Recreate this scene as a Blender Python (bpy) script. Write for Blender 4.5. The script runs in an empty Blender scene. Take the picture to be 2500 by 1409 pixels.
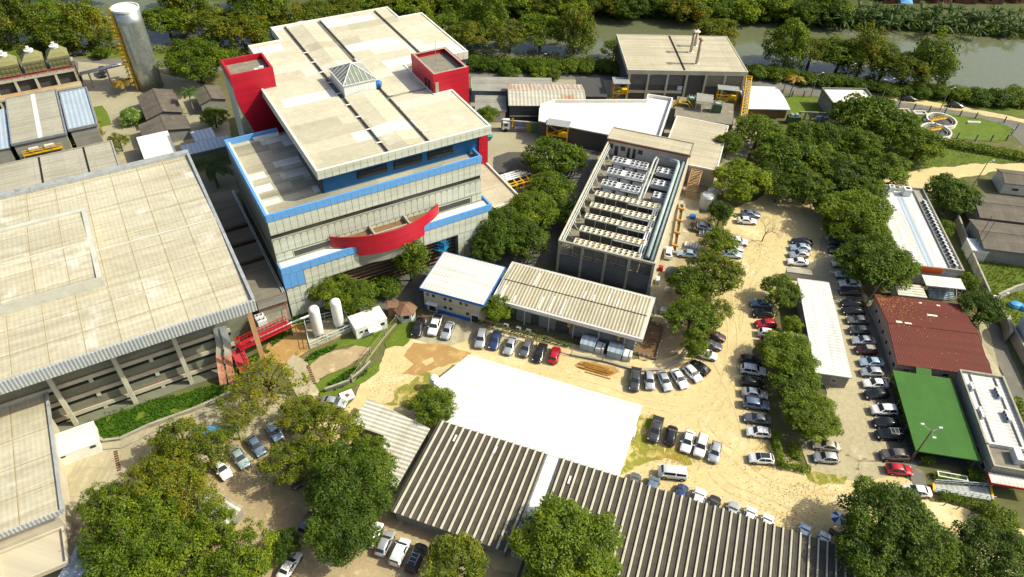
import bpy, math, random
from mathutils import Vector, Matrix, noise
random.seed(11)
SC = bpy.context.scene
COL = SC.collection
R_ = math.radians
# ---------------------------------------------------------------- camera model (measured from the photograph's vanishing points)
F_, CAMH, CX, CY = 1745.0, 95.0, 1250.0, 704.5
_d = Vector((1172 - 1250, 2615 - 704.5, F_)).normalized()
_up = -_d
_fw = Vector((0, 0, 1)); _fw = (_fw - _fw.dot(_up) * _up).normalized()
_rt = _fw.cross(_up)
RM = Matrix((_rt, _fw, _up))
def G(px, py, z=0.0):
    """ground survey: where the sight line through a photo pixel meets the level z"""
    r = RM @ Vector((px - CX, py - CY, F_))
    t = (z - CAMH) / r.z
    return (r.x * t, r.y * t)
def mpp(px, py, z=0.0):
    """metres per photo pixel at that place"""
    r = RM @ Vector((px - CX, py - CY, F_))
    return (z - CAMH) / r.z
cam = bpy.data.cameras.new('camera'); camo = bpy.data.objects.new('camera', cam); COL.objects.link(camo)
X, Y, Z = RM @ Vector((1, 0, 0)), RM @ Vector((0, -1, 0)), RM @ Vector((0, 0, -1))
camo.matrix_world = Matrix(((X.x, Y.x, Z.x, 0), (X.y, Y.y, Z.y, 0), (X.z, Y.z, Z.z, CAMH), (0, 0, 0, 1)))
cam.sensor_width = 36; cam.lens = 36 * F_ / 2500; cam.clip_start = 1; cam.clip_end = 4000
SC.camera = camo
# ---------------------------------------------------------------- light
W = bpy.data.worlds.new('World'); SC.world = W; W.use_nodes = True
nt = W.node_tree; bg = nt.nodes['Background']
sky = nt.nodes.new('ShaderNodeTexSky'); sky.sky_type = 'NISHITA'; sky.sun_disc = False
SUN_EL, SUN_AZ = 43.5, 2.5            # azimuth counted from +X towards +Y
sky.sun_elevation = R_(SUN_EL); sky.sun_rotation = R_(90 - SUN_AZ)
sky.dust_density = 4.0; sky.ozone_density = .4
nt.links.new(sky.outputs[0], bg.inputs[0]); bg.inputs[1].default_value = 0.145
sl = bpy.data.lights.new('sun', 'SUN'); so = bpy.data.objects.new('sun', sl); COL.objects.link(so)
sl.energy = 4.8; sl.angle = R_(0.5); sl.color = (1.0, 0.958, 0.75)
sd = Vector((math.cos(R_(SUN_EL)) * math.cos(R_(SUN_AZ)), math.cos(R_(SUN_EL)) * math.sin(R_(SUN_AZ)), math.sin(R_(SUN_EL))))
so.rotation_euler = sd.to_track_quat('Z', 'Y').to_euler(); so.location = (150, 100, 160)
SC.view_settings.view_transform = 'Standard'; SC.view_settings.look = 'None'
SC.view_settings.exposure = 0.2; SC.view_settings.gamma = 1
SC.cycles.max_bounces = 6; SC.cycles.diffuse_bounces = 2; SC.cycles.glossy_bounces = 2
SC.cycles.transmission_bounces = 2; SC.cycles.transparent_max_bounces = 4
SC.cycles.caustics_reflective = False; SC.cycles.caustics_refractive = False
SC.cycles.use_denoising = True
# ---------------------------------------------------------------- materials
MAT = {}
def mat(name, c1, c2=None, rough=.75, metal=0.0, ns=.35, grid=None, corr=None, wall=False, streak=0, spec=.4, bump=0, blot=None, coat=0, detail=6, patch=None):
    """procedural surface: two-tone noise, optional panel grid (w,h,line,colour,variation), optional corrugation (period, axis, dark)"""
    if name in MAT: return MAT[name]
    m = bpy.data.materials.new(name); m.use_nodes = True; MAT[name] = m
    t = m.node_tree; N = t.nodes; Lk = t.links.new; b = N['Principled BSDF']
    b.inputs['Roughness'].default_value = rough; b.inputs['Metallic'].default_value = metal
    b.inputs['Specular IOR Level'].default_value = spec
    if coat: b.inputs['Coat Weight'].default_value = coat; b.inputs['Coat Roughness'].default_value = .06
    c2 = c2 or tuple(x * .8 for x in c1)
    tc = N.new('ShaderNodeTexCoord'); vec = tc.outputs['Object']
    if wall:
        sp = N.new('ShaderNodeSeparateXYZ'); Lk(vec, sp.inputs[0])
        ad = N.new('ShaderNodeMath'); Lk(sp.outputs[0], ad.inputs[0]); Lk(sp.outputs[1], ad.inputs[1])
        cb = N.new('ShaderNodeCombineXYZ'); Lk(ad.outputs[0], cb.inputs[0]); Lk(sp.outputs[2], cb.inputs[1]); vec = cb.outputs[0]
    def mixc(fac, a, bb, typ='MIX'):
        mx = N.new('ShaderNodeMix'); mx.data_type = 'RGBA'; mx.blend_type = typ
        for s, v in ((mx.inputs[0], fac), (mx.inputs[6], a), (mx.inputs[7], bb)):
            if hasattr(v, 'is_output') or isinstance(v, bpy.types.NodeSocket): Lk(v, s)
            elif isinstance(v, (int, float)): s.default_value = v
            else: s.default_value = (*v, 1)
        return mx.outputs[2]
    def noi(scale, det=detail, v=None, stretch=None):
        n = N.new('ShaderNodeTexNoise'); n.inputs['Scale'].default_value = scale; n.inputs['Detail'].default_value = det; n.inputs['Roughness'].default_value = .62
        src = v or vec
        if stretch:
            mp = N.new('ShaderNodeMapping'); mp.inputs['Scale'].default_value = stretch; Lk(src, mp.inputs[0]); src = mp.outputs[0]
        Lk(src, n.inputs['Vector']); return n.outputs['Fac']
    def ramp(src, lo, hi):
        r = N.new('ShaderNodeMapRange'); r.inputs[1].default_value = lo; r.inputs[2].default_value = hi; Lk(src, r.inputs[0]); return r.outputs[0]
    col = mixc(ramp(noi(ns), .33, .67), c1, c2)
    fine = ramp(noi(ns * 14, 3), .25, .75)
    col = mixc(1.0, col, mixc(fine, (.86, .86, .86), (1.08, 1.08, 1.08)), 'MULTIPLY')
    if streak:
        st = ramp(noi(.6, 4, None, (1.6, .08, 1) if streak == 1 else (.08, 1.6, 1)), .4, .75)
        col = mixc(st, col, mixc(1.0, col, (.72, .68, .62), 'MULTIPLY'))
    if blot:
        col = mixc(ramp(noi(blot[0], 5), blot[1], blot[1] + .12), col, blot[2])
    if patch:
        w, h, pc, th = patch
        pb = N.new('ShaderNodeTexBrick'); pb.offset = .37; pb.squash = 1
        for k_, v_ in (('Scale', 1), ('Brick Width', w), ('Row Height', h), ('Mortar Size', 0), ('Bias', 0)): pb.inputs[k_].default_value = v_
        pb.inputs['Color1'].default_value = (0, 0, 0, 1); pb.inputs['Color2'].default_value = (1, 1, 1, 1); pb.inputs['Mortar'].default_value = (0, 0, 0, 1); Lk(vec, pb.inputs['Vector'])
        col = mixc(ramp(pb.outputs['Color'], th, th + .12), col, pc)
        col = mixc(ramp(pb.outputs['Color'], .22, .1), col, mixc(1.0, col, (.82, .82, .8), 'MULTIPLY'))
    hgt = None
    if grid:
        w, h, ln, lc, var = grid
        br = N.new('ShaderNodeTexBrick'); br.offset = 0; br.squash = 1
        br.inputs['Scale'].default_value = 1; br.inputs['Brick Width'].default_value = w; br.inputs['Row Height'].default_value = h
        br.inputs['Mortar Size'].default_value = ln; br.inputs['Mortar Smooth'].default_value = .1; br.inputs['Bias'].default_value = 0
        br.inputs['Color1'].default_value = (1 - var, 1 - var, 1 - var * 1.1, 1); br.inputs['Color2'].default_value = (1 + var * .4, 1 + var * .4, 1 + var * .5, 1)
        br.inputs['Mortar'].default_value = (1, 1, 1, 1); Lk(vec, br.inputs['Vector'])
        col = mixc(1.0, col, br.outputs['Color'], 'MULTIPLY')
        brk = ramp(noi(1.1, 3), .25, .5)
        mm = N.new('ShaderNodeMath'); mm.operation = 'MULTIPLY'; Lk(br.outputs['Fac'], mm.inputs[0]); Lk(brk, mm.inputs[1])
        col = mixc(mm.outputs[0], col, lc)
    if corr:
        per, ax, dk = corr
        wv = N.new('ShaderNodeTexWave'); wv.bands_direction = ax; wv.inputs['Scale'].default_value = 1 / per * (math.pi / 10) * 1.0
        wv.inputs['Distortion'].default_value = 0; Lk(tc.outputs['Object'], wv.inputs['Vector'])
        col = mixc(1.0, col, mixc(wv.outputs['Fac'], (dk, dk, dk), (1.05, 1.05, 1.05)), 'MULTIPLY'); hgt = wv.outputs['Fac']
    Lk(col, b.inputs['Base Color'])
    if bump or corr:
        bp = N.new('ShaderNodeBump'); bp.inputs['Strength'].default_value = bump or .35; bp.inputs['Distance'].default_value = .05
        Lk(hgt if hgt else noi(ns * 8, 5), bp.inputs['Height']); Lk(bp.outputs[0], b.inputs['Normal'])
    return m
def leafmat(name, cols, trans=.4):
    """foliage: every leaf island draws its own tone"""
    m = bpy.data.materials.new(name); m.use_nodes = True; MAT[name] = m
    t = m.node_tree; N = t.nodes; Lk = t.links.new
    for n in list(N):
        if n.type != 'OUTPUT_MATERIAL': N.remove(n)
    out = [n for n in N if n.type == 'OUTPUT_MATERIAL'][0]
    ge = N.new('ShaderNodeNewGeometry'); oi = N.new('ShaderNodeObjectInfo')
    tc = N.new('ShaderNodeTexCoord'); no = N.new('ShaderNodeTexNoise'); no.inputs['Scale'].default_value = 1.7; no.inputs['Detail'].default_value = 2
    Lk(tc.outputs['Object'], no.inputs['Vector'])
    a = N.new('ShaderNodeMath'); a.operation = 'MULTIPLY_ADD'; Lk(no.outputs['Fac'], a.inputs[0]); a.inputs[1].default_value = 1.5; a.inputs[2].default_value = -.62
    b = N.new('ShaderNodeMath'); b.operation = 'MULTIPLY_ADD'; Lk(ge.outputs['Random Per Island'], b.inputs[0]); b.inputs[1].default_value = .45; Lk(a.outputs[0], b.inputs[2])
    c = N.new('ShaderNodeMath'); c.operation = 'MULTIPLY_ADD'; Lk(oi.outputs['Random'], c.inputs[0]); c.inputs[1].default_value = .3; Lk(b.outputs[0], c.inputs[2])
    cr = N.new('ShaderNodeValToRGB'); el = cr.color_ramp.elements
    el[0].position = 0; el[0].color = (*cols[0], 1); el[1].position = 1; el[1].color = (*cols[-1], 1)
    for i, cc in enumerate(cols[1:-1]): e = el.new((i + 1) / (len(cols) - 1)); e.color = (*cc, 1)
    Lk(c.outputs[0], cr.inputs[0])
    d = N.new('ShaderNodeBsdfDiffuse'); tr = N.new('ShaderNodeBsdfTranslucent'); mx = N.new('ShaderNodeMixShader'); mx.inputs[0].default_value = trans
    Lk(cr.outputs[0], d.inputs[0]); Lk(cr.outputs[0], tr.inputs[0]); Lk(d.outputs[0], mx.inputs[1]); Lk(tr.outputs[0], mx.inputs[2])
    g = N.new('ShaderNodeBsdfGlossy'); g.inputs['Roughness'].default_value = .5; g.inputs['Color'].default_value = (.6, .65, .5, 1)
    m2 = N.new('ShaderNodeMixShader'); m2.inputs[0].default_value = .035; Lk(mx.outputs[0], m2.inputs[1]); Lk(g.outputs[0], m2.inputs[2])
    Lk(m2.outputs[0], out.inputs[0]); return m
def paint(name, c, metal=.0, rough=.32):
    return mat(name, c, tuple(x * .96 for x in c), rough=rough, metal=metal, ns=.8, coat=.7, spec=.5)
# ---------------------------------------------------------------- mesh builder and tagging
class MB:
    def __init__(s): s.v = []; s.f = []
    def add(s, vs, fs):
        o = len(s.v); s.v += [tuple(v) for v in vs]; s.f += [tuple(i + o for i in q) for q in fs]; return s
    def box(s, x0, y0, z0, x1, y1, z1):
        if x0 > x1: x0, x1 = x1, x0
        if y0 > y1: y0, y1 = y1, y0
        return s.add([(x0, y0, z0), (x1, y0, z0), (x1, y1, z0), (x0, y1, z0), (x0, y0, z1), (x1, y0, z1), (x1, y1, z1), (x0, y1, z1)],
                     [(3, 2, 1, 0), (4, 5, 6, 7), (0, 1, 5, 4), (1, 2, 6, 5), (2, 3, 7, 6), (3, 0, 4, 7)])
    def prism(s, poly, z0, z1, bottom=True):
        n = len(poly); a = sum(poly[i][0] * poly[(i + 1) % n][1] - poly[(i + 1) % n][0] * poly[i][1] for i in range(n))
        if a < 0: poly = poly[::-1]
        zt = z1 if isinstance(z1, (list, tuple)) else [z1] * n
        if a < 0 and isinstance(z1, (list, tuple)): zt = zt[::-1]
        vs = [(p[0], p[1], z0) for p in poly] + [(p[0], p[1], zt[i]) for i, p in enumerate(poly)]
        fs = [tuple(range(n, 2 * n))] + [(i, (i + 1) % n, n + (i + 1) % n, n + i) for i in range(n)]
        if bottom: fs.append(tuple(range(n - 1, -1, -1)))
        return s.add(vs, fs)
    def poly(s, pts): return s.add(pts, [tuple(range(len(pts)))])
    def tube(s, pts, r, n=8, cap=True):
        pts = [Vector(p) for p in pts]; k = len(pts); rs = r if isinstance(r, (list, tuple)) else [r] * k
        vs = []; fs = []
        for i, p in enumerate(pts):
            d = (pts[min(i + 1, k - 1)] - pts[max(i - 1, 0)]).normalized()
            a = d.cross(Vector((0, 0, 1)) if abs(d.z) < .95 else Vector((1, 0, 0))).normalized(); b = d.cross(a)
            for j in range(n):
                t = 2 * math.pi * (j + .5) / n; vs.append(p + (a * math.cos(t) + b * math.sin(t)) * rs[i])
        for i in range(k - 1):
            for j in range(n): fs.append((i * n + j, i * n + (j + 1) % n, (i + 1) * n + (j + 1) % n, (i + 1) * n + j))
        if cap: fs += [tuple(range(n - 1, -1, -1)), tuple(range((k - 1) * n, k * n))]
        return s.add(vs, fs)
    def bar(s, p, q, w): return s.tube([p, q], w * .7071, 4)
    def cyl(s, x, y, z0, z1, r0, r1=None, n=16, cap=True): return s.tube([(x, y, z0), (x, y, z1)], [r0, r0 if r1 is None else r1], n, cap)
    def lathe(s, x, y, prof, n=20):
        return s.tube([(x, y, z) for r, z in prof], [r for r, z in prof], n)
    def ring(s, x, y, z0, z1, r, w, n=32):
        vs = []; fs = []
        for j in range(n):
            c, q = math.cos(2 * math.pi * j / n), math.sin(2 * math.pi * j / n)
            vs += [(x + c * r, y + q * r, z0), (x + c * r, y + q * r, z1), (x + c * (r - w), y + q * (r - w), z1), (x + c * (r - w), y + q * (r - w), z0)]
        for j in range(n):
            a, b = 4 * j, 4 * ((j + 1) % n)
            for e in range(4): fs.append((a + e, b + e, b + (e + 1) % 4, a + (e + 1) % 4))
        return s.add(vs, fs)
    def rim(s, poly, z0, z1, w):
        """parapet: an open ring of thickness w (inwards) following a counter-clockwise polygon"""
        n = len(poly); a = sum(poly[i][0] * poly[(i + 1) % n][1] - poly[(i + 1) % n][0] * poly[i][1] for i in range(n))
        if a < 0: poly = poly[::-1]
        inn = inset(poly, w); vs = []; fs = []
        for p, q in zip(poly, inn): vs += [(p[0], p[1], z0), (p[0], p[1], z1), (q[0], q[1], z1), (q[0], q[1], z0)]
        for j in range(n):
            a, b = 4 * j, 4 * ((j + 1) % n)
            for e in range(4): fs.append((a + e, b + e, b + (e + 1) % 4, a + (e + 1) % 4))
        return s.add(vs, fs)
    def mesh(s, name, smooth=False):
        m = bpy.data.meshes.new(name); m.from_pydata(s.v, [], s.f); m.update()
        if smooth: m.polygons.foreach_set('use_smooth', [True] * len(m.polygons))
        return m
    def build(s, name, material, parent=None, loc=None, rz=0, smooth=False, label=None):
        m = s.mesh(name, smooth); m.materials.append(material)
        o = bpy.data.objects.new(name, m); COL.objects.link(o)
        if parent: o.parent = parent
        if loc: o.location = loc
        if rz: o.rotation_euler = (0, 0, rz)
        if label: o['label'] = label
        return o
def inset(poly, w):
    n = len(poly); out = []
    for i in range(n):
        a, b, c = Vector(poly[i - 1][:2]), Vector(poly[i][:2]), Vector(poly[(i + 1) % n][:2])
        d1, d2 = (b - a).normalized(), (c - b).normalized(); n1, n2 = Vector((-d1.y, d1.x)), Vector((-d2.y, d2.x))
        k = n1 + n2; q = max(.25, 1 + n1.dot(n2)); out.append(tuple(b + k * (w / q)))
    return out
def tag(o, label, cat, group=None, kind=None):
    if kind: o['kind'] = kind
    if label: o['label'] = label
    if cat: o['category'] = cat
    if group: o['group'] = group
    return o
def thing(name, label, cat, loc=(0, 0, 0), rz=0, group=None):
    o = bpy.data.objects.new(name, None); COL.objects.link(o); o.empty_display_size = .5
    o.location = loc if len(loc) == 3 else (loc[0], loc[1], 0); o.rotation_euler = (0, 0, rz)
    return tag(o, label, cat, group)
def copy_tree(o, parent=None):
    c = o.copy(); COL.objects.link(c)
    if parent: c.parent = parent
    for ch in list(KIDS.get(o.name, o.children)): copy_tree(ch, c)
    return c
KIDS = {}
class Bld:
    """a building's own frame: x along its front edge a->b (photo pixels surveyed at level z), y to the back"""
    def __init__(s, name, label, cat, fl, fr, br, bl, z, group=None, theta=None):
        P = [Vector(G(*p, z)) for p in (fl, fr, br, bl)]
        d = (P[1] - P[0]).normalized() + (P[2] - P[3]).normalized(); e = (P[3] - P[0]).normalized() + (P[2] - P[1]).normalized()
        e2 = Vector((e.y, -e.x)); dd = d + e2 if (d.length and e2.dot(d) > 0) else d
        s.th = math.atan2(dd.y, dd.x) if theta is None else R_(theta)
        s.c, s.s = math.cos(s.th), math.sin(s.th)
        ctr = sum(P, Vector((0, 0))) / 4
        q = [s.rot(p - ctr) for p in P]
        s.w = (q[1][0] - q[0][0] + q[2][0] - q[3][0]) / 2; s.d = (q[3][1] - q[0][1] + q[2][1] - q[1][1]) / 2
        s.o = ctr - Vector((s.c * s.w / 2 - s.s * s.d / 2, s.s * s.w / 2 + s.c * s.d / 2))
        s.z = z; s.root = thing(name, label, cat, (s.o.x, s.o.y, 0), s.th, group)
    def rot(s, v): return (v.x * s.c + v.y * s.s, -v.x * s.s + v.y * s.c)
    def L(s, px, py, z): return s.rot(Vector(G(px, py, z)) - s.o)
    def P(s, x, y): return (s.o.x + x * s.c - y * s.s, s.o.y + x * s.s + y * s.c)
    def part(s, name, mb, m, **k): return mb.build(name, m, s.root, **k)
    def window(s, face, u, w, z0, h, frame=None, glass=None, off=0.0, name='window', pane='pane'):
        """face: f front, b back, l left, r right; u along the face from its left end in local axes"""
        fm = frame or MAT['white_frame']; gm = glass or MAT['dark_glass']; t = .06
        a, b = MB(), MB()
        def bx(m, u0, u1, z0, z1, d0, d1):
            if face == 'f': m.box(u0, off - d1, z0, u1, off - d0, z1)
            elif face == 'b': m.box(u0, s.d - off + d0, z0, u1, s.d - off + d1, z1)
            elif face == 'l': m.box(off - d1, u0, z0, off - d0, u1, z1)
            else: m.box(s.w - off + d0, u0, z0, s.w - off + d1, u1, z1)
        bx(a, u, u + t, z0, z0 + h, .002, .06); bx(a, u + w - t, u + w, z0, z0 + h, .002, .06)
        bx(a, u + t, u + w - t, z0, z0 + t, .002, .06); bx(a, u + t, u + w - t, z0 + h - t, z0 + h, .002, .06)
        if w > 1.6: bx(a, u + w / 2 - t / 2, u + w / 2 + t / 2, z0 + t, z0 + h - t, .002, .05)
        o = a.build(name, fm, s.root); bx(b, u + t * .5, u + w - t * .5, z0 + t * .5, z0 + h - t * .5, .003, .025); b.build(pane, gm, o); return o
# ---------------------------------------------------------------- shared materials
mat('white_frame', (.75, .76, .74), rough=.5)
mat('dark_glass', (.02, .026, .03), (.035, .042, .045), rough=.12, spec=.6)
mat('black_gap', (.012, .012, .012), rough=.9)
mat('dark_steel', (.07, .075, .08), (.1, .1, .1), rough=.5, metal=.4)
mat('galv', (.5, .53, .55), (.38, .41, .44), rough=.38, metal=.6, ns=.8)
mat('white_paint', (.78, .78, .75), (.68, .68, .64), rough=.5, ns=.6)
mat('white_roof', (.72, .72, .70), (.63, .63, .61), rough=.6, ns=.12, corr=(.6, 'X', .8), bump=.15, streak=2)
mat('white_roof_y', (.72, .72, .71), (.63, .64, .63), rough=.6, ns=.12, corr=(.75, 'Y', .8), bump=.15, streak=1, blot=(.3, .6, (.6, .6, .57)))
mat('membrane', (.70, .70, .69), (.655, .655, .64), rough=.7, ns=.09, grid=(200, 2.9, .07, (.50, .46, .38), .03), blot=(.14, .6, (.62, .60, .54)))
mat('concrete', (.42, .4, .33), (.3, .29, .24), rough=.85, ns=.5, streak=2, bump=.1)
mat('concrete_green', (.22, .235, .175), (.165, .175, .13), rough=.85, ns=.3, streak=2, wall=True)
mat('concrete_beam', (.50, .49, .38), (.4, .39, .3), rough=.85, ns=.4, wall=True)
mat('dark_concrete', (.16, .155, .135), (.1, .1, .09), rough=.9, ns=.4, streak=1)
mat('beige_roof', (.53, .48, .35), (.46, .42, .31), rough=.8, ns=.12, grid=(2.9, 200, .03, (.35, .31, .22), .08), corr=(.36, 'Y', .9), streak=2, blot=(.25, .63, (.52, .46, .36)))
mat('beige_wall', (.58, .52, .40), (.48, .44, .34), rough=.85, ns=.4, wall=True, streak=2)
mat('white_wall', (.72, .71, .67), (.6, .6, .56), rough=.8, ns=.4, wall=True, streak=2)
mat('grey_wall', (.3, .3, .28), (.22, .22, .2), rough=.85, ns=.4, wall=True, streak=2)
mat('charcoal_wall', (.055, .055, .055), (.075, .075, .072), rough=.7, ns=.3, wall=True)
mat('red_paint', (.50, .007, .028), (.42, .009, .026), rough=.5, ns=.3, wall=True, grid=(1.3, 60, .022, (.33, .004, .018), .05), streak=2)
mat('blue_panel', (.10, .30, .66), (.13, .35, .70), rough=.5, ns=2.0, wall=True)
mat('blue_wall', (.012, .10, .26), (.016, .13, .32), rough=.6, ns=.5, wall=True)
mat('blue_trim', (.01, .14, .5), rough=.5)
mat('yellow_steel', (.8, .48, .01), (.65, .38, .01), rough=.5, ns=1.5)
mat('red_steel', (.42, .008, .022), (.33, .014, .022), rough=.5, ns=1.5)
mat('rust_steel', (.36, .11, .05), (.5, .3, .2), rough=.8, ns=1.2)
mat('teal_pipe', (.30, .41, .38), (.42, .51, .48), rough=.5, ns=.6)
mat('pipe_grey', (.42, .45, .44), (.55, .58, .56), rough=.45, metal=.3, ns=.9)
mat('timber', (.22, .13, .06), (.15, .09, .04), rough=.9, ns=1.2)
mat('bark', (.12, .085, .055), (.07, .05, .035), rough=.95, ns=2.5, bump=.5)
mat('bark_pale', (.28, .24, .18), (.18, .15, .11), rough=.95, ns=2.5)
mat('rubber', (.02, .02, .02), rough=.85)
mat('alloy', (.32, .33, .34), rough=.35, metal=.7)
mat('chrome_black', (.03, .03, .032), rough=.4)
mat('lamp_glass', (.75, .77, .78), rough=.15, spec=.6)
mat('tail_red', (.45, .01, .012), rough=.25)
mat('green_roof', (.026, .115, .007), (.034, .135, .009), rough=.75, ns=.3, grid=(1.9, 3.6, .04, (.03, .13, .012), .06), corr=(.25, 'X', .9))
mat('tile_roof', (.15, .024, .012), (.13, .022, .012), rough=.8, ns=.25, corr=(.28, 'X', .72), streak=2, bump=.6)
mat('clay_tile', (.27, .14, .08), (.19, .115, .07), rough=.85, ns=1.2, corr=(.25, 'X', .7), bump=.5)
mat('grey_beige_roof', (.44, .42, .34), (.37, .355, .29), rough=.8, ns=.12, grid=(2.9, 200, .03, (.28, .26, .2), .08), corr=(.36, 'Y', .92), streak=2)
mat('old_grey_roof', (.175, .15, .12), (.12, .105, .085), rough=.9, ns=.3, corr=(.3, 'X', .85), streak=2, grid=(1.1, 2.4, .03, (.08, .07, .06), .14))
mat('pale_grey_roof', (.34, .33, .29), (.25, .245, .215), rough=.9, ns=.3, corr=(.3, 'X', .88), streak=2)
mat('blue_grey_roof', (.42, .50, .58), (.36, .44, .52), rough=.5, ns=.3, corr=(1.0, 'X', .8), bump=.6)
# ---------------------------------------------------------------- ground sheets
mat('earth', (.135, .12, .05), (.085, .1, .03), rough=1, ns=.06, blot=(.3, .55, (.19, .15, .075)))
mat('sand', (.585, .48, .255), (.53, .42, .205), rough=1, ns=.06, blot=(.11, .55, (.65, .555, .335)), bump=.2)
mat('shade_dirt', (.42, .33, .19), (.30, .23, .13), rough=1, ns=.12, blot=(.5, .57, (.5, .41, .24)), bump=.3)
mat('mud', (.40, .25, .09), (.34, .2, .07), rough=.95, ns=.3, blot=(.4, .55, (.48, .33, .13)))
mat('paving', (.46, .40, .25), (.36, .31, .19), rough=.95, ns=.1, grid=(.45, .45, .03, (.36, .31, .2), .1), blot=(.2, .57, (.5, .43, .29)))
mat('yard_concrete', (.47, .42, .28), (.37, .335, .225), rough=.95, ns=.09, grid=(5, 5, .03, (.28, .25, .18), .07), blot=(.3, .58, (.53, .46, .3)), streak=1)
mat('asphalt', (.17, .16, .135), (.13, .125, .105), rough=.95, ns=.15, blot=(.25, .58, (.22, .205, .165)))
mat('pale_asphalt', (.36, .325, .215), (.29, .265, .18), rough=.95, ns=.12, blot=(.25, .58, (.41, .37, .25)))
mat('dark_asphalt', (.085, .082, .072), (.07, .068, .06), rough=.95, ns=.3)
mat('lawn', (.115, .17, .012), (.085, .135, .010), rough=1, ns=.35, blot=(.6, .6, (.2, .19, .03)))
mat('lawn_dry', (.25, .24, .04), (.17, .19, .022), rough=1, ns=.5, blot=(.7, .5, (.48, .38, .15)))
mat('rough_grass', (.12, .16, .015), (.07, .11, .012), rough=1, ns=.3, blot=(.5, .6, (.2, .17, .05)))
m = mat('water', (.118, .135, .072), (.13, .14, .075), rough=.07, ns=.05, spec=.5)
_b = m.node_tree.nodes['Principled BSDF']
_n = m.node_tree.nodes.new('ShaderNodeTexNoise'); _n.inputs['Scale'].default_value = 1.6; _n.inputs['Detail'].default_value = 3
_t = m.node_tree.nodes.new('ShaderNodeTexCoord'); _p = m.node_tree.nodes.new('ShaderNodeBump'); _p.inputs['Strength'].default_value = .05; _p.inputs['Distance'].default_value = .1
m.node_tree.links.new(_t.outputs['Object'], _n.inputs['Vector']); m.node_tree.links.new(_n.outputs['Fac'], _p.inputs['Height']); m.node_tree.links.new(_p.outputs[0], _b.inputs['Normal'])
def rough_edge(pts, step=1.2, amp=.45, seed=0):
    out = []; n = len(pts)
    for i in range(n):
        a, b = Vector(pts[i]), Vector(pts[(i + 1) % n]); L = (b - a).length; k = max(1, int(L / step)); nv = Vector((-(b - a).y, (b - a).x)).normalized() if L else Vector((0, 0))
        for j in range(k):
            p = a.lerp(b, j / k); q = noise.noise(Vector((p.x * .35, p.y * .35, seed))) * amp * 1.6 + noise.noise(Vector((p.x * 1.3, p.y * 1.3, seed + 5))) * amp * .8
            out.append(tuple(p + nv * q))
    return out
SHEETN = [0]
def sheet(name, px, level, material, amp=0, kind='structure', label=None):
    pts = [G(*p, 0) for p in px]
    if amp: pts = rough_edge(pts, 1.0, amp, level)
    from mathutils.geometry import tessellate_polygon
    SHEETN[0] += 1; z = .012 * level + SHEETN[0] * .00013; tri = tessellate_polygon([[Vector((p[0], p[1], 0)) for p in pts]])
    mb = MB(); mb.v = [(p[0], p[1], z) for p in pts]
    for t in tri:
        a, b, c = (Vector(pts[i]) for i in t)
        mb.f.append(t if (b - a).cross(c - a) > 0 else (t[0], t[2], t[1]))
    o = mb.build(name, material); o['kind'] = kind
    return o
gb = MB(); gb.poly([(-1500, -600, 0), (1500, -600, 0), (1500, 2000, 0), (-1500, 2000, 0)])
gb.build('ground', MAT['earth'])['kind'] = 'structure'
sheet('river_water', [(-260, 92), (100, 108), (260, 118), (650, 135), (1050, 138), (1250, 150), (1500, 150), (1850, 168), (2100, 208), (2330, 222), (2700, 262),
                      (2700, 118), (2500, 97), (2300, 90), (2120, 75), (1900, 57), (1700, 46), (1400, 38), (1000, 24), (600, 8), (200, -5), (-260, -25)], 1, MAT['water'], .9)
sheet('grass_bank', [(-260, 92), (100, 108), (260, 118), (650, 135), (1050, 138), (1250, 150), (1500, 150), (1850, 168), (2100, 208), (2330, 222), (2700, 262), (2700, 320), (2330, 258), (2080, 225), (1830, 186), (1500, 178), (1050, 168), (200, 150), (-260, 140)], 2, MAT['rough_grass'], .7)
sheet('asphalt_road', [(-200, 158), (190, 142), (330, 144), (700, 152), (1150, 165), (1500, 172), (1830, 188), (2050, 212), (2250, 250), (2430, 276), (2540, 300), (2700, 360), (2700, 450), (2500, 360), (2460, 318), (2380, 298), (2230, 272), (2040, 242), (1830, 216), (1500, 196), (1150, 190), (700, 178), (330, 168), (190, 172), (-200, 185)], 3, MAT['asphalt'], .1)
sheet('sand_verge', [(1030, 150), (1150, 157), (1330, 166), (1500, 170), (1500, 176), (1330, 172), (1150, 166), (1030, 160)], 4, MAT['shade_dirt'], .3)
sheet('sand_verge', [(2050, 212), (2210, 238), (2390, 268), (2520, 296), (2540, 308), (2380, 277), (2230, 254), (2050, 222)], 4, MAT['sand'], .3)
sheet('works_yard', [(190, 150), (335, 165), (480, 200), (560, 300), (585, 470), (430, 520), (200, 480), (120, 330), (195, 240)], 4, MAT['pale_asphalt'], .2)
sheet('service_yard', [(1150, 190), (1500, 196), (1830, 216), (1860, 300), (1790, 470), (1690, 470), (1640, 640), (1360, 640), (1240, 600), (1150, 480)], 4, MAT['pale_asphalt'], .2)
sheet('asphalt_patch', [(1203, 405), (1204, 385), (1240, 372), (1300, 372), (1340, 470), (1230, 480), (1208, 430)], 5, MAT['dark_asphalt'], .2)
sheet('dark_yard', [(1180, 470), (1400, 400), (1470, 360), (1420, 470), (1360, 640), (1240, 660), (1000, 760), (700, 760), (690, 640), (1150, 520)], 6, MAT['dark_concrete'], .3)
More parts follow.
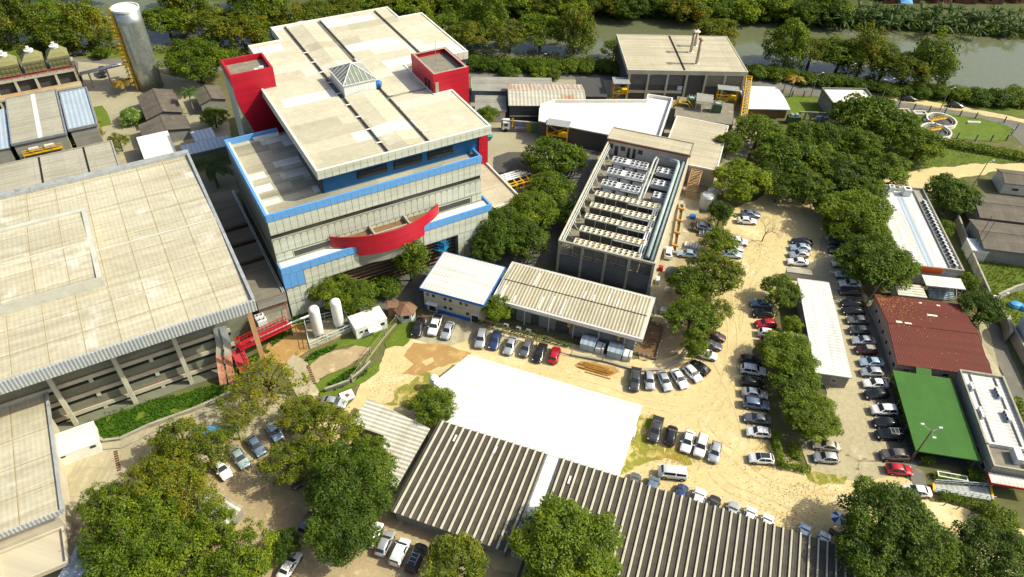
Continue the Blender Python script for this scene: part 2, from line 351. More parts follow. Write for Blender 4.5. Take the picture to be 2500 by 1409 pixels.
sheet('sand_yard', [(620, 1560), (640, 1409), (600, 1200), (690, 1080), (800, 1010), (850, 995), (885, 930), (930, 880), (960, 838), (1010, 800), (1030, 770), (1180, 780), (1540, 880), (1620, 880), (1690, 840), (1740, 720), (1760, 600), (1770, 520), (1880, 470), (2010, 480), (2010, 660), (1935, 700), (1840, 860), (1885, 1100), (1985, 1150), (2070, 1150), (2200, 1150), (2270, 1220), (2500, 1290), (2700, 1330), (2700, 1560)], 7, MAT['sand'], .5)
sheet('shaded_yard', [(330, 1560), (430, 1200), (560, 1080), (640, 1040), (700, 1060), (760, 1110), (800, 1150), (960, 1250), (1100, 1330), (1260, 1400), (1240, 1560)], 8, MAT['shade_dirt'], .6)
sheet('alley', [(1620, 560), (1650, 480), (1720, 470), (1690, 600), (1650, 730), (1600, 770), (1585, 725)], 8, MAT['yard_concrete'], .2)
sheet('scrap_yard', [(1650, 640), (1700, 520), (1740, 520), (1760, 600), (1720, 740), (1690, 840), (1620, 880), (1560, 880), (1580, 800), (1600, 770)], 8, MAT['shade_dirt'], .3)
sheet('paved_lane', [(2010, 560), (2060, 640), (2140, 760), (2190, 910), (2250, 1128), (2215, 1150), (2110, 1180), (1975, 1150), (1955, 1090), (1990, 1060), (2020, 960), (1980, 880), (1950, 700), (1990, 650)], 8, MAT['paving'], .15)
sheet('paved_bays', [(2060, 700), (2090, 690), (2180, 890), (2255, 1110), (2225, 1150), (2150, 1130), (2170, 1100), (2110, 930)], 9, MAT['asphalt'], .2)
sheet('forecourt', [(1020, 770), (1240, 790), (1225, 838), (1150, 830), (1075, 850), (1012, 830)], 9, MAT['yard_concrete'], .3)
sheet('mud_patch', [(985, 870), (1010, 838), (1080, 842), (1150, 862), (1130, 880), (1070, 900), (1040, 915), (980, 915), (1010, 890)], 9, MAT['mud'], .3)
sheet('mud_patch', [(1400, 893), (1420, 880), (1500, 898), (1512, 908), (1490, 922), (1440, 908)], 9, MAT['mud'], .25)
sheet('puddle', [(1030, 885), (1055, 873), (1062, 884), (1040, 894)], 10, MAT['sand'], .15)
sheet('puddle', [(1042, 908), (1075, 895), (1080, 905), (1050, 914)], 10, MAT['sand'], .15)
sheet('concrete_yard', [(-150, 1560), (100, 1020), (160, 1030), (250, 1075), (300, 1075), (350, 1050), (560, 975), (640, 960), (700, 965), (690, 1050), (560, 1080), (430, 1200), (330, 1400), (280, 1560)], 9, MAT['yard_concrete'], .2)
sheet('red_soil', [(655, 830), (700, 790), (770, 800), (760, 850), (700, 890), (640, 880)], 8, MAT['mud'], .25)
sheet('dirt_track', [(745, 900), (800, 860), (880, 845), (905, 850), (880, 880), (800, 915), (760, 935)], 9, MAT['shade_dirt'], .5)
sheet('walkway', [(690, 900), (715, 868), (745, 880), (790, 940), (770, 975), (735, 985)], 8, MAT['yard_concrete'], .1)
GRASS = []
def lawn(name, px, level, m='lawn', amp=.4, dens=10, hgt=.16):
    sheet(name, px, level, MAT[m], amp); GRASS.append((px, dens, hgt, level))
lawn('grass_verge', [(745, 880), (760, 862), (830, 832), (930, 800), (955, 795), (935, 822), (900, 850), (860, 842), (790, 862), (755, 892)], 10, dens=14)
lawn('grass_verge', [(770, 940), (800, 915), (860, 893), (930, 880), (925, 905), (880, 940), (820, 965), (780, 975)], 10, dens=14)
lawn('grass_verge', [(938, 838), (985, 785), (1010, 790), (1012, 818), (985, 848), (945, 852)], 10, 'lawn', dens=8)
lawn('grass_verge', [(1512, 1160), (1560, 1012), (1600, 1010), (1585, 1080), (1625, 1110), (1600, 1130), (1560, 1125), (1530, 1150)], 10, 'lawn_dry', 1.3, dens=16, hgt=.14)
lawn('grass_verge', [(1630, 1085), (1700, 1105), (1690, 1135), (1620, 1120)], 10, 'lawn_dry', .8, dens=2)
lawn('grass_verge', [(985, 940), (1060, 900), (1060, 930), (1000, 1000), (940, 990)], 10, 'lawn_dry', .6, dens=4)
lawn('grass_strip', [(1965, 1150), (1980, 1152), (2070, 1165), (2060, 1182), (2000, 1185), (1975, 1172)], 10, 'lawn_dry', .4, dens=14)
lawn('lawn', [(2222, 272), (2270, 272), (2400, 290), (2465, 310), (2478, 322), (2450, 350), (2300, 335), (2220, 320)], 6, 'lawn', .2, dens=3)
lawn('lawn', [(1915, 238), (1940, 233), (2010, 240), (2008, 285), (1930, 285)], 6, 'lawn', .2, dens=3)
lawn('lawn', [(228, 262), (250, 258), (262, 275), (272, 305), (245, 312), (236, 290)], 6, 'lawn', .1, dens=3)
lawn('rough_slope', [(2180, 330), (2300, 345), (2460, 365), (2700, 420), (2700, 440), (2500, 395), (2350, 400), (2200, 420)], 4, 'rough_grass', .5, dens=6, hgt=.3)
lawn('rough_field', [(2340, 620), (2390, 560), (2600, 640), (2700, 900), (2600, 930), (2440, 790)], 5, 'rough_grass', .4, dens=12, hgt=.6)
sheet('dirt_track', [(2150, 440), (2240, 415), (2360, 402), (2500, 398), (2700, 450), (2700, 480), (2430, 420), (2330, 440), (2240, 480), (2170, 480)], 6, MAT['sand'], .5)
sheet('side_path', [(2385, 770), (2412, 800), (2440, 900), (2472, 985), (2500, 1060), (2478, 1060), (2430, 930), (2400, 850)], 6, MAT['yard_concrete'], .2)
sheet('dirt_path', [(2408, 775), (2436, 800), (2478, 890), (2530, 1010), (2510, 1070), (2472, 985), (2440, 900), (2412, 800)], 7, MAT['asphalt'], .2)
TK = [[(1290, 915), (1420, 935), (1560, 980), (1700, 1000), (1780, 930), (1790, 820), (1780, 720), (1800, 640), (1850, 570)], [(1880, 590), (1840, 660), (1800, 760), (1790, 860), (1760, 980), (1720, 1040), (1790, 1110), (1900, 1190), (2080, 1190)], [(1640, 1200), (1740, 1180), (1820, 1080), (1790, 960), (1750, 880)], [(1980, 1290), (1900, 1240), (1780, 1190), (1740, 1150)], [(1930, 520), (1890, 600), (1830, 690), (1800, 800), (1780, 900)]]
mat('track_dark', (.565, .455, .235), (.52, .41, .195), rough=1, ns=.4, blot=(.6, .5, (.60, .47, .23)), bump=.4); mat('track_pale', (.60, .50, .27), (.55, .44, .22), rough=1, ns=.4, blot=(.7, .5, (.60, .475, .235)), bump=.3)
for ti, px in enumerate(TK):
    P = [Vector(G(*p)) for p in px]; C = []
    for i in range(len(P) - 1):
        a, b_, c, d = P[max(0, i - 1)], P[i], P[i + 1], P[min(len(P) - 1, i + 2)]
        for k in range(8):
            t = k / 8; C.append(.5 * (2 * b_ + (c - a) * t + (2 * a - 5 * b_ + 4 * c - d) * t * t + (3 * b_ - a - 3 * c + d) * t ** 3))
    for s in (-.8, .8):
        mb = MB(); L1 = []
        for i in range(len(C)):
            dv = (C[min(i + 1, len(C) - 1)] - C[max(0, i - 1)]).normalized(); n_ = Vector((-dv.y, dv.x)); m_ = C[i] + n_ * (s + .25 * noise.noise(Vector((i * .3, ti, 0)))); w_ = .17 + .13 * noise.noise(Vector((i * .6, ti, s)))
            L1 += [(*(m_ - n_ * w_), .118 + ti * .0007 + (s > 0) * .0003), (*(m_ + n_ * w_), .118 + ti * .0007 + (s > 0) * .0003)]
        mb.add(L1, [(2 * i, 2 * i + 2, 2 * i + 3, 2 * i + 1) for i in range(len(C) - 1)])
        if mb.f:
            o = mb.build('wheel_rut', MAT['track_dark' if ti % 2 else 'track_pale']); o['kind'] = 'structure'
            if o.data.polygons[0].normal.z < 0: o.data.flip_normals()
sheet('far_bank', [(2760, 110), (2500, 97), (2300, 88), (2120, 73), (1900, 55), (1700, 44), (1400, 36), (1000, 22), (600, 6), (200, -7), (-300, -27), (-300, -60), (1000, -60), (2760, -60)], 2, mat('bank_green', (.05, .075, .014), (.09, .085, .03), rough=1, ns=.3, blot=(.4, .62, (.15, .11, .06))), 1.0)
# ================================================================= the tall laboratory building with red and blue panels
TH = 31.6
O_ = Vector(G(648, 526, 22.2)); cT, sT = math.cos(R_(TH)), math.sin(R_(TH))
LAB = thing('laboratory_building', 'tall cream panelled building with blue bands, red curved fascia and red towers', 'building', (O_.x, O_.y, 0), R_(TH))
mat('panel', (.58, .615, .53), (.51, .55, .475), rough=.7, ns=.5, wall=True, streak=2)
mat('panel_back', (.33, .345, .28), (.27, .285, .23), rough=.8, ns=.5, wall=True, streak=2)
mat('lab_roof', (.57, .525, .39), (.50, .46, .345), rough=.75, ns=.06, grid=(11, 2.6, .02, (.45, .41, .31), .05), corr=(.8, 'Y', .95), blot=(.09, .60, (.64, .62, .54)), patch=(12, 3.6, (.66, .655, .61), .74))
mat('lab_roof2', (.50, .465, .35), (.42, .39, .29), rough=.8, ns=.12, grid=(7, 2.0, .02, (.3, .28, .22), .28), streak=2, patch=(6.0, 2.2, (.68, .67, .62), .66))
mat('flat_white', (.80, .77, .70), (.72, .69, .61), rough=.75, ns=.3)
mat('grey_gravel', (.26, .235, .18), (.17, .155, .12), rough=.95, ns=.7, blot=(1.2, .62, (.42, .4, .33)))
def lp(name, mb, m, parent=None, **k): return mb.build(name, MAT[m] if isinstance(m, str) else m, parent or LAB, **k)
def panels_f(mb, x0, x1, y, z0, z1, w=1.24, shade_arch=0, gap=.07, th=.06):  # rounded tops draw the eave's shadow arcs; grey backing stands for the shade
    n = max(1, round((x1 - x0) / w)); s = (x1 - x0) / n
    for i in range(n):
        a, b = x0 + i * s + gap / 2, x0 + (i + 1) * s - gap / 2
        if not shade_arch: mb.box(a, y - th, z0, b, y, z1); continue
        r = (b - a) / 2; pts = [(a, z0), (b, z0), (b, z1 - r * shade_arch)]
        pts += [(a + r + r * math.cos(t * math.pi / 6), z1 - r * shade_arch + r * shade_arch * math.sin(t * math.pi / 6)) for t in range(1, 6)] + [(a, z1 - r * shade_arch)]
        k = len(pts); vs = [(p[0], y - th, p[1]) for p in pts] + [(p[0], y, p[1]) for p in pts]
        mb.add(vs, [tuple(range(k))] + [(j, k + j, k + (j + 1) % k, (j + 1) % k) for j in range(k)])
    return mb
W1, D1 = 40.9, 27.5
# lower block: solid core split by a recessed window band
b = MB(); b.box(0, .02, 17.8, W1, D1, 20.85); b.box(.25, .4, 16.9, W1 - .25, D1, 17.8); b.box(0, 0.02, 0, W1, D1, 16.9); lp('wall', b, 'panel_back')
b = MB(); b.box(.1, .2, 16.92, W1 - .1, .39, 17.78); b.box(.12, .2, 16.92, .24, D1 - 1, 17.78); lp('window_band', b, 'dark_glass')
lp('facade_panels', panels_f(MB(), 0, W1, 0.0, 17.85, 20.65), 'panel', label='row of plain cream panels under the blue parapet')
lp('facade_panels', panels_f(MB(), 0, W1, 0.0, 13.75, 16.6, shade_arch=.8), 'panel', label='cream panels below the window band, tops rounded to draw the eave shade')
for xa, xb in ((0, 3), (10.2, 31.3), (38.8, W1)): lp('facade_panels', panels_f(MB(), xa, xb, 0, 12.1, 13.6, shade_arch=.5), 'panel')
for x0, x1 in ((3.1, 10.0), (31.5, 38.6)):
    f = MB(); f.box(x0, -.07, 12.15, x0 + .1, .01, 13.25); f.box(x1 - .1, -.07, 12.15, x1, .01, 13.25); f.box(x0, -.07, 13.25, x1, .01, 13.35)
    fo = lp('window', f, 'panel'); g = MB(); g.box(x0 + .1, -.03, 12.12, x1 - .1, .01, 13.25); g.build('pane', MAT['dark_glass'], fo)
b = MB(); panels_f(b, -.1, W1 + .1, -.05, 20.75, 22.15, 1.24, 0, .03, .12)
n = 22
for i in range(n): b.box(-.17, D1 * i / n + .02, 20.75, -.02, D1 * (i + 1) / n - .02, 22.15)
b.box(0, -.05, 20.86, W1, .3, 22.1); b.box(-.02, .3, 20.86, .3, D1, 22.1); b.box(W1 - .3, .3, 20.86, W1, 3.0, 22.1); b.box(.3, D1 - .3, 20.86, 10, D1, 22.1)
lp('parapet', b, 'blue_panel')
b = MB(); b.box(.3, .3, 20.85, W1 - .3, D1 - .3, 20.92); lp('terrace_roof', b, 'lab_roof2')
b = MB(); b.box(.31, .31, 20.93, .75, D1 - .31, 21.5); b.box(5, D1 - 1.1, 20.93, 10, D1 - .5, 21.5); b.box(.76, .31, 20.93, W1 - 1, .6, 21.5); lp('roof_gutter', b, 'flat_white')
b = MB()
for i in range(n):
    for z0, z1 in ((17.85, 20.65), (13.75, 16.7), (9.6, 13.6), (5.2, 9.4), (.3, 5)): b.box(-.06, D1 * i / n + .03, z0, 0, D1 * (i + 1) / n - .03, z1)
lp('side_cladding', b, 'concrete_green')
b = MB(); b.box(-.09, 2, 8.3, -.065, 27, 9.8); b.box(-.09, 2, 12.6, -.065, 27, 13.2); lp('side_glazing', b, 'dark_glass')
# podium 2.2 m in front, with a long open undercroft
PY_ = -2.2
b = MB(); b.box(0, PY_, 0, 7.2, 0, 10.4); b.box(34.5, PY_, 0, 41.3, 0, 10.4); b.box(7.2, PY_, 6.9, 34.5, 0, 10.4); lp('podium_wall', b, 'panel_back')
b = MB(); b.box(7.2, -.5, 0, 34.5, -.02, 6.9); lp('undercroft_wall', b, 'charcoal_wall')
b = MB()
for k in range(7): b.box(7.3, -1.2, .8 + k * .9, 34.4, -.9, .95 + k * .9)
lp('louvre', b, 'timber')
for xa, xb, za, zb, ar in ((3.7, 14, 7.1, 10.3, .6), (27.2, 41.3, 7.1, 10.3, 0), (0, 7.2, 3.5, 6.9, .6), (0, 7.2, .2, 3.3, .6), (34.5, 41.3, 3.5, 6.9, 0), (34.5, 41.3, .2, 3.3, 0)): lp('facade_panels', panels_f(MB(), xa, xb, PY_, za, zb, shade_arch=ar), 'panel')
b = MB(); b.box(.25, PY_ + .2, 11.5, 41.5, 0, 11.62); b.box(0, PY_, 10.4, 41.3, 0, 11.5); lp('canopy_roof', b, 'flat_white')
b = MB(); panels_f(b, -.1, 13.9, PY_ - .02, 10.5, 12.0, 1.7, 0, .03, .14); panels_f(b, 27.0, 42.0, PY_ - .02, 10.5, 12.0, 1.7, 0, .03, .14)
b.box(-.12, PY_, 8, .02, -.02, 12); panels_f(b, -.1, 3.6, PY_ - .02, 7.3, 10.45, 1.2, 0, .04, .1); b.box(41.6, PY_, 10.5, 42.0, 1.2, 12.0); b.box(0, PY_ - .02, 11.5, 41.6, PY_ + .2, 11.95)
lp('canopy_fascia', b, 'blue_panel')
# curved red fascia with its open brown trough
b = MB(); ns = 26; px = []
for i in range(ns + 1):
    t = i / ns; x = 9.8 + 21.6 * t; y = -.35 - 3.75 * math.sin(math.pi * t) ** .8
    px.append((x, y))
for i in range(ns):
    (xa, ya), (xb, yb) = px[i], px[i + 1]; zb = 10.0 if 14.0 < (xa + xb) / 2 < 27.0 else 12.02
    b.add([(xa, ya, zb), (xb, yb, zb), (xb, yb, 14.3), (xa, ya, 14.3), (xa, ya + .25, zb), (xb, yb + .25, zb), (xb, yb + .25, 14.3), (xa, ya + .25, 14.3)],
          [(0, 1, 2, 3), (5, 4, 7, 6), (3, 2, 6, 7), (1, 0, 4, 5), (0, 3, 7, 4), (2, 1, 5, 6)])
lp('curved_fascia', b, 'red_paint')
b = MB(); b.prism([(10.6, -.05)] + [(x, y + .26) for x, y in px[2:-2]] + [(30.8, -.05)], 12.9, 13.0); lp('trough_floor', b, 'timber')
for x in (17.3, 24.2):
    b = MB(); b.box(x, -3.5, 13.0, x + .35, -.03, 13.9); lp('trough_beam', b, 'concrete')
b = MB(); b.box(16.5, -2.6, 13.0, 25, -2.3, 13.6); lp('trough_beam', b, 'concrete')
b = MB(); b.prism([(14, PY_)] + [(x, y + .6) for x, y in px if 14.5 < x < 26.5] + [(27, PY_)], 7.6, 10.1); lp('shade_bow', b, 'panel_back')  # grey bow modelled on the shadow the fascia throws over the podium
# upper block
b = MB(); b.box(11.2, 3.4, 20.8, 42.0, 17, 25.4); b.box(13.5, 17, 0, 39.5, 56, 25.4); b.box(20.6, 56, 0, 48, 62.8, 25.4); b.box(39.5, 32.5, 0, 54.2, 56, 25.4); b.box(39.5, 18, 0, 42, 32, 25.4); lp('upper_wall', b, 'blue_wall')
b = MB(); b.box(10.9, 3.6, 20.9, 11.19, 17, 25.3); b.box(12.6, 28, 0, 13.45, 55.5, 25.3); lp('side_cladding', b, 'charcoal_wall')
for x0, x1 in ((17.5, 23.2), (24.6, 30.2), (31.4, 36.6)):
    f = MB(); f.box(x0, 3.3, 22.0, x1, 3.39, 23.6); fo = lp('window', f, 'black_gap'); g = MB(); g.box(x0 + .15, 3.26, 22.1, x1 - .15, 3.3, 23.5); g.build('pane', MAT['dark_glass'], fo)
b = MB(); b.box(42.05, 3.0, 18, 44.0, 5.5, 25.3); lp('red_pier', b, 'red_paint')
EAVE = [(10, 1.3), (43.7, 1.3), (43.7, 17.6), (39.8, 17.6), (39.8, 32.1), (54.8, 32.1), (54.8, 56.4), (48.8, 56.4), (48.8, 63.3), (20.1, 63.3), (20.1, 55.8), (13, 55.8), (13, 35.5), (10, 35.5)]
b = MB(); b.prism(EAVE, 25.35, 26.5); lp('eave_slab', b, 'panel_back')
for xa, xb, ya in ((10, 43.7, 1.3), (47.6, 54.8, 32.1)): lp('eave_fascia', panels_f(MB(), xa, xb, ya, 25.4, 27.1, 1.3), 'panel')
def panels_s(mb, x, y0, y1, z0, z1, side, w=1.5):
    n = max(1, round((y1 - y0) / w)); s = (y1 - y0) / n
    for i in range(n): mb.box(x if side > 0 else x - .06, y0 + i * s + .03, z0, x + .06 if side > 0 else x, y0 + (i + 1) * s - .03, z1)
    return mb
for x, y0, y1, sd_ in ((10, 1.3, 35.5, -1), (43.7, 1.3, 17.6, 1), (54.8, 32.1, 56.4, 1), (13, 35.5, 55.8, -1), (20.1, 55.8, 63.3, -1), (48.8, 56.4, 63.3, 1)): lp('eave_fascia', panels_s(MB(), x, y0, y1, 25.4, 27.1, sd_), 'panel')
b = MB(); b.rim(EAVE, 26.5, 27.12, .35); lp('roof_edge', b, 'flat_white')
mat('gutter_dark', (.1, .095, .085), (.2, .19, .17), rough=.9, ns=.8)
b = MB(); b.prism(inset(EAVE, .36), 26.5, 26.56); lp('gutter_floor', b, 'gutter_dark')
i_ = .36
for pts in ([(10.36, 1.66), (22.5, 1.66), (22.5, 62.94), (20.46, 62.94), (20.46, 55.44), (13.36, 55.44), (13.36, 35.14), (10.36, 35.14)],
            [(31.3, 1.66), (43.34, 1.66), (43.34, 17.24), (39.44, 17.24), (39.44, 20.2), (31.3, 20.2)],
            [(31.3, 21), (39.44, 21), (39.44, 32.46), (44.5, 32.46), (44.5, 62.94), (31.7, 62.94), (31.7, 40), (31.3, 40)],
            [(45.4, 32.46), (54.44, 32.46), (54.44, 56.04), (48.44, 56.04), (48.44, 62.94), (45.4, 62.94)]):
    b = MB(); b.prism(pts, 26.56, 26.95); lp('roof_sheet', b, 'lab_roof')
for y0, y1 in ((1.66, 24.2), (32.8, 62.94)):
    b = MB(); x0, x1, xm = 23.4, 30.4, 26.9
    b.add([(x0, y0, 26.57), (xm, y0, 26.57), (x1, y0, 26.57), (x0, y0, 27.0), (xm, y0, 27.45), (x1, y0, 27.0), (x0, y1, 26.57), (xm, y1, 26.57), (x1, y1, 26.57), (x0, y1, 27.0), (xm, y1, 27.45), (x1, y1, 27.0)],
          [(0, 1, 4, 3), (1, 2, 5, 4), (3, 4, 10, 9), (4, 5, 11, 10), (0, 3, 9, 6), (2, 8, 11, 5), (7, 6, 9, 10), (8, 7, 10, 11)]); lp('ridge_roof_sheet', b, 'lab_roof')
for k in range(9):
    for x in ((22.4, 31.4) if k < 4 else (22.4,)):
        b = MB(); y = 5.2 + 5.2 * k
        if 21 < y < 34 and x < 30 and False: continue
        b.box(x, y, 27.01, x + 1.1, y + .28, 27.1); lp('gutter_strap', b, 'flat_white')
# glazed lantern on the roof
b = MB(); b.box(23.6, 24.4, 26.58, 30.2, 32.4, 29.3); lan = lp('lantern', b, mat('white_clad', (.74, .75, .75), (.62, .64, .66), rough=.6, ns=.4, wall=True, corr=(.5, 'X', .92)))
b = MB(); e = [(23.4, 24.2), (30.4, 24.2), (30.4, 32.6), (23.4, 32.6)]; ap = (26.9, 28.4, 31.6)
b.add([(x, y, 29.3) for x, y in e] + [ap], [(0, 1, 4), (1, 2, 4), (2, 3, 4), (3, 0, 4), (3, 2, 1, 0)]); b.build('glass_pyramid', mat('old_glass', (.24, .27, .21), (.17, .2, .16), rough=.35, ns=.7, spec=.5), lan)
b = MB()
for i in range(4):
    p, q = Vector((*e[i], 29.33)), Vector((*e[(i + 1) % 4], 29.33)); A = Vector(ap) + Vector((0, 0, .04)); b.bar(p, A, .16); b.bar(p, q, .14)
    for k in range(1, 8):
        s = p.lerp(q, k / 8); t = 1 - abs(k / 8 - .5) * 2; h = s.lerp(p.lerp(q, .5), 0) ; mid = p.lerp(q, .5); top = A + (s - mid) * 0
        d = A - mid; b.bar(s, s + d * t + (mid - s) * 0, .09)
b.build('glazing_bar', MAT['white_frame'], lan)
wt = MB(); wt.lathe(0, 0, [(.62, 0), (.78, .9), (.78, 1.0), (.5, 1.25), (.2, 1.35)], 16)
x, y = 31.0, 25.4
bw = wt.build('water_tank', mat('blue_plastic', (.02, .16, .5), rough=.45), None, loc=(O_.x + x * cT - y * sT, O_.y + x * sT + y * cT, 26.95), smooth=True)
tag(bw, 'small blue round water tank beside the glass lantern on the tall building roof', 'water tank')
# red stair towers
def tower(x0, y0, x1, y1, zt, zb, rails):
    b = MB(); b.rim([(x0, y0), (x1, y0), (x1, y1), (x0, y1)], zt - 1.1, zt, .35); b.box(x0 + .35, y0 + .35, zt - 1.3, x1 - .35, y1 - .35, zt - 1.05)
    return b
b = MB(); b.box(4.8, 34.7, 0, 13, 42.2, 29.7); tw = lp('stair_tower', b, 'panel_back', label='red faced stair tower at the left side')
b = MB(); b.rim([(4.74, 34.64), (13.06, 34.64), (13.06, 42.26), (4.74, 42.26)], 28.9, 31, .42); b.build('tower_rim', MAT['red_paint'], tw)
b = MB(); b.box(5.15, 35.05, 29.7, 12.6, 41.8, 29.9); b.build('tower_roof', MAT['grey_gravel'], tw)
b = MB(); fp = [(4.8, 28.9), (13.02, 28.9), (13.02, 0), (10.6, 0), (10.6, 12.5), (9.4, 15.2), (7.2, 17.2), (5.6, 22.5), (4.8, 26.5)]
k = len(fp); vs = [(p[0], 34.60, p[1]) for p in fp] + [(p[0], 34.69, p[1]) for p in fp]
b.add(vs, [tuple(range(k - 1, -1, -1))] + [(j, (j + 1) % k, k + (j + 1) % k, k + j) for j in range(k)]); b.build('tower_face', MAT['red_paint'], tw)
b = MB()
for y in range(5):
    for z in range(6): b.box(4.73, 34.75 + y * 1.5, .3 + z * 4.7, 4.8, 34.75 + y * 1.5 + 1.44, .3 + z * 4.7 + 4.6)
b.build('side_cladding', MAT['panel'], tw)
b = MB(); b.box(9.9, 36.6, 29.9, 10.7, 37.3, 30.3); b.box(10.9, 37.0, 29.9, 11.8, 37.6, 30.4); b.build('roof_unit', MAT['white_paint'], tw)
b = MB(); b.box(39.7, 17.6, 0, 47.5, 28.2, 29.8); tw = lp('stair_tower', b, 'red_paint', label='red stair tower rising through the roof on the right')
b = MB(); b.rim([(39.66, 17.56), (47.54, 17.56), (47.54, 28.24), (39.66, 28.24)], 29.8, 31, .32); b.build('tower_rim', MAT['red_paint'], tw)
b = MB(); b.box(40, 17.9, 29.82, 47.2, 27.9, 30.0); b.build('tower_roof', MAT['grey_gravel'], tw)
b = MB(); b.rim([(39.9, 17.8), (47.3, 17.8), (47.3, 28), (39.9, 28)], 31.002, 31.05, .4); b.build('coping', MAT['concrete'], tw)
b = MB(); b.box(39.6, 19.3, 26.97, 39.69, 20.3, 29); b.box(39.6, 21, 26.97, 39.69, 21.8, 28.8); b.build('door', MAT['black_gap'], tw)
b = MB(); b.box(40, 17.45, 27, 40.7, 17.59, 29.3); b.build('downpipe_casing', MAT['concrete'], tw)
b = MB(); b.cyl(43.4, 24.2, 30, 34.5, .05, n=6); b.build('mast', MAT['galv'], tw)
# low annex on the right of the tall building, and the low link on its left
b = MB(); b.box(41, 4, 0, 53.2, 24, 5.2); an = lp('side_annex', b, 'panel'); b = MB(); b.box(41, 4.3, 5.2, 52.9, 24, 5.25); b.build('annex_roof', MAT['beige_roof'], an)
b = MB(); b.rim([(41, 4), (53.2, 4), (53.2, 24), (41, 24)], 5.2, 5.7, .3); b.build('annex_parapet', MAT['flat_white'], an)
b = MB()
for k, (y0, y1) in enumerate(((-3.4, 7.2), (8.6, 13), (14.6, 18.5), (20.1, 33))): b.box(-5.6, y0, 7.0, -.35, y1, 7.6)
lk = thing('link_building', 'narrow grey link roof with dark slots between the two largest buildings', 'building', (O_.x, O_.y, 0), R_(TH))
b.build('roof', mat('link_roof', (.215, .20, .16), (.165, .155, .125), rough=.9, ns=.3, streak=2), lk); b = MB(); b.box(-5.5, -3, 4.5, -.4, 32.8, 6.6); b.build('slot_floor', MAT['timber'], lk)
b = MB(); b.box(-5.5, -3.42, 5.6, -.36, -3.05, 7.3); b.box(-5.5, -2.9, 0, -.4, 32.8, 4.5); b.build('wall', MAT['grey_wall'], lk)
b = MB(); b.tube([(-.8, -3.2, 7.75), (-.8, 32, 7.75)], .12, 6); b.tube([(-.5, -3.2, 7.75), (-.5, 32, 7.75)], .1, 6); b.build('roof_pipe', MAT['pipe_grey'], lk)
# ================================================================= the big hall with the sheeted roof, left
ZR = 17.5; KR = (95 - ZR) / 82
HL = Bld('big_hall', 'huge low hall with cream sheeted roof, grey gutter fascia and concrete parking decks', 'building', (0, 933), (616, 735), (455, 378), (0, 481), ZR, theta=TH)
oP = Vector(G(616, 735, ZR)); HL.o = oP; HL.root.location = (oP.x, oP.y, 0)
mat('sheet_roof', (.545, .505, .375), (.475, .445, .34), rough=.8, ns=.07, grid=(4.7, 5.2, .07, (.27, .21, .09), .07), corr=(.68, 'X', .955), bump=.12, streak=2, blot=(.16, .58, (.58, .56, .49)))
mat('metal_fascia', (.62, .66, .68), (.52, .56, .6), rough=.42, metal=.2, ns=.4, corr=(.5, 'X', .55), bump=.8)
mat('gutter_metal', (.50, .53, .53), (.36, .38, .38), rough=.5, metal=.3, ns=.8, blot=(.7, .6, (.25, .24, .2)))
mat('gutter_pale', (.56, .56, .49), (.46, .46, .41), rough=.6, ns=.6, blot=(.6, .62, (.33, .32, .28)))
hp = HL.part; yr, yb, xm = 25 * KR, 50.3 * KR, -20.3 * KR; y0m, y1m = 15 * KR, 36.4 * KR
b = MB()
b.add([(-60, .3, ZR - .25), (0, .3, ZR - .25), (0, yr, ZR + .25), (-60, yr, ZR + .25), (0, yb, ZR - .25), (-60, yb, ZR - .25), (-60, .3, ZR - .5), (0, .3, ZR - .5), (0, yb, ZR - .5), (-60, yb, ZR - .5)],
      [(0, 1, 2, 3), (3, 2, 4, 5), (6, 7, 1, 0), (7, 8, 4, 2, 1), (8, 9, 5, 4), (9, 8, 7, 6)]); hp('roof', b, MAT['sheet_roof'])
b = MB(); b.tube([(xm, yr, ZR + .3), (0, yr, ZR + .3)], .16, 6); hp('ridge_capping', b, MAT['gutter_pale'])
b = MB(); b.box(-60, -.12, ZR - 2.1, .35, .06, ZR + .05); hp('gutter_fascia', b, MAT['metal_fascia'])
b = MB(); b.box(-60, .06, ZR - .24, .35, .32, ZR); b.box(0, .32, ZR - .6, .5, yb + .2, ZR + .3); b.box(-60, yb, ZR - .8, .5, yb + 1.3, ZR + .45); hp('roof_gutter', b, MAT['gutter_metal'])
b = MB(); b.box(-60, y0m, ZR - .2, xm, y1m, ZR + 1.7); mo = hp('roof_monitor', b, MAT['gutter_metal'])
b = MB(); b.add([(-60, y0m + .5, ZR + 1.72), (xm - .6, y0m + .5, ZR + 1.72), (xm - .6, yr + .5, ZR + 2.1), (-60, yr + .5, ZR + 2.1), (xm - .6, y1m - .7, ZR + 1.72), (-60, y1m - .7, ZR + 1.72)], [(0, 1, 2, 3), (3, 2, 4, 5), (1, 4, 2)]); b.build('monitor_roof', MAT['sheet_roof'], mo)
b = MB(); b.box(-60, y0m - .1, ZR - .1, xm + .1, y0m, ZR + 2); b.box(xm - .6, y0m, ZR + 1.7, xm + .1, y1m, ZR + 2.05); b.box(-60, y1m - .7, ZR + 1.7, xm + .1, y1m + .1, ZR + 2.1); b.build('monitor_fascia', MAT['gutter_pale'], mo)
b = MB(); b.tube([(-60, yr + .5, ZR + 2.15), (xm - .7, yr + .5, ZR + 2.15)], .17, 6); b.build('ridge_capping', MAT['gutter_pale'], mo)
YC = HL.L(470, 938, 0)[1] + .1; YW = YC + 1.3; XS = HL.L(470, 938, 0)[0]; XE = XS + 8.4
b = MB(); b.box(-60, YW, 0, XE, yb - .5, ZR - .5); b.box(XE, YW + 6, 0, -.3, yb - .5, ZR - .5); hp('wall', b, MAT['concrete_green'])
b = MB(); b.box(-60, YC - .6, 0, XE, YW, .3); hp('plinth', b, MAT['concrete_green'])
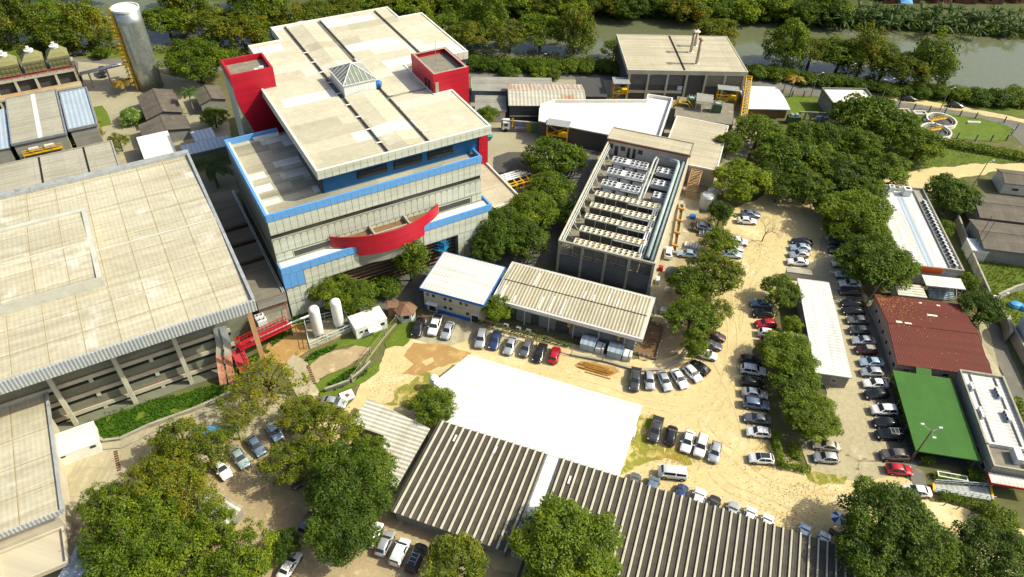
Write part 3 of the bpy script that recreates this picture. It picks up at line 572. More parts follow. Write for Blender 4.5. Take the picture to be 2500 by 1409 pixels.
for z in (14.3, 10.95, 7.6, 4.3, .95):
    b = MB(); b.box(-60, YW - .3, z, XE, YW - .01, z + .75); hp('floor_beam', b, MAT['concrete_beam'])
    b = MB(); b.box(-60, YW - .06, z - .85, XE - .1, YW - .015, z - .02); hp('deck_opening', b, MAT['black_gap'])
    b = MB()
    for k in range(6): b.box(XS - 4.6 - k * 8.85, YW - .25, z - .87, XS - 4.0 - k * 8.85, YW - .062, z - .01)
    hp('beam_corbel', b, MAT['concrete_beam'])
mat('red_line', (.28, .1, .07), rough=.8)
for z in (8.36, 5.06, 1.71):
    b = MB(); b.box(-60, YW - .1, z, XE, YW - .02, z + .1); hp('rail', b, MAT['red_line'])
for k in range(6):
    x = XS - 8.85 * k + (8.85 if k == 0 else 0) * 0; b = MB(); b.box(x - .32, YC - .35, 0, x + .32, YC + .3, 14); hp('column', b, MAT['concrete_beam'])
    b = MB()
    for q, yy in ((-2.2, .3), (2.2, .3), (-.7, .2), (.7, .2), (0, .1)): b.bar((x, YC, 12.6), (x + q, yy, ZR - 1.2), .13)
    hp('bracket', b, MAT['red_line'])
b = MB(); b.box(XE + 3.2, 1.5, 0, XE + 3.7, 2, ZR - 1); hp('corner_post', b, mat('ochre_post', (.5, .3, .14), (.42, .24, .12), rough=.7))
b = MB(); b.bar((-1.2, .3, ZR - 2), (-1.2, .3, 3), .3); hp('downpipe', b, MAT['rust_line'] if 'rust_line' in MAT else MAT['ochre_post'])
for i, (xt, xb) in enumerate((((528, 800), (545, 905)), ((543, 797), (566, 895)))):
    p = [Vector((*HL.L(*xt, 9.5), 9.5)), Vector((*HL.L(*(xt[0] + 8 + i * 4, 838), 6.5), 6.5)), Vector((*HL.L(*(xb[0] - 10, 868), 4.6), 4.6)), Vector((*HL.L(xb[0], 940 - i * 8, .3), .3))]
    for nm, m_, ks in (('chute', 'galv', (0, 1)), ('chute_bend', 'concrete', (1, 2)), ('rusty_chute', 'rust_steel', (2, 3))):
        a, c = p[ks[0]], p[ks[1]]; u = Vector((.55, 0, 0)); t_ = Vector((0, -.02, .35)); b = MB()
        b.add([a - u, a + u, c + u, c - u, a - u - t_, a + u - t_, c + u - t_, c - u - t_], [(3, 2, 1, 0), (4, 5, 6, 7), (0, 1, 5, 4), (2, 3, 7, 6), (0, 4, 7, 3), (1, 2, 6, 5)]); hp(nm, b, MAT[m_])
# ================================================================= the open-topped cooling plant building
ZC = 8.3
PL = Bld('cooling_plant_building', 'open topped plant building full of white condenser fan banks, dark glazed front', 'building', (1364, 586), (1601, 644), (1690, 365), (1483, 345), ZC, theta=-18)
oP = Vector(G(1364, 586, ZC)); PL.o = oP; PL.root.location = (oP.x, oP.y, 0); PW = 19.1; PD = PL.L(1481, 345, ZC)[1]; PL.w = PW; PL.d = PD + 5.6
pp = PL.part; DK = 4.6
mat('plant_deck', (.25, .23, .17), (.17, .155, .12), rough=.9, ns=.5, blot=(.5, .6, (.42, .38, .27)))
mat('plant_glass', (.075, .09, .125), (.095, .11, .145), rough=.25, ns=.4, wall=True, spec=.6)
b = MB(); b.box(.2, .25, 0, PW - .2, PL.d, DK); pp('deck', b, MAT['plant_deck'])
for k in range(5):
    x = k * (PW - .5) / 4; b = MB(); b.box(x, -.12, 0, x + .5, .24, ZC - .45); pp('column', b, MAT['concrete'])
b = MB(); b.box(-.05, -.15, ZC - .45, PW + .05, .26, ZC); pp('front_beam', b, MAT['concrete'])
for k in range(4):
    x = .5 + k * (PW - .5) / 4; x1 = (k + 1) * (PW - .5) / 4
    b = MB(); b.box(x, .0, 1.2, x1, .08, 4.9); pp('glazing', b, MAT['plant_glass'])
    b = MB(); b.box(x, 0, .2, x1, .2, 1.15); pp('sill_panel', b, MAT['charcoal_wall'])
    b = MB(); b.box(x, -.02, 4.9, x1, .1, 5.0); b.box(x + (x1 - x) / 2 - .08, .03, 5.0, x + (x1 - x) / 2 + .08, .15, 7.9)
    for q in range(9): b.box(x, .1, 5.25 + q * .3, x1, .16, 5.4 + q * .3)
    pp('louvre', b, MAT['charcoal_wall'])
b = MB(); b.box(PW - .25, .3, 0, PW, PL.d, ZC - .9); pp('side_wall', b, MAT['beige_wall']); b = MB(); b.box(0, .3, 0, .22, PL.d, DK + .2); pp('side_wall', b, MAT['grey_wall'])
for xx in (.12, PW - .12):
    b = MB(); b.box(xx - .17, .26, ZC - .3, xx + .17, PD + 1, ZC)
    for k in range(12):
        y = 1 + k * (PD - 1) / 11; b.bar((xx, y, DK), (xx, y, ZC - .3), .22)
        if xx < 1 and k < 11: b.bar((xx, y, ZC - .5), (xx + 1.5, y + 1.2, DK + .2), .2); b.bar((xx, y + 1.8, ZC - .4), (xx + .9, y + 1.8, DK + .2), .24); b.bar((xx, y, ZC - .4), (xx + .1, y + 3, DK + .4), .2)
    pp('side_frame', b, MAT['beige_wall'] if xx > 1 else mat('cream_steel', (.62, .58, .45), (.5, .46, .36), rough=.7))
b = MB(); b.tube([(.5, 1, ZC - .6), (.5, PD, ZC - .6)], .16, 8); b.tube([(.75, 1, ZC - 1.1), (.75, PD, ZC - 1.1)], .12, 8); pp('header_pipe', b, MAT['pipe_grey'])
# service rooms at the far end
b = MB(); b.box(0, PD + .9, DK, PW, PL.d, ZC + .4); pp('service_room', b, MAT['white_wall'])
b = MB(); b.box(-.2, PD + .1, ZC + .4, PW + .2, PL.d + .2, ZC + .62); rr = pp('service_roof', b, MAT['beige_roof'])
b = MB(); b.box(-.2, PD + .04, ZC + .2, PW + .2, PD + .1, ZC + .62); b.build('red_edge', mat('brick_red', (.35, .09, .05), rough=.7), rr)
b = MB(); b.rim([(-.25, PD + .1), (PW + .25, PD + .1), (PW + .25, PL.d + .25), (-.25, PL.d + .25)], ZC + .62, ZC + .8, .25); b.build('roof_edge', MAT['concrete'], rr)
for x, w, z0, h, nm in ((.4, .9, DK + 1.6, 1.3, 'window'), (1.7, .9, DK + .05, 2.5, 'door'), (3.1, 1.2, DK + 1.5, 1.2, 'window'), (4.7, .8, DK + .05, 2.6, 'door'), (6.0, .8, DK + .05, 2.6, 'door'), (7.2, 1.2, DK + 1.5, 1.2, 'window')):
    b = MB(); b.box(x, PD + .84, z0, x + w, PD + .9, z0 + h); o = pp(nm, b, MAT['grey_wall']); b = MB(); b.box(x + .1, PD + .81, z0 + .1, x + w - .1, PD + .84, z0 + h - .1); b.build('pane', MAT['dark_glass'], o)
mat('unit_cream', (.74, .69, .54), (.62, .57, .43), rough=.6, ns=1.2); mat('unit_white', (.68, .70, .70), (.56, .58, .6), rough=.55, ns=1.2)
fan_ring = MB().ring(0, 0, 0, .16, .46, .07, 14).mesh('fan_ring'); fan_in = MB()
fan_in.add([(math.cos(j * math.pi / 7) * .39, math.sin(j * math.pi / 7) * .39, .05) for j in range(14)], [tuple(range(14))])
for j in range(4):
    a = j * math.pi / 2; fan_in.add([(.06 * math.cos(a), .06 * math.sin(a), .08), (.36 * math.cos(a), .36 * math.sin(a), .08), (.36 * math.cos(a + .6), .36 * math.sin(a + .6), .11)], [(0, 1, 2)])
fan_in = fan_in.mesh('fan_blade')
fan_ring.materials.append(MAT['unit_cream']); fan_in.materials.append(MAT['chrome_black'])
def fan(parent, x, y, z, r, pale=False, col='unit_cream'):
    o = bpy.data.objects.new('fan', fan_ring); COL.objects.link(o); o.parent = parent; o.location = (x, y, z); o.scale = (r / .46,) * 2 + (1,)
    i = bpy.data.objects.new('fan_blades', fan_in); COL.objects.link(i); i.parent = o
    o.material_slots[0].link = 'OBJECT'; o.material_slots[0].material = MAT[col]
    if pale: i.material_slots[0].link = 'OBJECT'; i.material_slots[0].material = MAT['timber']
    o.rotation_euler = (0, 0, random.random() * 6)
ORD = ['first', 'second', 'third', 'fourth', 'fifth', 'sixth', 'seventh', 'eighth']
rows = [((1498.6, 381), (1584.8, 399), 4, 1), ((1487, 407.5), (1575, 427.7), 4, 1), ((1473, 436), (1565.7, 457.5), 4, 1), ((1456, 465), (1616.8, 500), 12, 0), ((1444, 492.7), (1604, 527.8), 12, 0),
        ((1431.5, 520), (1593, 555.5), 12, 0), ((1418.8, 551), (1580.6, 586), 12, 0), ((1405, 580.4), (1567.8, 618.8), 12, 0)]
for i, (a, c, nf, big) in enumerate(rows):
    zt = 7.35 if not big else 7.0
    (xa, ya), (xb, yb) = PL.L(*a, zt), PL.L(*c, zt); y = (ya + yb) / 2; dep = 1.75 if not big else 2.3
    y0 = y - dep
    P0 = PL.P(xa, y0)
    lab = (f'white condenser bank with black fans, {ORD[i]} row from the far end of the plant' if big else f'cream condenser bank with small round fans, {ORD[7 - i]} row from the glazed front')
    t = thing('condenser_bank', lab, 'air conditioner', (*P0, 0), PL.th, 'condenser banks in the plant building'); wl = xb - xa
    cm = 'unit_white' if big else 'unit_cream'
    b = MB(); b.box(0, 0, zt - (.75 if big else .32), wl, dep, zt); b.build('casing', MAT[cm], t)
    b = MB(); b.box(.1, .12, DK, wl - .1, .2, zt - .4); b.box(.1, dep - .2, DK, wl - .1, dep - .12, zt - .4); b.build('coil', mat('coil_grey', (.10, .095, .08), (.06, .058, .05), rough=.7, ns=1.5), t)
    b = MB(); b.box(.05, .02, DK, wl - .03, dep - .02, DK + .06)
    for k in range(7): x = .05 + k * (wl - .2) / 6; b.box(x, .02, DK, x + .12, .14, zt - .3); b.box(x, dep - .14, DK, x + .12, dep - .02, zt - .3)
    if big:
        for k in range(3): x = .6 + k * wl / 3; b.box(x, -.25, DK + .3, x + wl / 3 - .8, .04, DK + 1.5)
    b.build('frame', MAT[cm], t)
    if big:
        for k in range(7):
            x = .75 + k * 1.28 * (wl / 10.3) + (.9 if k > 2 else 0)
            for q in (.62, 1.7): fan(t, min(x, wl - .6), q, zt, .5, col=cm)
    else:
        for k in range(12):
            x = .7 + k * (wl - 1.4) / 11
            for q in (.45, 1.3): fan(t, x, q, zt, .36, pale=(i == 6 and k > 5) or (i == 7 and k < 6))
    b = MB(); b.tube([(wl * .52, -.35, zt - .25), (wl - .3, -.35, zt - .25), (wl + .5, .2, zt - .25)], .15, 8); b.build('manifold_pipe', MAT['pipe_grey'], t)
for i, (a, c, dep) in enumerate((((1608, 404), (1649, 419), 2.2), ((1596.5, 432), (1638, 449), 2.2), ((1598.7, 464), (1629.5, 476.7), 2.3))):
    zt = 6.6; (xa, ya), (xb, yb) = PL.L(*a, zt), PL.L(*c, zt); y0 = (ya + yb) / 2 - dep; wl = xb - xa
    t = thing('condenser_unit', f'small white condenser of {"six" if i < 2 else "four"} black fans beside the teal pipe, {["farthest", "middle", "nearest"][i]} of three', 'air conditioner', (*PL.P(xa, y0), 0), PL.th, 'small condensers beside the teal pipe')
    b = MB(); b.box(0, 0, 5.5, wl, dep, zt); b.build('casing', MAT['unit_white'], t); b = MB(); b.box(.1, .1, DK, wl - .1, dep - .1, 5.5); b.build('coil', MAT['chrome_black'], t)
    nn = 3 if i < 2 else 2
    for k in range(nn):
        for q in (.6, 1.65): fan(t, (k + .5) * wl / nn, q, zt, .48, col='unit_white')
px = PW - 1.9
b = MB(); b.tube([(px - 2.2, PD - 1.2, 7.6), (px - .3, PD - 1.6, 7.7), (px, PD - 3, 7.7), (px, 2, 7.7)], .42, 12); pt = b.build('chilled_water_pipe', MAT['teal_pipe'], None, loc=(oP.x, oP.y, 0), rz=PL.th, smooth=True); tag(pt, 'thick teal insulated pipe running the length of the plant deck', 'pipe')
b = MB(); b.tube([(px + 1.0, PD - 1.2, 7.5), (px + 1.0, 1.4, 7.5)], .36, 12); pt = b.build('chilled_water_pipe', MAT['teal_pipe'], None, loc=(oP.x, oP.y, 0), rz=PL.th, smooth=True); tag(pt, 'second teal pipe beside the right hand wall of the plant deck', 'pipe')
b = MB(); x = px - 5.6; b.tube([(x + .3, PD - .6, 7.2), (x, PD - 2, 7.2), (x, PD - 19, 7.2), (x + .8, PD - 20, 7.2)], .26, 8); b.tube([(x + .8, PD - 1, 7.1), (x + .7, PD - 18, 7.1)], .2, 8)
pt = b.build('service_pipe', MAT['pipe_grey'], None, loc=(oP.x, oP.y, 0), rz=PL.th, smooth=True); tag(pt, 'grey pipe pair with bent end between the white condenser banks', 'pipe')
b = MB()
for q in (0, .55, 1.0): b.tube([(px - .9 - q, 21, 7.2), (px - .9 - q, 1.2, 7.2)], .2, 8)
pt = b.build('service_pipe', MAT['galv'], None, loc=(oP.x, oP.y, 0), rz=PL.th, smooth=True); tag(pt, 'bright metal pipe pair at the right ends of the cream condenser banks', 'pipe')
# ================================================================= generic low buildings
def low(name, label, fl, fr, br, bl, z, roofm='beige_roof', wallm='beige_wall', ov=.4, th=.22, kind='flat', rise=.8, theta=None, par=0, parm='concrete', edge=None, open_=False, cat='building', group=None, wl=None):
    B = Bld(name, label, cat, fl, fr, br, bl, z, group, theta); w, d = B.w, B.d; B.ov = ov
    if not open_:
        b = MB(); b.box(ov, ov, 0, w - ov, d - ov, z - (.02 if kind == 'flat' else -.0) - th); B.part('wall', b, MAT[wallm])
    if kind == 'flat':
        b = MB(); b.box(0, 0, z - th, w, d, z); r = B.part('roof', b, MAT[roofm])
    elif kind in ('gable', 'gabley'):
        b = MB(); GL = []
        if kind == 'gable':   # ridge parallel to the front
            P = [(0, 0, z), (w, 0, z), (w, d / 2, z + rise), (0, d / 2, z + rise), (w, d, z), (0, d, z)]; ed = [((ov, ov), (ov, d - ov)), ((w - ov, ov), (w - ov, d - ov))]
            for x in (ov, w - ov - .15): g = MB(); GL.append(g); g.add([(x, ov, z - .3), (x + .15, ov, z - .3), (x + .15, d - ov, z - .3), (x, d - ov, z - .3), (x, d / 2, z + rise - .12), (x + .15, d / 2, z + rise - .12)], [(0, 3, 4), (1, 5, 2), (0, 4, 5, 1), (3, 2, 5, 4), (0, 1, 2, 3)])
        else:
            P = [(0, 0, z), (0, d, z), (w / 2, d, z + rise), (w / 2, 0, z + rise), (w, d, z), (w, 0, z)]
            g = MB()
            for y in (ov, d - ov - .15): g = MB(); GL.append(g); g.add([(ov, y, z - .3), (ov, y + .15, z - .3), (w - ov, y + .15, z - .3), (w - ov, y, z - .3), (w / 2, y, z + rise - .12), (w / 2, y + .15, z + rise - .12)], [(0, 3, 4), (1, 5, 2), (0, 4, 5, 1), (3, 2, 5, 4), (0, 1, 2, 3)])
        up = P if kind == 'gable' else [P[i] for i in (1, 0, 3, 2, 5, 4)]
        lo = [(x, y, q - .12) for x, y, q in up]
        b.add(up + lo, [(0, 1, 2, 3), (3, 2, 4, 5), (9, 8, 7, 6), (11, 10, 8, 9), (0, 6, 7, 1), (4, 10, 11, 5), (1, 7, 8, 2), (2, 8, 10, 4), (3, 9, 6, 0), (5, 11, 9, 3)])
        r = B.part('roof', b, MAT[roofm]); [q.build('gable', MAT[wallm], B.root) for q in GL]
        b = MB()
        if kind == 'gable': b.box(-.02, d / 2 - .2, z + rise - .03, w + .02, d / 2 + .2, z + rise + .05)
        else: b.box(w / 2 - .2, -.02, z + rise - .03, w / 2 + .2, d + .02, z + rise + .05)
        b.build('ridge_capping', MAT[roofm], r)
    if par:
        b = MB(); b.rim([(-.05, -.05), (w + .05, -.05), (w + .05, d + .05), (-.05, d + .05)], z - th - .1, z + par, .3); B.part('parapet', b, MAT[parm])
    if edge:
        b = MB(); b.rim([(-.08, -.08), (w + .08, -.08), (w + .08, d + .08), (-.08, d + .08)], z - edge[1], z + .05, .075); B.part('fascia', b, MAT[edge[0]])
    return B
# blue-trimmed white-roofed office and the long canopy-roofed building in front of the plant
BT = low('office_building', 'two storey office with white metal roof, blue fascia and blue plinth', (1022, 703.5), (1178.6, 742.7), (1236.5, 652.4), (1085, 616), 5.7, 'white_roof', 'beige_wall', ov=.5, edge=('blue_trim', .5), theta=-18)
for u, z in ((.9, 3.6), (2.1, 3.6), (4.4, 3.6), (5.5, 3.6), (7.6, 3.6), (8.7, 3.6), (4.4, 1.5), (5.5, 1.5), (8.9, 1.4)): BT.window('f', u, .8, z, .9, off=.5)
b = MB(); b.box(3.2, .42, 0, 9.8, .5, .9); b.box(.5, .42, 0, 1.0, .5, 1.2); BT.part('plinth', b, MAT['blue_trim'])
for u in (1.4, 10.0):
    b = MB(); b.box(u, .40, 0, u + 1.6, .5, 2.3); o = BT.part('door', b, MAT['white_frame']); b = MB(); b.box(u + .15, .37, .2, u + 1.45, .41, 1.9); b.build('pane', MAT['dark_glass'], o)
b = MB(); b.box(1.2, -.5, 2.4, 3.4, .45, 2.5); BT.part('porch_roof', b, MAT['white_paint'])
BW = low('workshop_building', 'long low building with ribbed cream sheet roof and white fascia facing the car park', (1199, 730), (1569, 828), (1599, 727), (1252, 640.5), 4.9, 'white_roof', 'grey_wall', ov=1.2, theta=-18, edge=('white_paint', .75))
mat('ribbed_cream', (.60, .555, .41), (.5, .46, .34), rough=.8, ns=.2, corr=(.62, 'X', .45), bump=.9, streak=1, blot=(.35, .66, (.75, .73, .66)))
b = MB(); w, d = BW.w, BW.d; b.add([(.35, .35, 4.93), (w - .35, .35, 4.93), (w - .35, d / 2, 5.25), (.35, d / 2, 5.25), (w - .35, d - .35, 4.93), (.35, d - .35, 4.93)], [(0, 1, 2, 3), (3, 2, 4, 5), (0, 3, 5), (1, 4, 2)]); o = BW.part('sheet_roof', b, MAT['ribbed_cream'])
b = MB(); b.box(.4, d / 2 - .1, 5.24, w - .4, d / 2 + .1, 5.29); b.build('ridge_gap', MAT['black_gap'], o)
random.seed(4); b = MB()
for k in range(11):
    x = 1.5 + k * 2.3 + random.uniform(-.5, .5); y = random.choice((.6, d / 2 + .4)); q = random.uniform(1.5, 4.5); z0 = 4.955 + (y - .35) / (d / 2 - .35) * .32 if y < d / 2 else 5.27 - (y - d / 2) * .063
    z1 = z0 + q * (.063 if y < d / 2 else -.063); b.add([(x, y, z0 + .04), (x + .3, y, z0 + .04), (x + .3, y + q, z1 + .04), (x, y + q, z1 + .04)], [(0, 1, 2, 3)])
b.build('sheet_patch', MAT['flat_white'], o)
b = MB()
for k in range(6): b.cyl(1.6 + k * 4.7, .5, 0, 4.2, .12, n=8)
BW.part('veranda_post', b, MAT['concrete_beam'])
for u in (3, 7.4, 12.2):
    b = MB(); b.box(u, 1.1, 0.1, u + (2.6 if u > 10 else 1.5), 1.19, 2.6); BW.part('door', b, MAT['charcoal_wall'])
for k in range(2):
    b = MB(); b.tube([(14.8 + 9.2 * k, .3, 4.2), (14.8 + 9.2 * k, .3, 2.9)], .28, 8); BW.part('downpipe', b, mat('orange_paint', (.5, .26, .05), rough=.6))
SZ = [(1236, 800), (1266, 808), (1290, 814)]
for k, (x, y) in enumerate(SZ):
    g = G(x, y); b = MB(); b.box(-.45, -.2, 0, .45, .2, .7); t = b.build('condenser_unit', MAT['unit_white'], None, loc=(*g, .3), rz=R_(-18)); tag(t, f'small white split condenser on the ground by the workshop wall, {["left", "middle", "right"][k]} of three', 'air conditioner', 'split condensers by the workshop wall')
    f = MB(); f.cyl(0, 0, 0, .02, .27, n=12); fo = f.build('fan', MAT['chrome_black'], t, loc=(-.1, -.2, .35)); fo.rotation_euler = (R_(90), 0, 0)
# the blown-out white hall at the centre with the domed tank beside it
WT = [G(*p, 2.7) for p in ((1066, 1026), (1512, 1164), (1568, 992), (1144, 867), (1059, 933))]
wo = WT[0]; wh = thing('white_roofed_hall', 'large hall with plain brilliant white roof between the car park and the striped sheds', 'building', (*wo, 0), R_(-18))
def loc18(p, o): v = Vector(p) - Vector(o); c, s = math.cos(R_(-18)), math.sin(R_(-18)); return (v.x * c + v.y * s, -v.x * s + v.y * c)
wp = [loc18(p, wo) for p in WT]
b = MB(); b.prism(inset(wp, .45), 0, 2.35); b.build('wall', MAT['white_wall'], wh)
b = MB(); b.prism(wp, 2.4, 2.7); b.build('roof', MAT['membrane'], wh)
b = MB(); b.prism([(wp[2][0] + .06, wp[2][1] + .05), (wp[3][0] - .05, wp[3][1] + .05), (wp[3][0] - .1, wp[3][1] - .5), (wp[2][0], wp[2][1] - .5)], 2.71, 2.78); b.build('roof_edge', MAT['flat_white'], wh)
b = MB(); b.box(wp[2][0] - .42, wp[2][1] - 5.5, .5, wp[2][0] + .1, wp[2][1] - 3.5, 1.6); b.build('wall_unit', MAT['white_paint'], wh)
g = G(1061, 948); b = MB(); b.cyl(0, 0, 0, 2.6, .75, n=20); b.lathe(0, 0, [(.8, 2.6), (.72, 2.85), (.3, 3.0), (.02, 3.02)], 20); t = b.build('round_tank', MAT['white_paint'], None, loc=(*g, 0), smooth=True); tag(t, 'white round tank at the cut corner of the white roofed hall', 'tank')
# striped sheds, front: dark weathered sheet with pale raised ribs
mat('canal_roof', (.105, .094, .075), (.075, .067, .054), rough=.95, ns=.5, streak=2, blot=(1.1, .66, (.17, .15, .115)), bump=.3)
mat('canal_rib', (.50, .475, .385), (.42, .40, .32), rough=.9, ns=1.2, blot=(.8, .62, (.36, .33, .25)))
def striped(name, label, fl, fr, br, bl, z, per, first):
    B = Bld(name, label, 'shed', fl, fr, br, bl, z, 'striped sheds at the front', theta=-18)
    w, d = B.w, B.d; b = MB(); n = int(w / per)
    b.box(0, 0, z - .12, w, d, z - .02); x = first
    r = MB(); sp = MB()
    while x < w - .1:
        r.add([(x - .2, -.05, z - .02), (x + .24, -.05, z - .02), (x + .16, -.05, z + .2), (x - .06, -.05, z + .2), (x - .2, d + .1, z - .02), (x + .24, d + .1, z - .02), (x + .16, d + .1, z + .2), (x - .06, d + .1, z + .2)], [(1, 5, 6, 2), (2, 6, 7, 3), (0, 1, 2, 3), (4, 7, 6, 5)])
        sp.add([(x - .21, -.05, z - .02), (x - .07, -.05, z + .2), (x - .07, d + .1, z + .2), (x - .21, d + .1, z - .02)], [(0, 1, 2, 3)])  # flank turned from the sun gets the dark sheet colour as its shade
        for q in (.33, .66): b.box(x + per * q - .05, -.02, z - .021, x + per * q + .05, d + .06, z + .02)
        x += per
    ro = B.part('roof', b, MAT['canal_roof']); r.build('roof_ribs', MAT['canal_rib'], ro); sp.build('rib_shade_flank', MAT['canal_roof'], ro)
    b = MB(); b.box(.5, .5, 0, w - .5, d - .5 if d < 30 else d - 5.5, z - .14); B.part('wall', b, MAT['grey_wall'])
    return B
S1 = striped('striped_shed', 'smaller dark shed roof with pale ribs left of the white sheeted strip', (961, 1251), (1237, 1348), (1335, 1106), (1066, 1026), 2.8, 1.19, .5)
for u, v in ((3.6, 14), (10.2, 14.2)):
    b = MB(); b.box(u - .1, v, 2.99, u + .2, v + 1.3, 3.03); S1.part('skylight_sheet', b, MAT['white_paint'])
zz = 2.8; A = Vector(G(1367, 1118, zz)); dr = Vector((math.cos(R_(-18)), math.sin(R_(-18)))); nr = Vector((-dr.y, dr.x))
dl = (A - nr * 26)
B = Bld.__new__(Bld); B.th = R_(-18); B.c, B.s = math.cos(B.th), math.sin(B.th); B.o = dl; B.w = 45; B.d = 26; B.z = zz
B.root = thing('striped_shed', 'long dark pale ribbed shed roof running off the bottom edge, cars below its far eave', 'shed', (dl.x, dl.y, 0), B.th, 'striped sheds at the front')
def _fill(B, per, first, z):
    w, d = B.w, B.d; b, r, sp = MB(), MB(), MB(); b.box(0, 0, z - .12, w, d, z - .02); x = first
    while x < w - .1:
        r.add([(x - .2, -.05, z - .02), (x + .24, -.05, z - .02), (x + .16, -.05, z + .2), (x - .06, -.05, z + .2), (x - .2, d + .1, z - .02), (x + .24, d + .1, z - .02), (x + .16, d + .1, z + .2), (x - .06, d + .1, z + .2)], [(1, 5, 6, 2), (2, 6, 7, 3), (0, 1, 2, 3), (4, 7, 6, 5)])
        sp.add([(x - .21, -.05, z - .02), (x - .07, -.05, z + .2), (x - .07, d + .1, z + .2), (x - .21, d + .1, z - .02)], [(0, 1, 2, 3)])  # shaded side of each rib coloured dark
        for q in (.33, .66): b.box(x + per * q - .05, -.02, z - .021, x + per * q + .05, d + .06, z + .02)
        x += per
    ro = B.part('roof', b, MAT['canal_roof']); r.build('roof_ribs', MAT['canal_rib'], ro); sp.build('rib_shade_flank', MAT['canal_roof'], ro)
_fill(B, 1.2, .6, zz)
b = MB(); b.box(.5, .5, 0, 8, B.d - .6, zz - .14); b.box(8, .5, 0, B.w - .5, B.d - 6, zz - .14); B.part('wall', b, MAT['grey_wall'])
for u in range(9, 45, 6):
    b = MB(); b.cyl(u, B.d - .4, 0, zz - .1, .09, n=8); B.part('post', b, MAT['galv'])
b = MB(); b.box(2.3, 22, 2.99, 2.6, 23.4, 3.03); B.part('skylight_sheet', b, MAT['white_paint'])
LINK = low('covered_link', 'narrow white sheeted roof strip between the two striped sheds', (1247, 1338), (1285, 1350), (1368, 1114), (1333, 1104), 2.62, 'membrane', 'white_wall', ov=.15, theta=-18)
# L-shaped ribbed shed
LS = [G(*p, 2.6) for p in ((899, 972), (1050, 1046), (967, 1190), (905, 1150), (937, 1063.5), (855, 1035))]
lo_ = LS[5]; ls = thing('ribbed_shed', 'L shaped shed with stained white ribbed roof beside the small dark green tree', 'shed', (*lo_, 0), R_(-18)); lpz = [loc18(p, lo_) for p in LS]
mat('ribbed_white', (.70, .68, .59), (.58, .56, .48), rough=.8, ns=.25, corr=(.75, 'Y', .55), bump=.9, streak=1)
b = MB(); b.prism(inset(lpz[::-1], .3), 0, 2.4); b.build('wall', MAT['grey_wall'], ls); b = MB(); b.prism(lpz, 2.42, 2.6); b.build('roof', MAT['ribbed_white'], ls)
# front left hall
BL = low('corner_hall', 'cream ribbed roof building cut by the left edge beside the white container', (-60, 1327), (158, 1248), (103, 965), (-60, 1020), 7.6, 'sheet_roof', 'beige_wall', ov=.8, theta=TH)
b = MB(); w, d = BL.w, BL.d; b.box(0, -.1, 7.0, w + .1, .0, 7.9); BL.part('gutter_fascia', b, MAT['metal_fascia'])
b = MB(); b.box(w, 0, 7.3, w + .35, d, 7.95); b.box(0, d, 7.2, w + .35, d + .6, 7.95); BL.part('roof_gutter', b, MAT['gutter_metal'])
b = MB(); b.box(w - 9, -5.2, 2.9, w - 1, .8, 3.2); b.rim([(w - 9, -5.2), (w - 1, -5.2), (w - 1, .75), (w - 9, .75)], 3.2, 3.7, .3); o = BL.part('porch', b, MAT['beige_wall'])
b = MB(); b.box(w - 8.6, -4.8, 0, w - 8.2, -4.4, 2.9); b.box(w - 1.8, -4.8, 0, w - 1.4, -4.4, 2.9); b.build('porch_column', MAT['concrete'], o)
# ================================================================= buildings behind and to the right
LW = low('left_factory_building', 'long left building with cream flat roof, white strip and grey metal edges', (32, 352), (163.5, 327), (138, 218.4), (9.6, 243), 7.5, 'grey_beige_roof', 'grey_wall', ov=.3, par=.25, parm='galv', theta=TH)
b = MB(); b.box(LW.w * .48, .3, 7.51, LW.w * .56, LW.d - .3, 7.56); LW.part('roof_strip', b, MAT['white_paint'])
low('left_factory_wing', 'pale blue grey metal roof wing right of the cream flat roof', (167, 322), (238, 301), (211, 214), (145, 227), 7.2, 'blue_grey_roof', 'grey_wall', ov=.3, par=.3, parm='galv', theta=TH)
low('left_factory_wing', 'pale blue metal roof wing cut by the left edge', (-80, 386), (31, 353), (6, 262), (-100, 290), 7.0, 'blue_grey_roof', 'grey_wall', ov=.3, theta=TH)
LB = low('flat_roof_building', 'long dull beige flat roof behind the big hall at left', (-60, 492), (300, 415), (266, 335.5), (-80, 432), 8.2, 'grey_beige_roof', 'grey_wall', ov=.2, par=.2, parm='concrete', theta=TH)
for f in (.46, .78):
    b = MB(); b.box(LB.w * f, .2, 8.21, LB.w * f + .35, LB.d - .2, 8.3); LB.part('expansion_joint', b, MAT['black_gap'])
Yp = Vector(G(105, 366, 4.5)); yt = thing('maintenance_platform', 'yellow railed platform with two white boxes in the gap between left roofs', 'platform', (Yp.x, Yp.y, 0), R_(TH))
b = MB(); b.box(-4, -.8, 4.3, 4, .8, 4.5)
for x in (-4, -2, 0, 2, 4):
    for y in (-.8, .8): b.bar((x, y, 0 if abs(x) == 4 else 4.4), (x, y, 5.6), .1)
for z in (5.1, 5.6):
    for y in (-.8, .8): b.bar((-4, y, z), (4, y, z), .09)
b.build('frame', MAT['yellow_steel'], yt)
for x in (-1.6, 1.6): b = MB(); b.box(x - 1, -.6, 5.0, x + 1, .6, 5.8); b.build('box', MAT['white_paint'], yt)
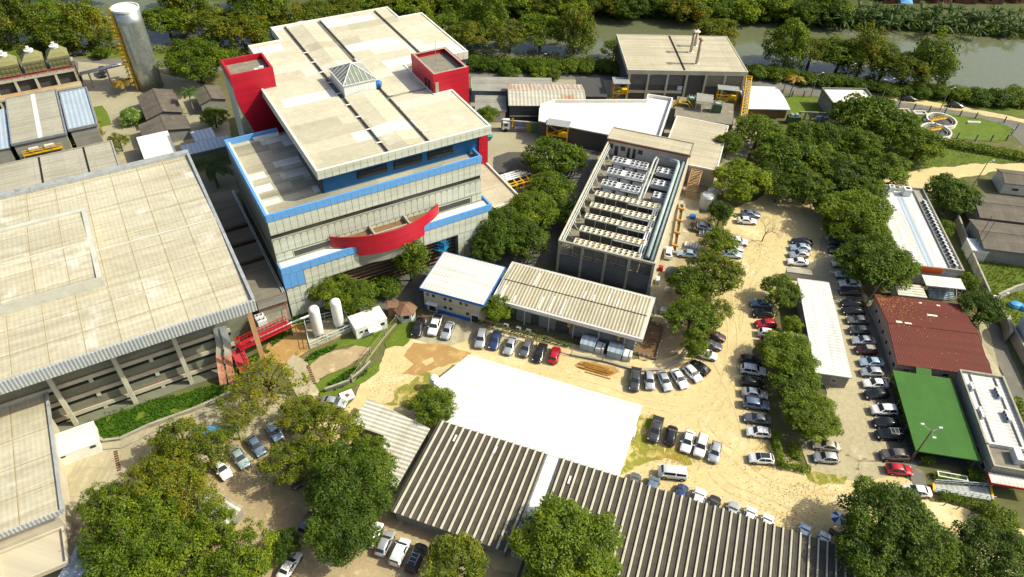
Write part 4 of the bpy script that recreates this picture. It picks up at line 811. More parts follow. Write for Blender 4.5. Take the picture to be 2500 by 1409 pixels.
# cooling towers on their concrete frame
CT = Bld('cooling_tower_platform', 'tall concrete frame with stained deck and red rail carrying the cooling towers', 'platform', (-60, 222), (179, 156), (170, 110), (-70, 160), 6.6, theta=TH)
w, d = CT.w, CT.d; d = 8
b = MB(); b.box(0, 0, 6.0, w, d, 6.5); CT.part('deck', b, MAT['concrete']); b = MB(); b.box(0, -3.4, 2.6, w, 0, 3.0); CT.part('lower_deck', b, mat('rust_deck', (.45, .36, .2), (.36, .17, .06), rough=.95, ns=.25))
b = MB(); b.box(0, .9, 0, w, d, 6.0); CT.part('wall', b, MAT['charcoal_wall'])
for k in range(8):
    b = MB(); x = w - .4 - k * 4.7; b.box(x - .25, -3.5, 0, x + .25, -3.0, 3.3); b.box(x - .3, -.05, 0, x + .3, .8, 6.2); CT.part('column', b, MAT['concrete_beam'])
b = MB(); b.box(0, -3.6, 2.9, w, -3.3, 3.5); b.box(0, -.1, 5.9, w, .1, 6.7); CT.part('edge_beam', b, MAT['concrete_beam'])
b = MB(); b.tube([(0, -.1, 7.0), (w, -.1, 7.0)], .13, 6); b.tube([(0, -.1, 7.5), (w, -.1, 7.5)], .08, 6)
for k in range(26): b.bar((w - k * 1.5, -.1, 6.5), (w - k * 1.5, -.1, 7.5), .07)
CT.part('red_rail', b, mat('dull_red', (.32, .05, .05), rough=.7))
mat('frp', (.27, .25, .105), (.2, .21, .09), rough=.7, ns=.5, wall=True, streak=2, blot=(.5, .62, (.25, .3, .17)))
for k in range(5):
    x = w - 3.0 - k * 5.9; p = CT.P(x, 3.6)
    t = thing('cooling_tower', f'olive fibreglass cooling tower with hipped top, {["rightmost of the row", "second from right", "third from right", "fourth from right", "cut by the left edge"][k]}', 'cooling tower', (*p, 6.5), R_(TH), 'cooling towers at the left')
    b = MB(); b.box(-2.5, -2.5, .4, 2.5, 2.5, 3.3); b.build('casing', MAT['frp'], t)
    b = MB(); b.add([(-2.55, -2.55, 3.3), (2.55, -2.55, 3.3), (2.55, 2.55, 3.3), (-2.55, 2.55, 3.3), (-1.1, -1.1, 4.9), (1.1, -1.1, 4.9), (1.1, 1.1, 4.9), (-1.1, 1.1, 4.9)], [(0, 1, 5, 4), (1, 2, 6, 5), (2, 3, 7, 6), (3, 0, 4, 7), (4, 5, 6, 7)]); b.build('hipped_top', MAT['frp'], t)
    b = MB(); b.cyl(0, 0, 4.9, 5.5, 1.0, 1.15, n=18); b.cyl(0, 0, 5.5, 6.2, .16, n=8); b.box(-.35, -.2, 6.0, .35, .2, 6.4); b.build('fan_motor', MAT['white_paint'], t)
    b = MB()
    for q in range(6): b.bar((-2.5 + q, -2.7, .2), (-2.5 + q, -2.7, 2.9), .06)
    b.bar((-2.6, -2.7, 1.7), (2.6, -2.7, 1.7), .07); b.bar((-2.6, -2.7, 2.9), (2.6, -2.7, 2.9), .07); b.build('cage', MAT['dark_steel'], t)
# steel silo with yellow ladder
sg = Vector(G(369, 212)); si = thing('steel_silo', 'tall shiny steel silo with yellow caged ladder beside the river trees', 'silo', (sg.x, sg.y, 0))
mat('silo_steel', (.55, .60, .59), (.42, .48, .47), rough=.3, metal=.75, ns=.12, streak=2, spec=.6)
b = MB(); prof = [(3.3, 0), (3.3, 6), (3.3, 12), (3.3, 18), (3.3, 21.6)]; b.tube([(0, 0, z) for r, z in prof], [r for r, z in prof], 48); b.build('shell', MAT['silo_steel'], si, smooth=False)
si.children[0].data.polygons.foreach_set('use_smooth', [len(p.vertices) == 4 for p in si.children[0].data.polygons])
b = MB(); b.ring(0, 0, 21.5, 22.0, 3.4, .25, 48); b.cyl(0, 0, 21.6, 21.66, 3.15, n=40); b.build('top_rim', MAT['white_paint'], si)
b = MB()
for z in (7.2, 14.4): b.ring(0, 0, z, z + .06, 3.32, .1, 48)
b.build('seam_band', MAT['galv'], si)
b = MB(); an = R_(222)
for s in (-.45, .45):
    a2 = an + s / 3.5; b.bar((3.6 * math.cos(a2), 3.6 * math.sin(a2), 0), (3.6 * math.cos(a2), 3.6 * math.sin(a2), 22.4), .24)
for k in range(43):
    z = .5 + k * .5; b.bar((3.6 * math.cos(an - .128), 3.6 * math.sin(an - .128), z), (3.6 * math.cos(an + .128), 3.6 * math.sin(an + .128), z), .08)
for k in range(17):
    z = 2 + k * 1.15; b.ring(4.1 * math.cos(an), 4.1 * math.sin(an), z, z + .2, .85, .14, 10)
b.build('ladder', MAT['yellow_steel'], si)
b = MB()
for z in (8, 15): b.box(4.1 * math.cos(an) - 1, 4.1 * math.sin(an) - .8, z, 4.1 * math.cos(an) + .8, 4.1 * math.sin(an) + .8, z + .15)
b.build('ladder_landing', MAT['yellow_steel'], si)
# steel pipe bridge from the towers to the silo
p0, p1 = Vector(G(196, 180, 4.5)), Vector(G(318, 152, 4.5)); b = MB(); b.tube([(*G(200, 200, 0), 0), (*p0, 4.5), (*p1, 4.5)], .45, 10); b.box
pb = thing('pipe_bridge', 'shiny pipe crossing the road from the cooling towers to the silo', 'pipe'); b.build('pipe', MAT['galv'], pb, smooth=True)
b = MB()
for t_ in (.15, .5, .9): q = p0.lerp(p1, t_); b.bar((q.x, q.y, 0), (q.x, q.y, 4.1), .3)
b.build('support', MAT['concrete'], pb)
def gabled(nm, lab, fl, fr, br, bl, z, rise, rm='old_grey_roof', kind='gabley', wm='grey_wall', theta=None): return low(nm, lab, fl, fr, br, bl, z, rm, wm, ov=.35, kind=kind, rise=rise, theta=theta)
gabled('old_shed', 'old brown gabled shed in front of the silo foot', (362, 293), (451, 272), (416, 216), (330, 240), 3.2, 1.3, theta=TH)
gabled('old_shed', 'old brown gabled shed lying between the white square roof and the pale flowering tree', (345, 330), (472, 322), (452, 279), (337, 306), 3.0, 1.0, theta=TH)
gabled('old_shed', 'small brown gabled shed by the foot of the red stair tower', (480, 258), (548, 243), (541, 209), (476, 220), 3.2, 1.0, theta=TH)
low('square_roof_building', 'small building with plain square off-white roof', (354, 393), (432.6, 375), (409, 318.5), (332, 335.5), 4.2, 'flat_white', 'grey_wall', ov=.2, theta=TH)
low('metal_canopy', 'blue grey corrugated canopy behind the dark palm', (452, 382), (570, 350), (553, 329), (438, 357), 5.0, 'blue_grey_roof', 'grey_wall', ov=.3, theta=TH)
low('glass_roof_shed', 'small glass roofed shed between the brown roofs and the blue canopy', (474, 347), (530, 335), (515, 311), (466, 322), 3.2, 'blue_grey_roof', 'grey_wall', ov=.2, theta=TH)
# centre: grey roofs, rusty shed, white angular hall, power house
low('store_building', 'long grey sheet roof along the river road', (1152, 222), (1345, 224), (1352, 191), (1153, 186), 3.6, 'pale_grey_roof', 'grey_wall', ov=.3, theta=3)
low('store_building', 'low pale grey roof between the red tower and the rusty shed', (1158, 272), (1236, 270), (1236, 233), (1161, 233), 3.4, 'pale_grey_roof', 'white_wall', ov=.3, theta=3)
mat('rusty_white', (.56, .54, .46), (.47, .45, .38), rough=.7, ns=.3, corr=(1.0, 'X', .7), bump=.8, blot=(.14, .6, (.42, .17, .06)), streak=2)
RS = low('rust_topped_shed', 'white metal shed whose ridge and far slope are streaked with rust', (1241, 259), (1430, 258), (1422, 206), (1238, 205), 5.0, 'rusty_white', 'charcoal_wall', ov=.3, kind='gable', rise=1.2, theta=4)
b = MB()
for k in range(18): x = .4 + k * RS.w / 18; b.add([(x, RS.d / 2 + .1, 6.17), (x + .45, RS.d / 2 + .1, 6.17), (x + .4, RS.d - .15 - (k * 7 % 5) * .5, 5.08 + (k * 7 % 5) * .1), (x + .08, RS.d - .1 - (k * 7 % 5) * .5, 5.08 + (k * 7 % 5) * .1)], [(0, 1, 2, 3)])
RS.part('rust_streak', b, MAT['rust_steel'])
b = MB(); b.box(.4, -.02, 1.8, RS.w - .3, .28, 2.0); RS.part('wall_band', b, MAT['concrete'])
low('tarpaulin_shelter', 'black tarpaulin shelter roof beside the yellow stair', (1427, 236), (1483, 236), (1471, 191), (1393, 188), 2.8, 'charcoal_wall', 'charcoal_wall', ov=.3, theta=3)
mat('mural', (.10, .16, .2), (.30, .28, .3), rough=.8, ns=.5, wall=True, blot=(.35, .55, (.35, .12, .12)))
mw = Vector(G(1236, 326)); m2 = Vector(G(1313, 332)); dd = m2 - mw
t = thing('mural_wall', 'painted yard wall with dark mural and yellow and green end behind the crane truck', 'wall', (mw.x, mw.y, 0), math.atan2(dd.y, dd.x)); L_ = dd.length
b = MB(); b.box(-1.5, 1.2, 0, L_ * .62, 1.45, 3.0); b.build('painted_panel', MAT['mural'], t); b = MB(); b.box(L_ * .62, 1.2, 0, L_ * .76, 1.45, 3.0); b.build('painted_panel', mat('mural_yellow', (.42, .36, .02), (.34, .3, .02), rough=.8), t)
b = MB(); b.box(L_ * .76, 1.2, 0, L_, 1.45, 3.0); b.build('painted_panel', mat('mural_green', (.10, .28, .06), (.05, .16, .12), rough=.8, ns=.5, wall=True), t)
b = MB(); b.box(-1.5, 1.1, 3.0, L_, 1.55, 3.15); b.build('coping', MAT['concrete'], t)
ZH = 5.4; HP = [G(*p, ZH) for p in ((1314.6, 294.4), (1488.6, 328.7), (1606, 352), (1642, 245), (1580, 235), (1577, 249), (1353, 249.6), (1317, 261))]
ho = HP[0]; hw = thing('white_hall', 'angular hall with brilliant white roof, white parapets and dark front wall', 'building', (*ho, 0), R_(-17))
def lc(p, o, a): v = Vector(p) - Vector(o); c, s = math.cos(R_(a)), math.sin(R_(a)); return (v.x * c + v.y * s, -v.x * s + v.y * c)
hpz = [lc(p, ho, -17) for p in HP]
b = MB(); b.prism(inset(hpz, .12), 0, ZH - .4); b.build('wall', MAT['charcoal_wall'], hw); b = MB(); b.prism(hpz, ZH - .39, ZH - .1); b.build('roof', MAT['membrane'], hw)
b = MB(); q = hpz; 
for i in (2, 3, 4, 5, 6):
    a, c = Vector(q[i]), Vector(q[i + 1]); n_ = Vector((-(c - a).y, (c - a).x)).normalized() * .3; b.prism([tuple(a), tuple(c), tuple(c + n_), tuple(a + n_)], ZH - .8, ZH + .75 + i * .003)
b.build('parapet', MAT['flat_white'], hw)
def stair_tower(lab, px, py, h, w, d, rz, roof=True):
    g = G(px, py); t = thing('stair_tower', lab, 'stairs', (*g, 0), R_(rz), 'yellow steel stairs')
    b = MB()
    for x in (0, w):
        for y in (0, d): b.bar((x, y, 0), (x, y, h), .2)
    for z in (h * .5, h): 
        b.bar((0, 0, z), (w, 0, z), .16); b.bar((0, d, z), (w, d, z), .16); b.bar((0, 0, z), (0, d, z), .16); b.bar((w, 0, z), (w, d, z), .16)
    b.bar((0, 0, h * .5), (w, 0, h), .1); b.bar((w, 0, h * .5), (0, 0, h), .1); b.build('frame', MAT['yellow_steel'], t)
    b = MB(); b.box(0, 0, h * .5 - .05, w, d * .5, h * .5)
    for k in range(10): b.box(w * .1 + k * w * .08, d * .55, h * .5 * k / 10, w * .1 + k * w * .08 + .3, d * .95, h * .5 * k / 10 + .08)
    b.box(w * .55, .1, h * .5, w * .95, d * .4, h * .5 + 1.1); b.build('stair_flight', MAT['yellow_steel'], t)
    if roof:
        b = MB(); b.box(-.3, -.3, h + .05, w + .3, d + .3, h + .15); b.build('roof', mat('clear_sheet', (.34, .35, .34), (.27, .28, .28), rough=.35, corr=(.4, 'X', .85)), t)
    return t
stair_tower('yellow steel stair tower with grey sheet roof at the dark wall of the white hall', 1333, 352, 5.6, 5.2, 2.6, -12)
stair_tower('yellow steel stair with sheet roof at the left end of the power house', 1494, 252, 5.8, 4.0, 3.4, 2)
ZP = 8.6
PH = low('power_house', 'tall building with two part cream roof, dark open bays and concrete columns by the river', (1531, 172), (1822, 176), (1778, 89), (1507, 85), ZP, 'beige_roof', 'charcoal_wall', ov=.35, theta=3, par=.12, parm='concrete_beam', th=1.0)
w, d = PH.w, PH.d
b = MB(); b.box(w * .465, .3, ZP + .005, w * .465 + .6, d - .3, ZP + .05); PH.part('roof_gutter', b, MAT['black_gap'])
for k in range(7):
    x = .4 + k * (w - 1.3) / 6; b = MB(); b.box(x, -.1, 0, x + .55, .34, ZP - 1.1); PH.part('column', b, MAT['concrete_beam'])
b = MB(); b.box(.3, -.02, 2.0, w * .48, .3, 2.7); PH.part('floor_beam', b, MAT['concrete_beam'])
b = MB(); b.box(.95, .2, 4.4, w * .47, .33, ZP - 1.05); PH.part('grille', b, mat('grille', (.13, .135, .13), (.1, .1, .1), rough=.7, wall=True, corr=(.4, 'X', .8)))
b = MB(); b.box(w * .66, .1, 4.2, w - .8, .33, ZP - 1.02); PH.part('slat_screen', b, mat('slats', (.25, .25, .17), (.2, .2, .14), rough=.8, corr=(.5, 'X', .6)))
b = MB(); b.box(w * .44, .12, 2.9, w * .48, .33, 4.1); PH.part('window', b, mat('lit_blue', (.5, .6, .65), rough=.3))
mat('flue', (.48, .44, .33), (.36, .32, .24), rough=.55, metal=.2, ns=.8, streak=2)
for i, (x, y, top) in enumerate(((1700, 156, 112), (1686, 128, 92), (1696, 113, 88))):
    g = Vector(G(x, y, ZP)); hh = (y - top) * mpp(x, y, ZP) * 1.37 * 1.0
    b = MB(); b.cyl(0, 0, 0, hh, .42, n=14); t = b.build('chimney_flue', MAT['flue'], None, loc=(g.x, g.y, ZP + .0), smooth=True)
    tag(t, ['nearest metal flue with cone cap on the power house roof', 'middle metal flue with cone cap on the power house roof', 'farthest metal flue with white cap on the power house roof'][i], 'chimney', 'flues on the power house roof')
    c = MB(); c.lathe(0, 0, [(.75, hh + .1), (.8, hh + .35), (.45, hh + .55), (.06, hh + .9)], 14); c.build('cap', MAT['white_paint'] if i == 2 else mat('pink_cap', (.6, .42, .3), (.5, .3, .2), rough=.6), t, smooth=True)
    c = MB(); c.box(-.8, -.7, -.0, .8, .7, .12); c.build('flashing', MAT['flat_white'], t)
b = MB(); b.cyl(0, 0, 0, 7.2, .12, n=8)
# annex: beige roof, transformer terrace and yellow truss
ZA = 4.8
AX = low('plant_annex', 'flat cream roof annex between the plant building and the power house', (1624, 384), (1746, 423), (1782, 308), (1643.6, 282), ZA, 'beige_roof', 'beige_wall', ov=.2, par=.1, parm='flat_white', theta=-18)
TR = low('transformer_terrace', 'cluttered concrete terrace with transformers in front of the power house', (1645, 281), (1784, 308), (1797, 250), (1655, 240), 3.6, 'plant_deck', 'grey_wall', ov=.1, theta=-12)
mat('transformer_green', (.09, .16, .07), (.06, .12, .05), rough=.6, ns=.6, wall=True, corr=(.35, 'X', .7))
for i, (x, y) in enumerate(((1685, 258), (1748, 272))):
    g = G(x, y, 3.6); t = thing('transformer', ['green finned transformer at the left of the terrace', 'green finned transformer right of the white sheet roof on the terrace'][i], 'transformer', (*g, 3.6), R_(-12), 'terrace transformers')
    b = MB(); b.box(-1.2, -.9, 0, 1.2, .9, 2.3); b.build('tank', MAT['transformer_green'], t); b = MB()
    for k in range(3): b.cyl(-.7 + k * .7, .2, 2.3, 3.0, .14, .08, n=8)
    b.box(-.6, -.7, 2.3, .6, -.3, 2.7); b.build('bushing', MAT['unit_white'], t)
g = G(1716, 262, 3.6); t = thing('sheet_canopy', 'pale sheet canopy on posts above the terrace', 'canopy', (*g, 3.6), R_(-12)); b = MB(); b.box(-2.2, -2.4, 2.6, 2.2, 2.4, 2.72); b.build('roof', MAT['pale_grey_roof'], t)
b = MB(); [b.bar((x, y, 0), (x, y, 2.6), .12) for x in (-2, 2) for y in (-2.2, 2.2)]; b.build('post', MAT['galv'], t)
stair_tower('yellow steel stair with flat grey roof on the terrace by the transformers', 1745, 262, 5.4, 5.2, 2.2, -8)
g = G(1660, 290, 0); t = thing('steel_stair', 'small yellow stair hump over the terrace left edge', 'stairs', (*g, 0), R_(-20), 'yellow steel stairs')
b = MB()
for y in (0, 1.1): b.tube([(-2.6, y, 2.6), (-1.2, y, 4.6), (1.2, y, 4.6), (2.8, y, 3.0)], .13, 6); b.tube([(-2.6, y, 3.6), (-1.2, y, 5.6), (1.2, y, 5.6), (2.8, y, 4.0)], .08, 6)
b.build('stringer', MAT['yellow_steel'], t); b = MB()
for k in range(6): b.box(-2.5 + k * .25, 0, 2.7 + k * .33, -2.2 + k * .25, 1.1, 2.76 + k * .33)
b.box(-1.2, 0, 4.55, 1.2, 1.1, 4.62); b.build('tread', MAT['yellow_steel'], t)
p0, p1 = Vector((*G(1812, 226, 0), 0)), Vector((*G(1795, 345, 0), 0)); t = thing('pipe_rack', 'yellow lattice pipe rack running down the right side of the annex', 'pipe rack', (0, 0, 0)); b = MB()
nn = 16; dv = (p1 - p0) / nn; sv = Vector((dv.y, -dv.x, 0)).normalized() * -1.5
for k in range(nn + 1):
    p = p0 + dv * k
    for q in (p, p + sv): b.bar(q + Vector((0, 0, 0)), q + Vector((0, 0, 5.2)), .14)
    b.bar(p + Vector((0, 0, 5.2)), p + sv + Vector((0, 0, 5.2)), .13); b.bar(p + Vector((0, 0, 3.6)), p + sv + Vector((0, 0, 3.6)), .13)
    if k < nn:
        for q in (p, p + sv):
            b.bar(q + Vector((0, 0, 5.2)), q + dv + Vector((0, 0, 5.2)), .14); b.bar(q + Vector((0, 0, 3.6)), q + dv + Vector((0, 0, 5.2)), .11); b.bar(q + Vector((0, 0, 3.6)), q + dv + Vector((0, 0, 3.6)), .14)
        b.bar(p + Vector((0, 0, 5.2)), p + sv + dv + Vector((0, 0, 5.2)), .1)
b.build('lattice', MAT['yellow_steel'], t); b = MB()
for o in (.3, .8, 1.2): b.tube([p0 + sv.normalized() * o + Vector((0, 0, 3.9)), p1 + sv.normalized() * o + Vector((0, 0, 3.9))], .14, 8)
b.build('pipe', MAT['pipe_grey'], t)
p0, p1 = Vector((*G(1172, 462, 3.2), 3.2)), Vector((*G(1300, 425, 3.2), 3.2)); t = thing('pipe_rack', 'grey pipes over a yellow rack leaving the right side of the tall building', 'pipe rack', (0, 0, 0)); b = MB(); dv = (p1 - p0); sv = Vector((-dv.y, dv.x, 0)).normalized()
for k in range(4): b.tube([p0 + sv * (.4 + k * .75), p1 + sv * (.4 + k * .75)], .28, 8)
b.build('pipe', MAT['galv'], t, smooth=True); b = MB()
for k in range(9):
    p = p0 + dv * (k / 8); b.bar(p - sv * 2.2 - Vector((0, 0, 3.1)), p - sv * 2.2, .2); b.bar(p - sv * 2.2, p + sv * 3, .2); b.bar(p - sv * 2.2 - Vector((0, 0, 1.2)), p - sv * .2, .14)
b.bar(p0 - sv * 2.2, p1 - sv * 2.2, .22); b.bar(p0 - sv * 2.2 - Vector((0, 0, 1.2)), p1 - sv * 2.2 - Vector((0, 0, 1.2)), .2); b.bar(p0 - sv * 1.2, p1 - sv * 1.2, .18); b.build('rack', MAT['yellow_steel'], t)
# right: small white roofs by the road
mat('white_vault', (.72, .78, .86), (.66, .72, .80), rough=.5, ns=.3, corr=(.8, 'X', .95))
WS = low('vaulted_shelter', 'shelter with smooth curved white roof beside the yellow rack', (1821, 266), (1925.7, 267), (1900, 212), (1803, 210), 3.0, 'white_vault', 'timber', ov=.6, theta=2)
b = MB(); w, d = WS.w, WS.d
for k in range(8):
    y0, y1 = d * k / 8, d * (k + 1) / 8; z0, z1 = 3.02 + .4 * math.sin(math.pi * k / 8), 3.02 + .4 * math.sin(math.pi * (k + 1) / 8); b.add([(0, y0, z0), (w, y0, z0), (w, y1, z1), (0, y1, z1)], [(0, 1, 2, 3)])
WS.part('vault', b, MAT['white_vault'], smooth=True)
WF = low('pump_house', 'pump house with off-white flat roof and grey parapet by the river road', (2035, 266), (2133, 245), (2115.5, 221), (2010, 216), 4.2, 'flat_white', 'grey_wall', ov=.1, par=.5, parm='concrete_green', theta=3)
g = G(1934, 300); t = thing('transformer', 'green cabinet transformer on the ground behind the vaulted shelter', 'transformer', (*g, 0), R_(0)); b = MB(); b.box(-1.6, -1, 0, 1.6, 1, 2.2); b.build('cabinet', MAT['transformer_green'], t); b = MB(); b.box(-1, -.6, 2.2, -.2, .6, 2.6); b.box(.2, -.6, 2.2, 1, .6, 2.7); b.build('lid', MAT['galv'], t)
g0, g1 = G(1948, 292), G(2018, 292); t = thing('switchgear_frame', 'pale concrete busbar frame with cable boxes beside the green lawn', 'switchgear', (0, 0, 0)); b = MB()
for k in range(6): x = g0[0] + (g1[0] - g0[0]) * k / 5; b.box(x - .2, g0[1] - .2, 0, x + .2, g0[1] + .2, 2.2)
b.box(g0[0] - .3, g0[1] - .15, 2.2, g1[0] + .3, g0[1] + .15, 2.45); b.build('frame', MAT['concrete'], t); b = MB(); b.box(g1[0] - 3.5, g1[1] - 1.5, .2, g1[0] - 2, g1[1] - .6, 1.5); b.box(g1[0] - 1.5, g1[1] - 1.5, .2, g1[0] - .3, g1[1] - .6, 1.3); b.build('cable_box', MAT['blue_grey_roof'], t)
mat('settling_water', (.05, .05, .045), (.09, .08, .07), rough=.12, ns=.5, spec=.6)
for i, (x, y) in enumerate(((2299, 292), (2286, 318))):
    g = G(x, y, 1); t = thing('settling_tank', ['round concrete settling tank nearer the road with yellow bridge', 'round concrete settling tank nearer the trees with yellow bridge'][i], 'tank', (*g, 0), R_(20), 'settling tanks on the lawn'); rr = 3.9
    b = MB(); b.ring(0, 0, 0, 1.1, rr, .35, 40); b.build('wall', MAT['flat_white'], t); b = MB(); b.cyl(0, 0, 0, .45, rr - .36, n=40); b.build('water', MAT['settling_water'], t)
    b = MB(); b.ring(0, 0, .4, .85, rr - 1.0, .12, 32); b.build('weir', MAT['concrete'], t); b = MB(); b.box(-rr, -.3, 1.15, rr * .4, .3, 1.25); b.bar((-rr, -.3, 1.9), (rr * .4, -.3, 1.9), .08); b.bar((-rr, .3, 1.9), (rr * .4, .3, 1.9), .08)
    for k in range(5): b.bar((-rr + k * 1.3, .3, 1.2), (-rr + k * 1.3, .3, 1.9), .07); b.bar((-rr + k * 1.3, -.3, 1.2), (-rr + k * 1.3, -.3, 1.9), .07)
    b.build('bridge', MAT['yellow_steel'], t)
for i, (x, y, a, c, lab) in enumerate(((2245, 279, 3.4, 2.0, 'rectangular concrete basin rim on the lawn beside the round tanks'), (2376, 302, 3.4, .8, 'long low concrete frame on the right part of the lawn'), (2205, 278, 4, 4, 'square concrete basin with brown water behind the wide tree'), (2259, 297, 1, 1, 'tiny white concrete hatch on the lawn'))):
    g = G(x, y); t = thing('concrete_basin', lab, 'basin', (*g, 0), R_(2)); b = MB(); b.rim([(-a / 2, -c / 2), (a / 2, -c / 2), (a / 2, c / 2), (-a / 2, c / 2)], 0, .6, .25); b.build('rim', MAT['flat_white'], t); b = MB(); b.box(-a / 2 + .25, -c / 2 + .25, 0, a / 2 - .25, c / 2 - .25, .2 + i * .01); b.build('basin_floor', MAT['mud'] if i == 2 else MAT['concrete'], t)
# right side: roofs along the paved lane
RW = low('white_canteen_building', 'long white metal roof with a row of condensers along its right gutter', (2208, 654), (2348, 661), (2252, 463), (2120, 453), 4.0, 'white_roof_y', 'white_wall', ov=.1, par=.55, parm='concrete', theta=-6.5 + 0)
w, d = RW.w, RW.d
b = MB(); b.box(w - 2.4, .3, 4.01, w - 2.2, d - .3, 4.3); RW.part('gutter_upstand', b, MAT['grey_wall']); b = MB(); b.box(w - 2.2, .3, 4.005, w - .3, d - .3, 4.05); RW.part('gutter_floor', b, MAT['concrete'])
b = MB(); b.box(w * .44, .3, 4.01, w * .56, d - 4, 4.03); RW.part('roof_strip', b, MAT['blue_grey_roof'])
b = MB(); b.box(w * .3, -.12, 3.0, w * .66, -.0, 4.5); RW.part('orange_panel', b, mat('orange_red', (.72, .12, .02), rough=.6))
ac = MB(); ac.box(-.5, -.18, 0, .5, .18, .75); acm = ac.mesh('condenser_unit'); acm.materials.append(MAT['unit_white'])
acf = MB(); acf.add([(.3 * math.cos(j * math.pi / 6), 0, .38 + .3 * math.sin(j * math.pi / 6)) for j in range(12)], [tuple(range(12))]); acf = acf.mesh('fan'); acf.materials.append(MAT['chrome_black'])
def acu(B, x, y, z, rz, lab, grp):
    o = bpy.data.objects.new('condenser_unit', acm); COL.objects.link(o); o.location = (*B.P(x, y), z); o.rotation_euler = (0, 0, B.th + rz); tag(o, lab, 'air conditioner', grp)
    f = bpy.data.objects.new('fan', acf); COL.objects.link(f); f.parent = o; f.location = (-.1, -.185, 0); f.rotation_euler = (0, 0, 0); return o
for k in range(19): acu(RW, w - 1.25, 1.5 + k * (d - 7) / 18, 4.06, R_(-62), 'white split condenser in the long row along the right gutter of the long white roof', 'condensers in the gutter row of the long white roof')
for i, (x, y, s) in enumerate(((w * .36, d - 1.6, 1.2), (w * .62, d - 2.6, 1.6), (w * .56, d - 1.0, .8))):
    t = thing('roof_box', ['left white roof box at the far end of the long white roof', 'tall white duct box at the far end of the long white roof', 'small white box at the far parapet of the long white roof'][i], 'roof unit', (*RW.P(x, y), 4.0), RW.th); b = MB(); b.box(-s / 2, -s / 2, 0, s / 2, s / 2, s * 1.1); b.build('casing', MAT['white_paint'], t); b = MB(); b.cyl(0, 0, s * 1.1, s * 1.14, s * .3, n=12); b.build('fan', MAT['chrome_black'], t)
low('red_roof_kiosk', 'small salmon pink roof slab just beyond the far end of the long white roof', (2160, 453), (2215, 455), (2214, 448), (2160, 446), 3.6, 'pink_cap', 'beige_wall', ov=.1, theta=-5)
PV = low('pavilion', 'small open pavilion with pale sheet roof on steel posts by the orange panel', (2260, 699), (2357, 704), (2345, 680), (2253, 671), 3.3, 'white_roof', 'white_wall', ov=.1, open_=True, theta=-6)
for x in (.3, PV.w - .3):
    for y in (.3, PV.d - .3): b = MB(); b.bar((x, y, 0), (x, y, 3.1), .14); PV.part('post', b, MAT['galv'])
b = MB(); b.bar((.3, .3, 3), (PV.w - .3, .3, 2), .1); b.bar((.3, .3, 2), (PV.w - .3, .3, 3), .1); PV.part('brace', b, MAT['galv'])
low('low_canopy', 'low pale ribbed canopy between the shade tree and the pavilion', (2180, 718), (2262, 728), (2254, 698), (2195, 690), 2.6, 'ribbed_white', 'white_wall', ov=.2, theta=-6)
g = G(2296, 722); t = thing('metal_stair', 'white louvred stair and ramp below the pavilion', 'stairs', (*g, 0), R_(-8)); b = MB()
for k in range(8): b.box(-2.4, -1.2 + k * .3, 0, 2.2, -1.2 + k * .3 + .22, .2 + k * .2)
b.build('tread', MAT['blue_grey_roof'], t); b = MB(); b.bar((2.3, -1.2, 1.0), (2.3, 1.2, 2.6), .08); b.bar((-2.4, -1.2, 1), (-2.4, 1.2, 2.6), .08); b.build('handrail', MAT['galv'], t)
TZ = 3.1
TR_ = low('red_tiled_house', 'pink walled house with broad dark red tiled roof dusted with fallen leaves', (2182, 890), (2423, 918), (2340, 738), (2142, 722), TZ, 'tile_roof', 'pink_wall' if 'pink_wall' in MAT else mat('pink_wall', (.56, .40, .29), (.46, .33, .24), rough=.85, ns=.3, wall=True, streak=2).name, ov=.35, kind='gable', rise=1.3, theta=-7)
for k in range(6): TR_.window('l', .9 + k * (TR_.d - 2) / 6, 1.0, 1.0, 1.1, off=.35)
for u in (1.6, 4.0, 8.2, 10.4): TR_.window('f', u, 1.2, 1.2, .9, off=.35)
w, d = TR_.w, TR_.d
for i, (x, y, a, c) in enumerate(((2.2, d * .53, .5, .3), (3.8, d * .52, .6, .3), (9.2, d * .72, .9, .25), (8.3, d * .93, .25, .2), (11.5, d * .92, .3, .2))):
    s = -1.3 / (d / 2); z = TZ + 1.3 + s * (y - d / 2) + .03; b = MB(); b.add([(x - a, y - c, z - s * c), (x + a, y - c, z - s * c), (x + a, y + c, z + s * c), (x - a, y + c, z + s * c)], [(0, 1, 2, 3)]); TR_.part('skylight', b, MAT['flat_white'])
random.seed(9); b = MB()
for k in range(360):
    x = abs(random.gauss(0, .28)) * w if k < 330 else random.random() * w * .75; y = d * (1 - abs(random.gauss(0, .26))) if k < 330 else d * random.random() * .9
    if not (.2 < x < w - .2 and .2 < y < d - .2): continue
    z = TZ + 1.3 - abs(y - d / 2) / (d / 2) * 1.3 + .045; r = random.uniform(.05, .13); a = random.random() * 3
    b.add([(x + r * math.cos(a + j * 1.57), y + r * math.sin(a + j * 1.57) * .6, z + (.02 if j % 2 else 0)) for j in range(4)], [(0, 1, 2, 3)])
o = TR_.part('fallen_leaves', b, mat('dry_leaf', (.5, .36, .06), (.42, .24, .04), rough=.9)); o['kind'] = 'stuff'
GR = low('green_canopy', 'open parking canopy with bright green sheet roof beside the hedge', (2238, 1111), (2391, 1115), (2320, 914), (2183, 914), 2.9, 'green_roof', 'grey_wall', ov=.3, open_=True, theta=-8.5)
b = MB(); b.add([(GR.w * .42, GR.d, 2.7), (GR.w * .68, GR.d, 2.7), (GR.w * .68, GR.d + 1.3, 3.2), (GR.w * .42, GR.d + 1.3, 3.2)], [(0, 1, 2, 3)]); GR.part('roof_flap', b, MAT['green_roof'])
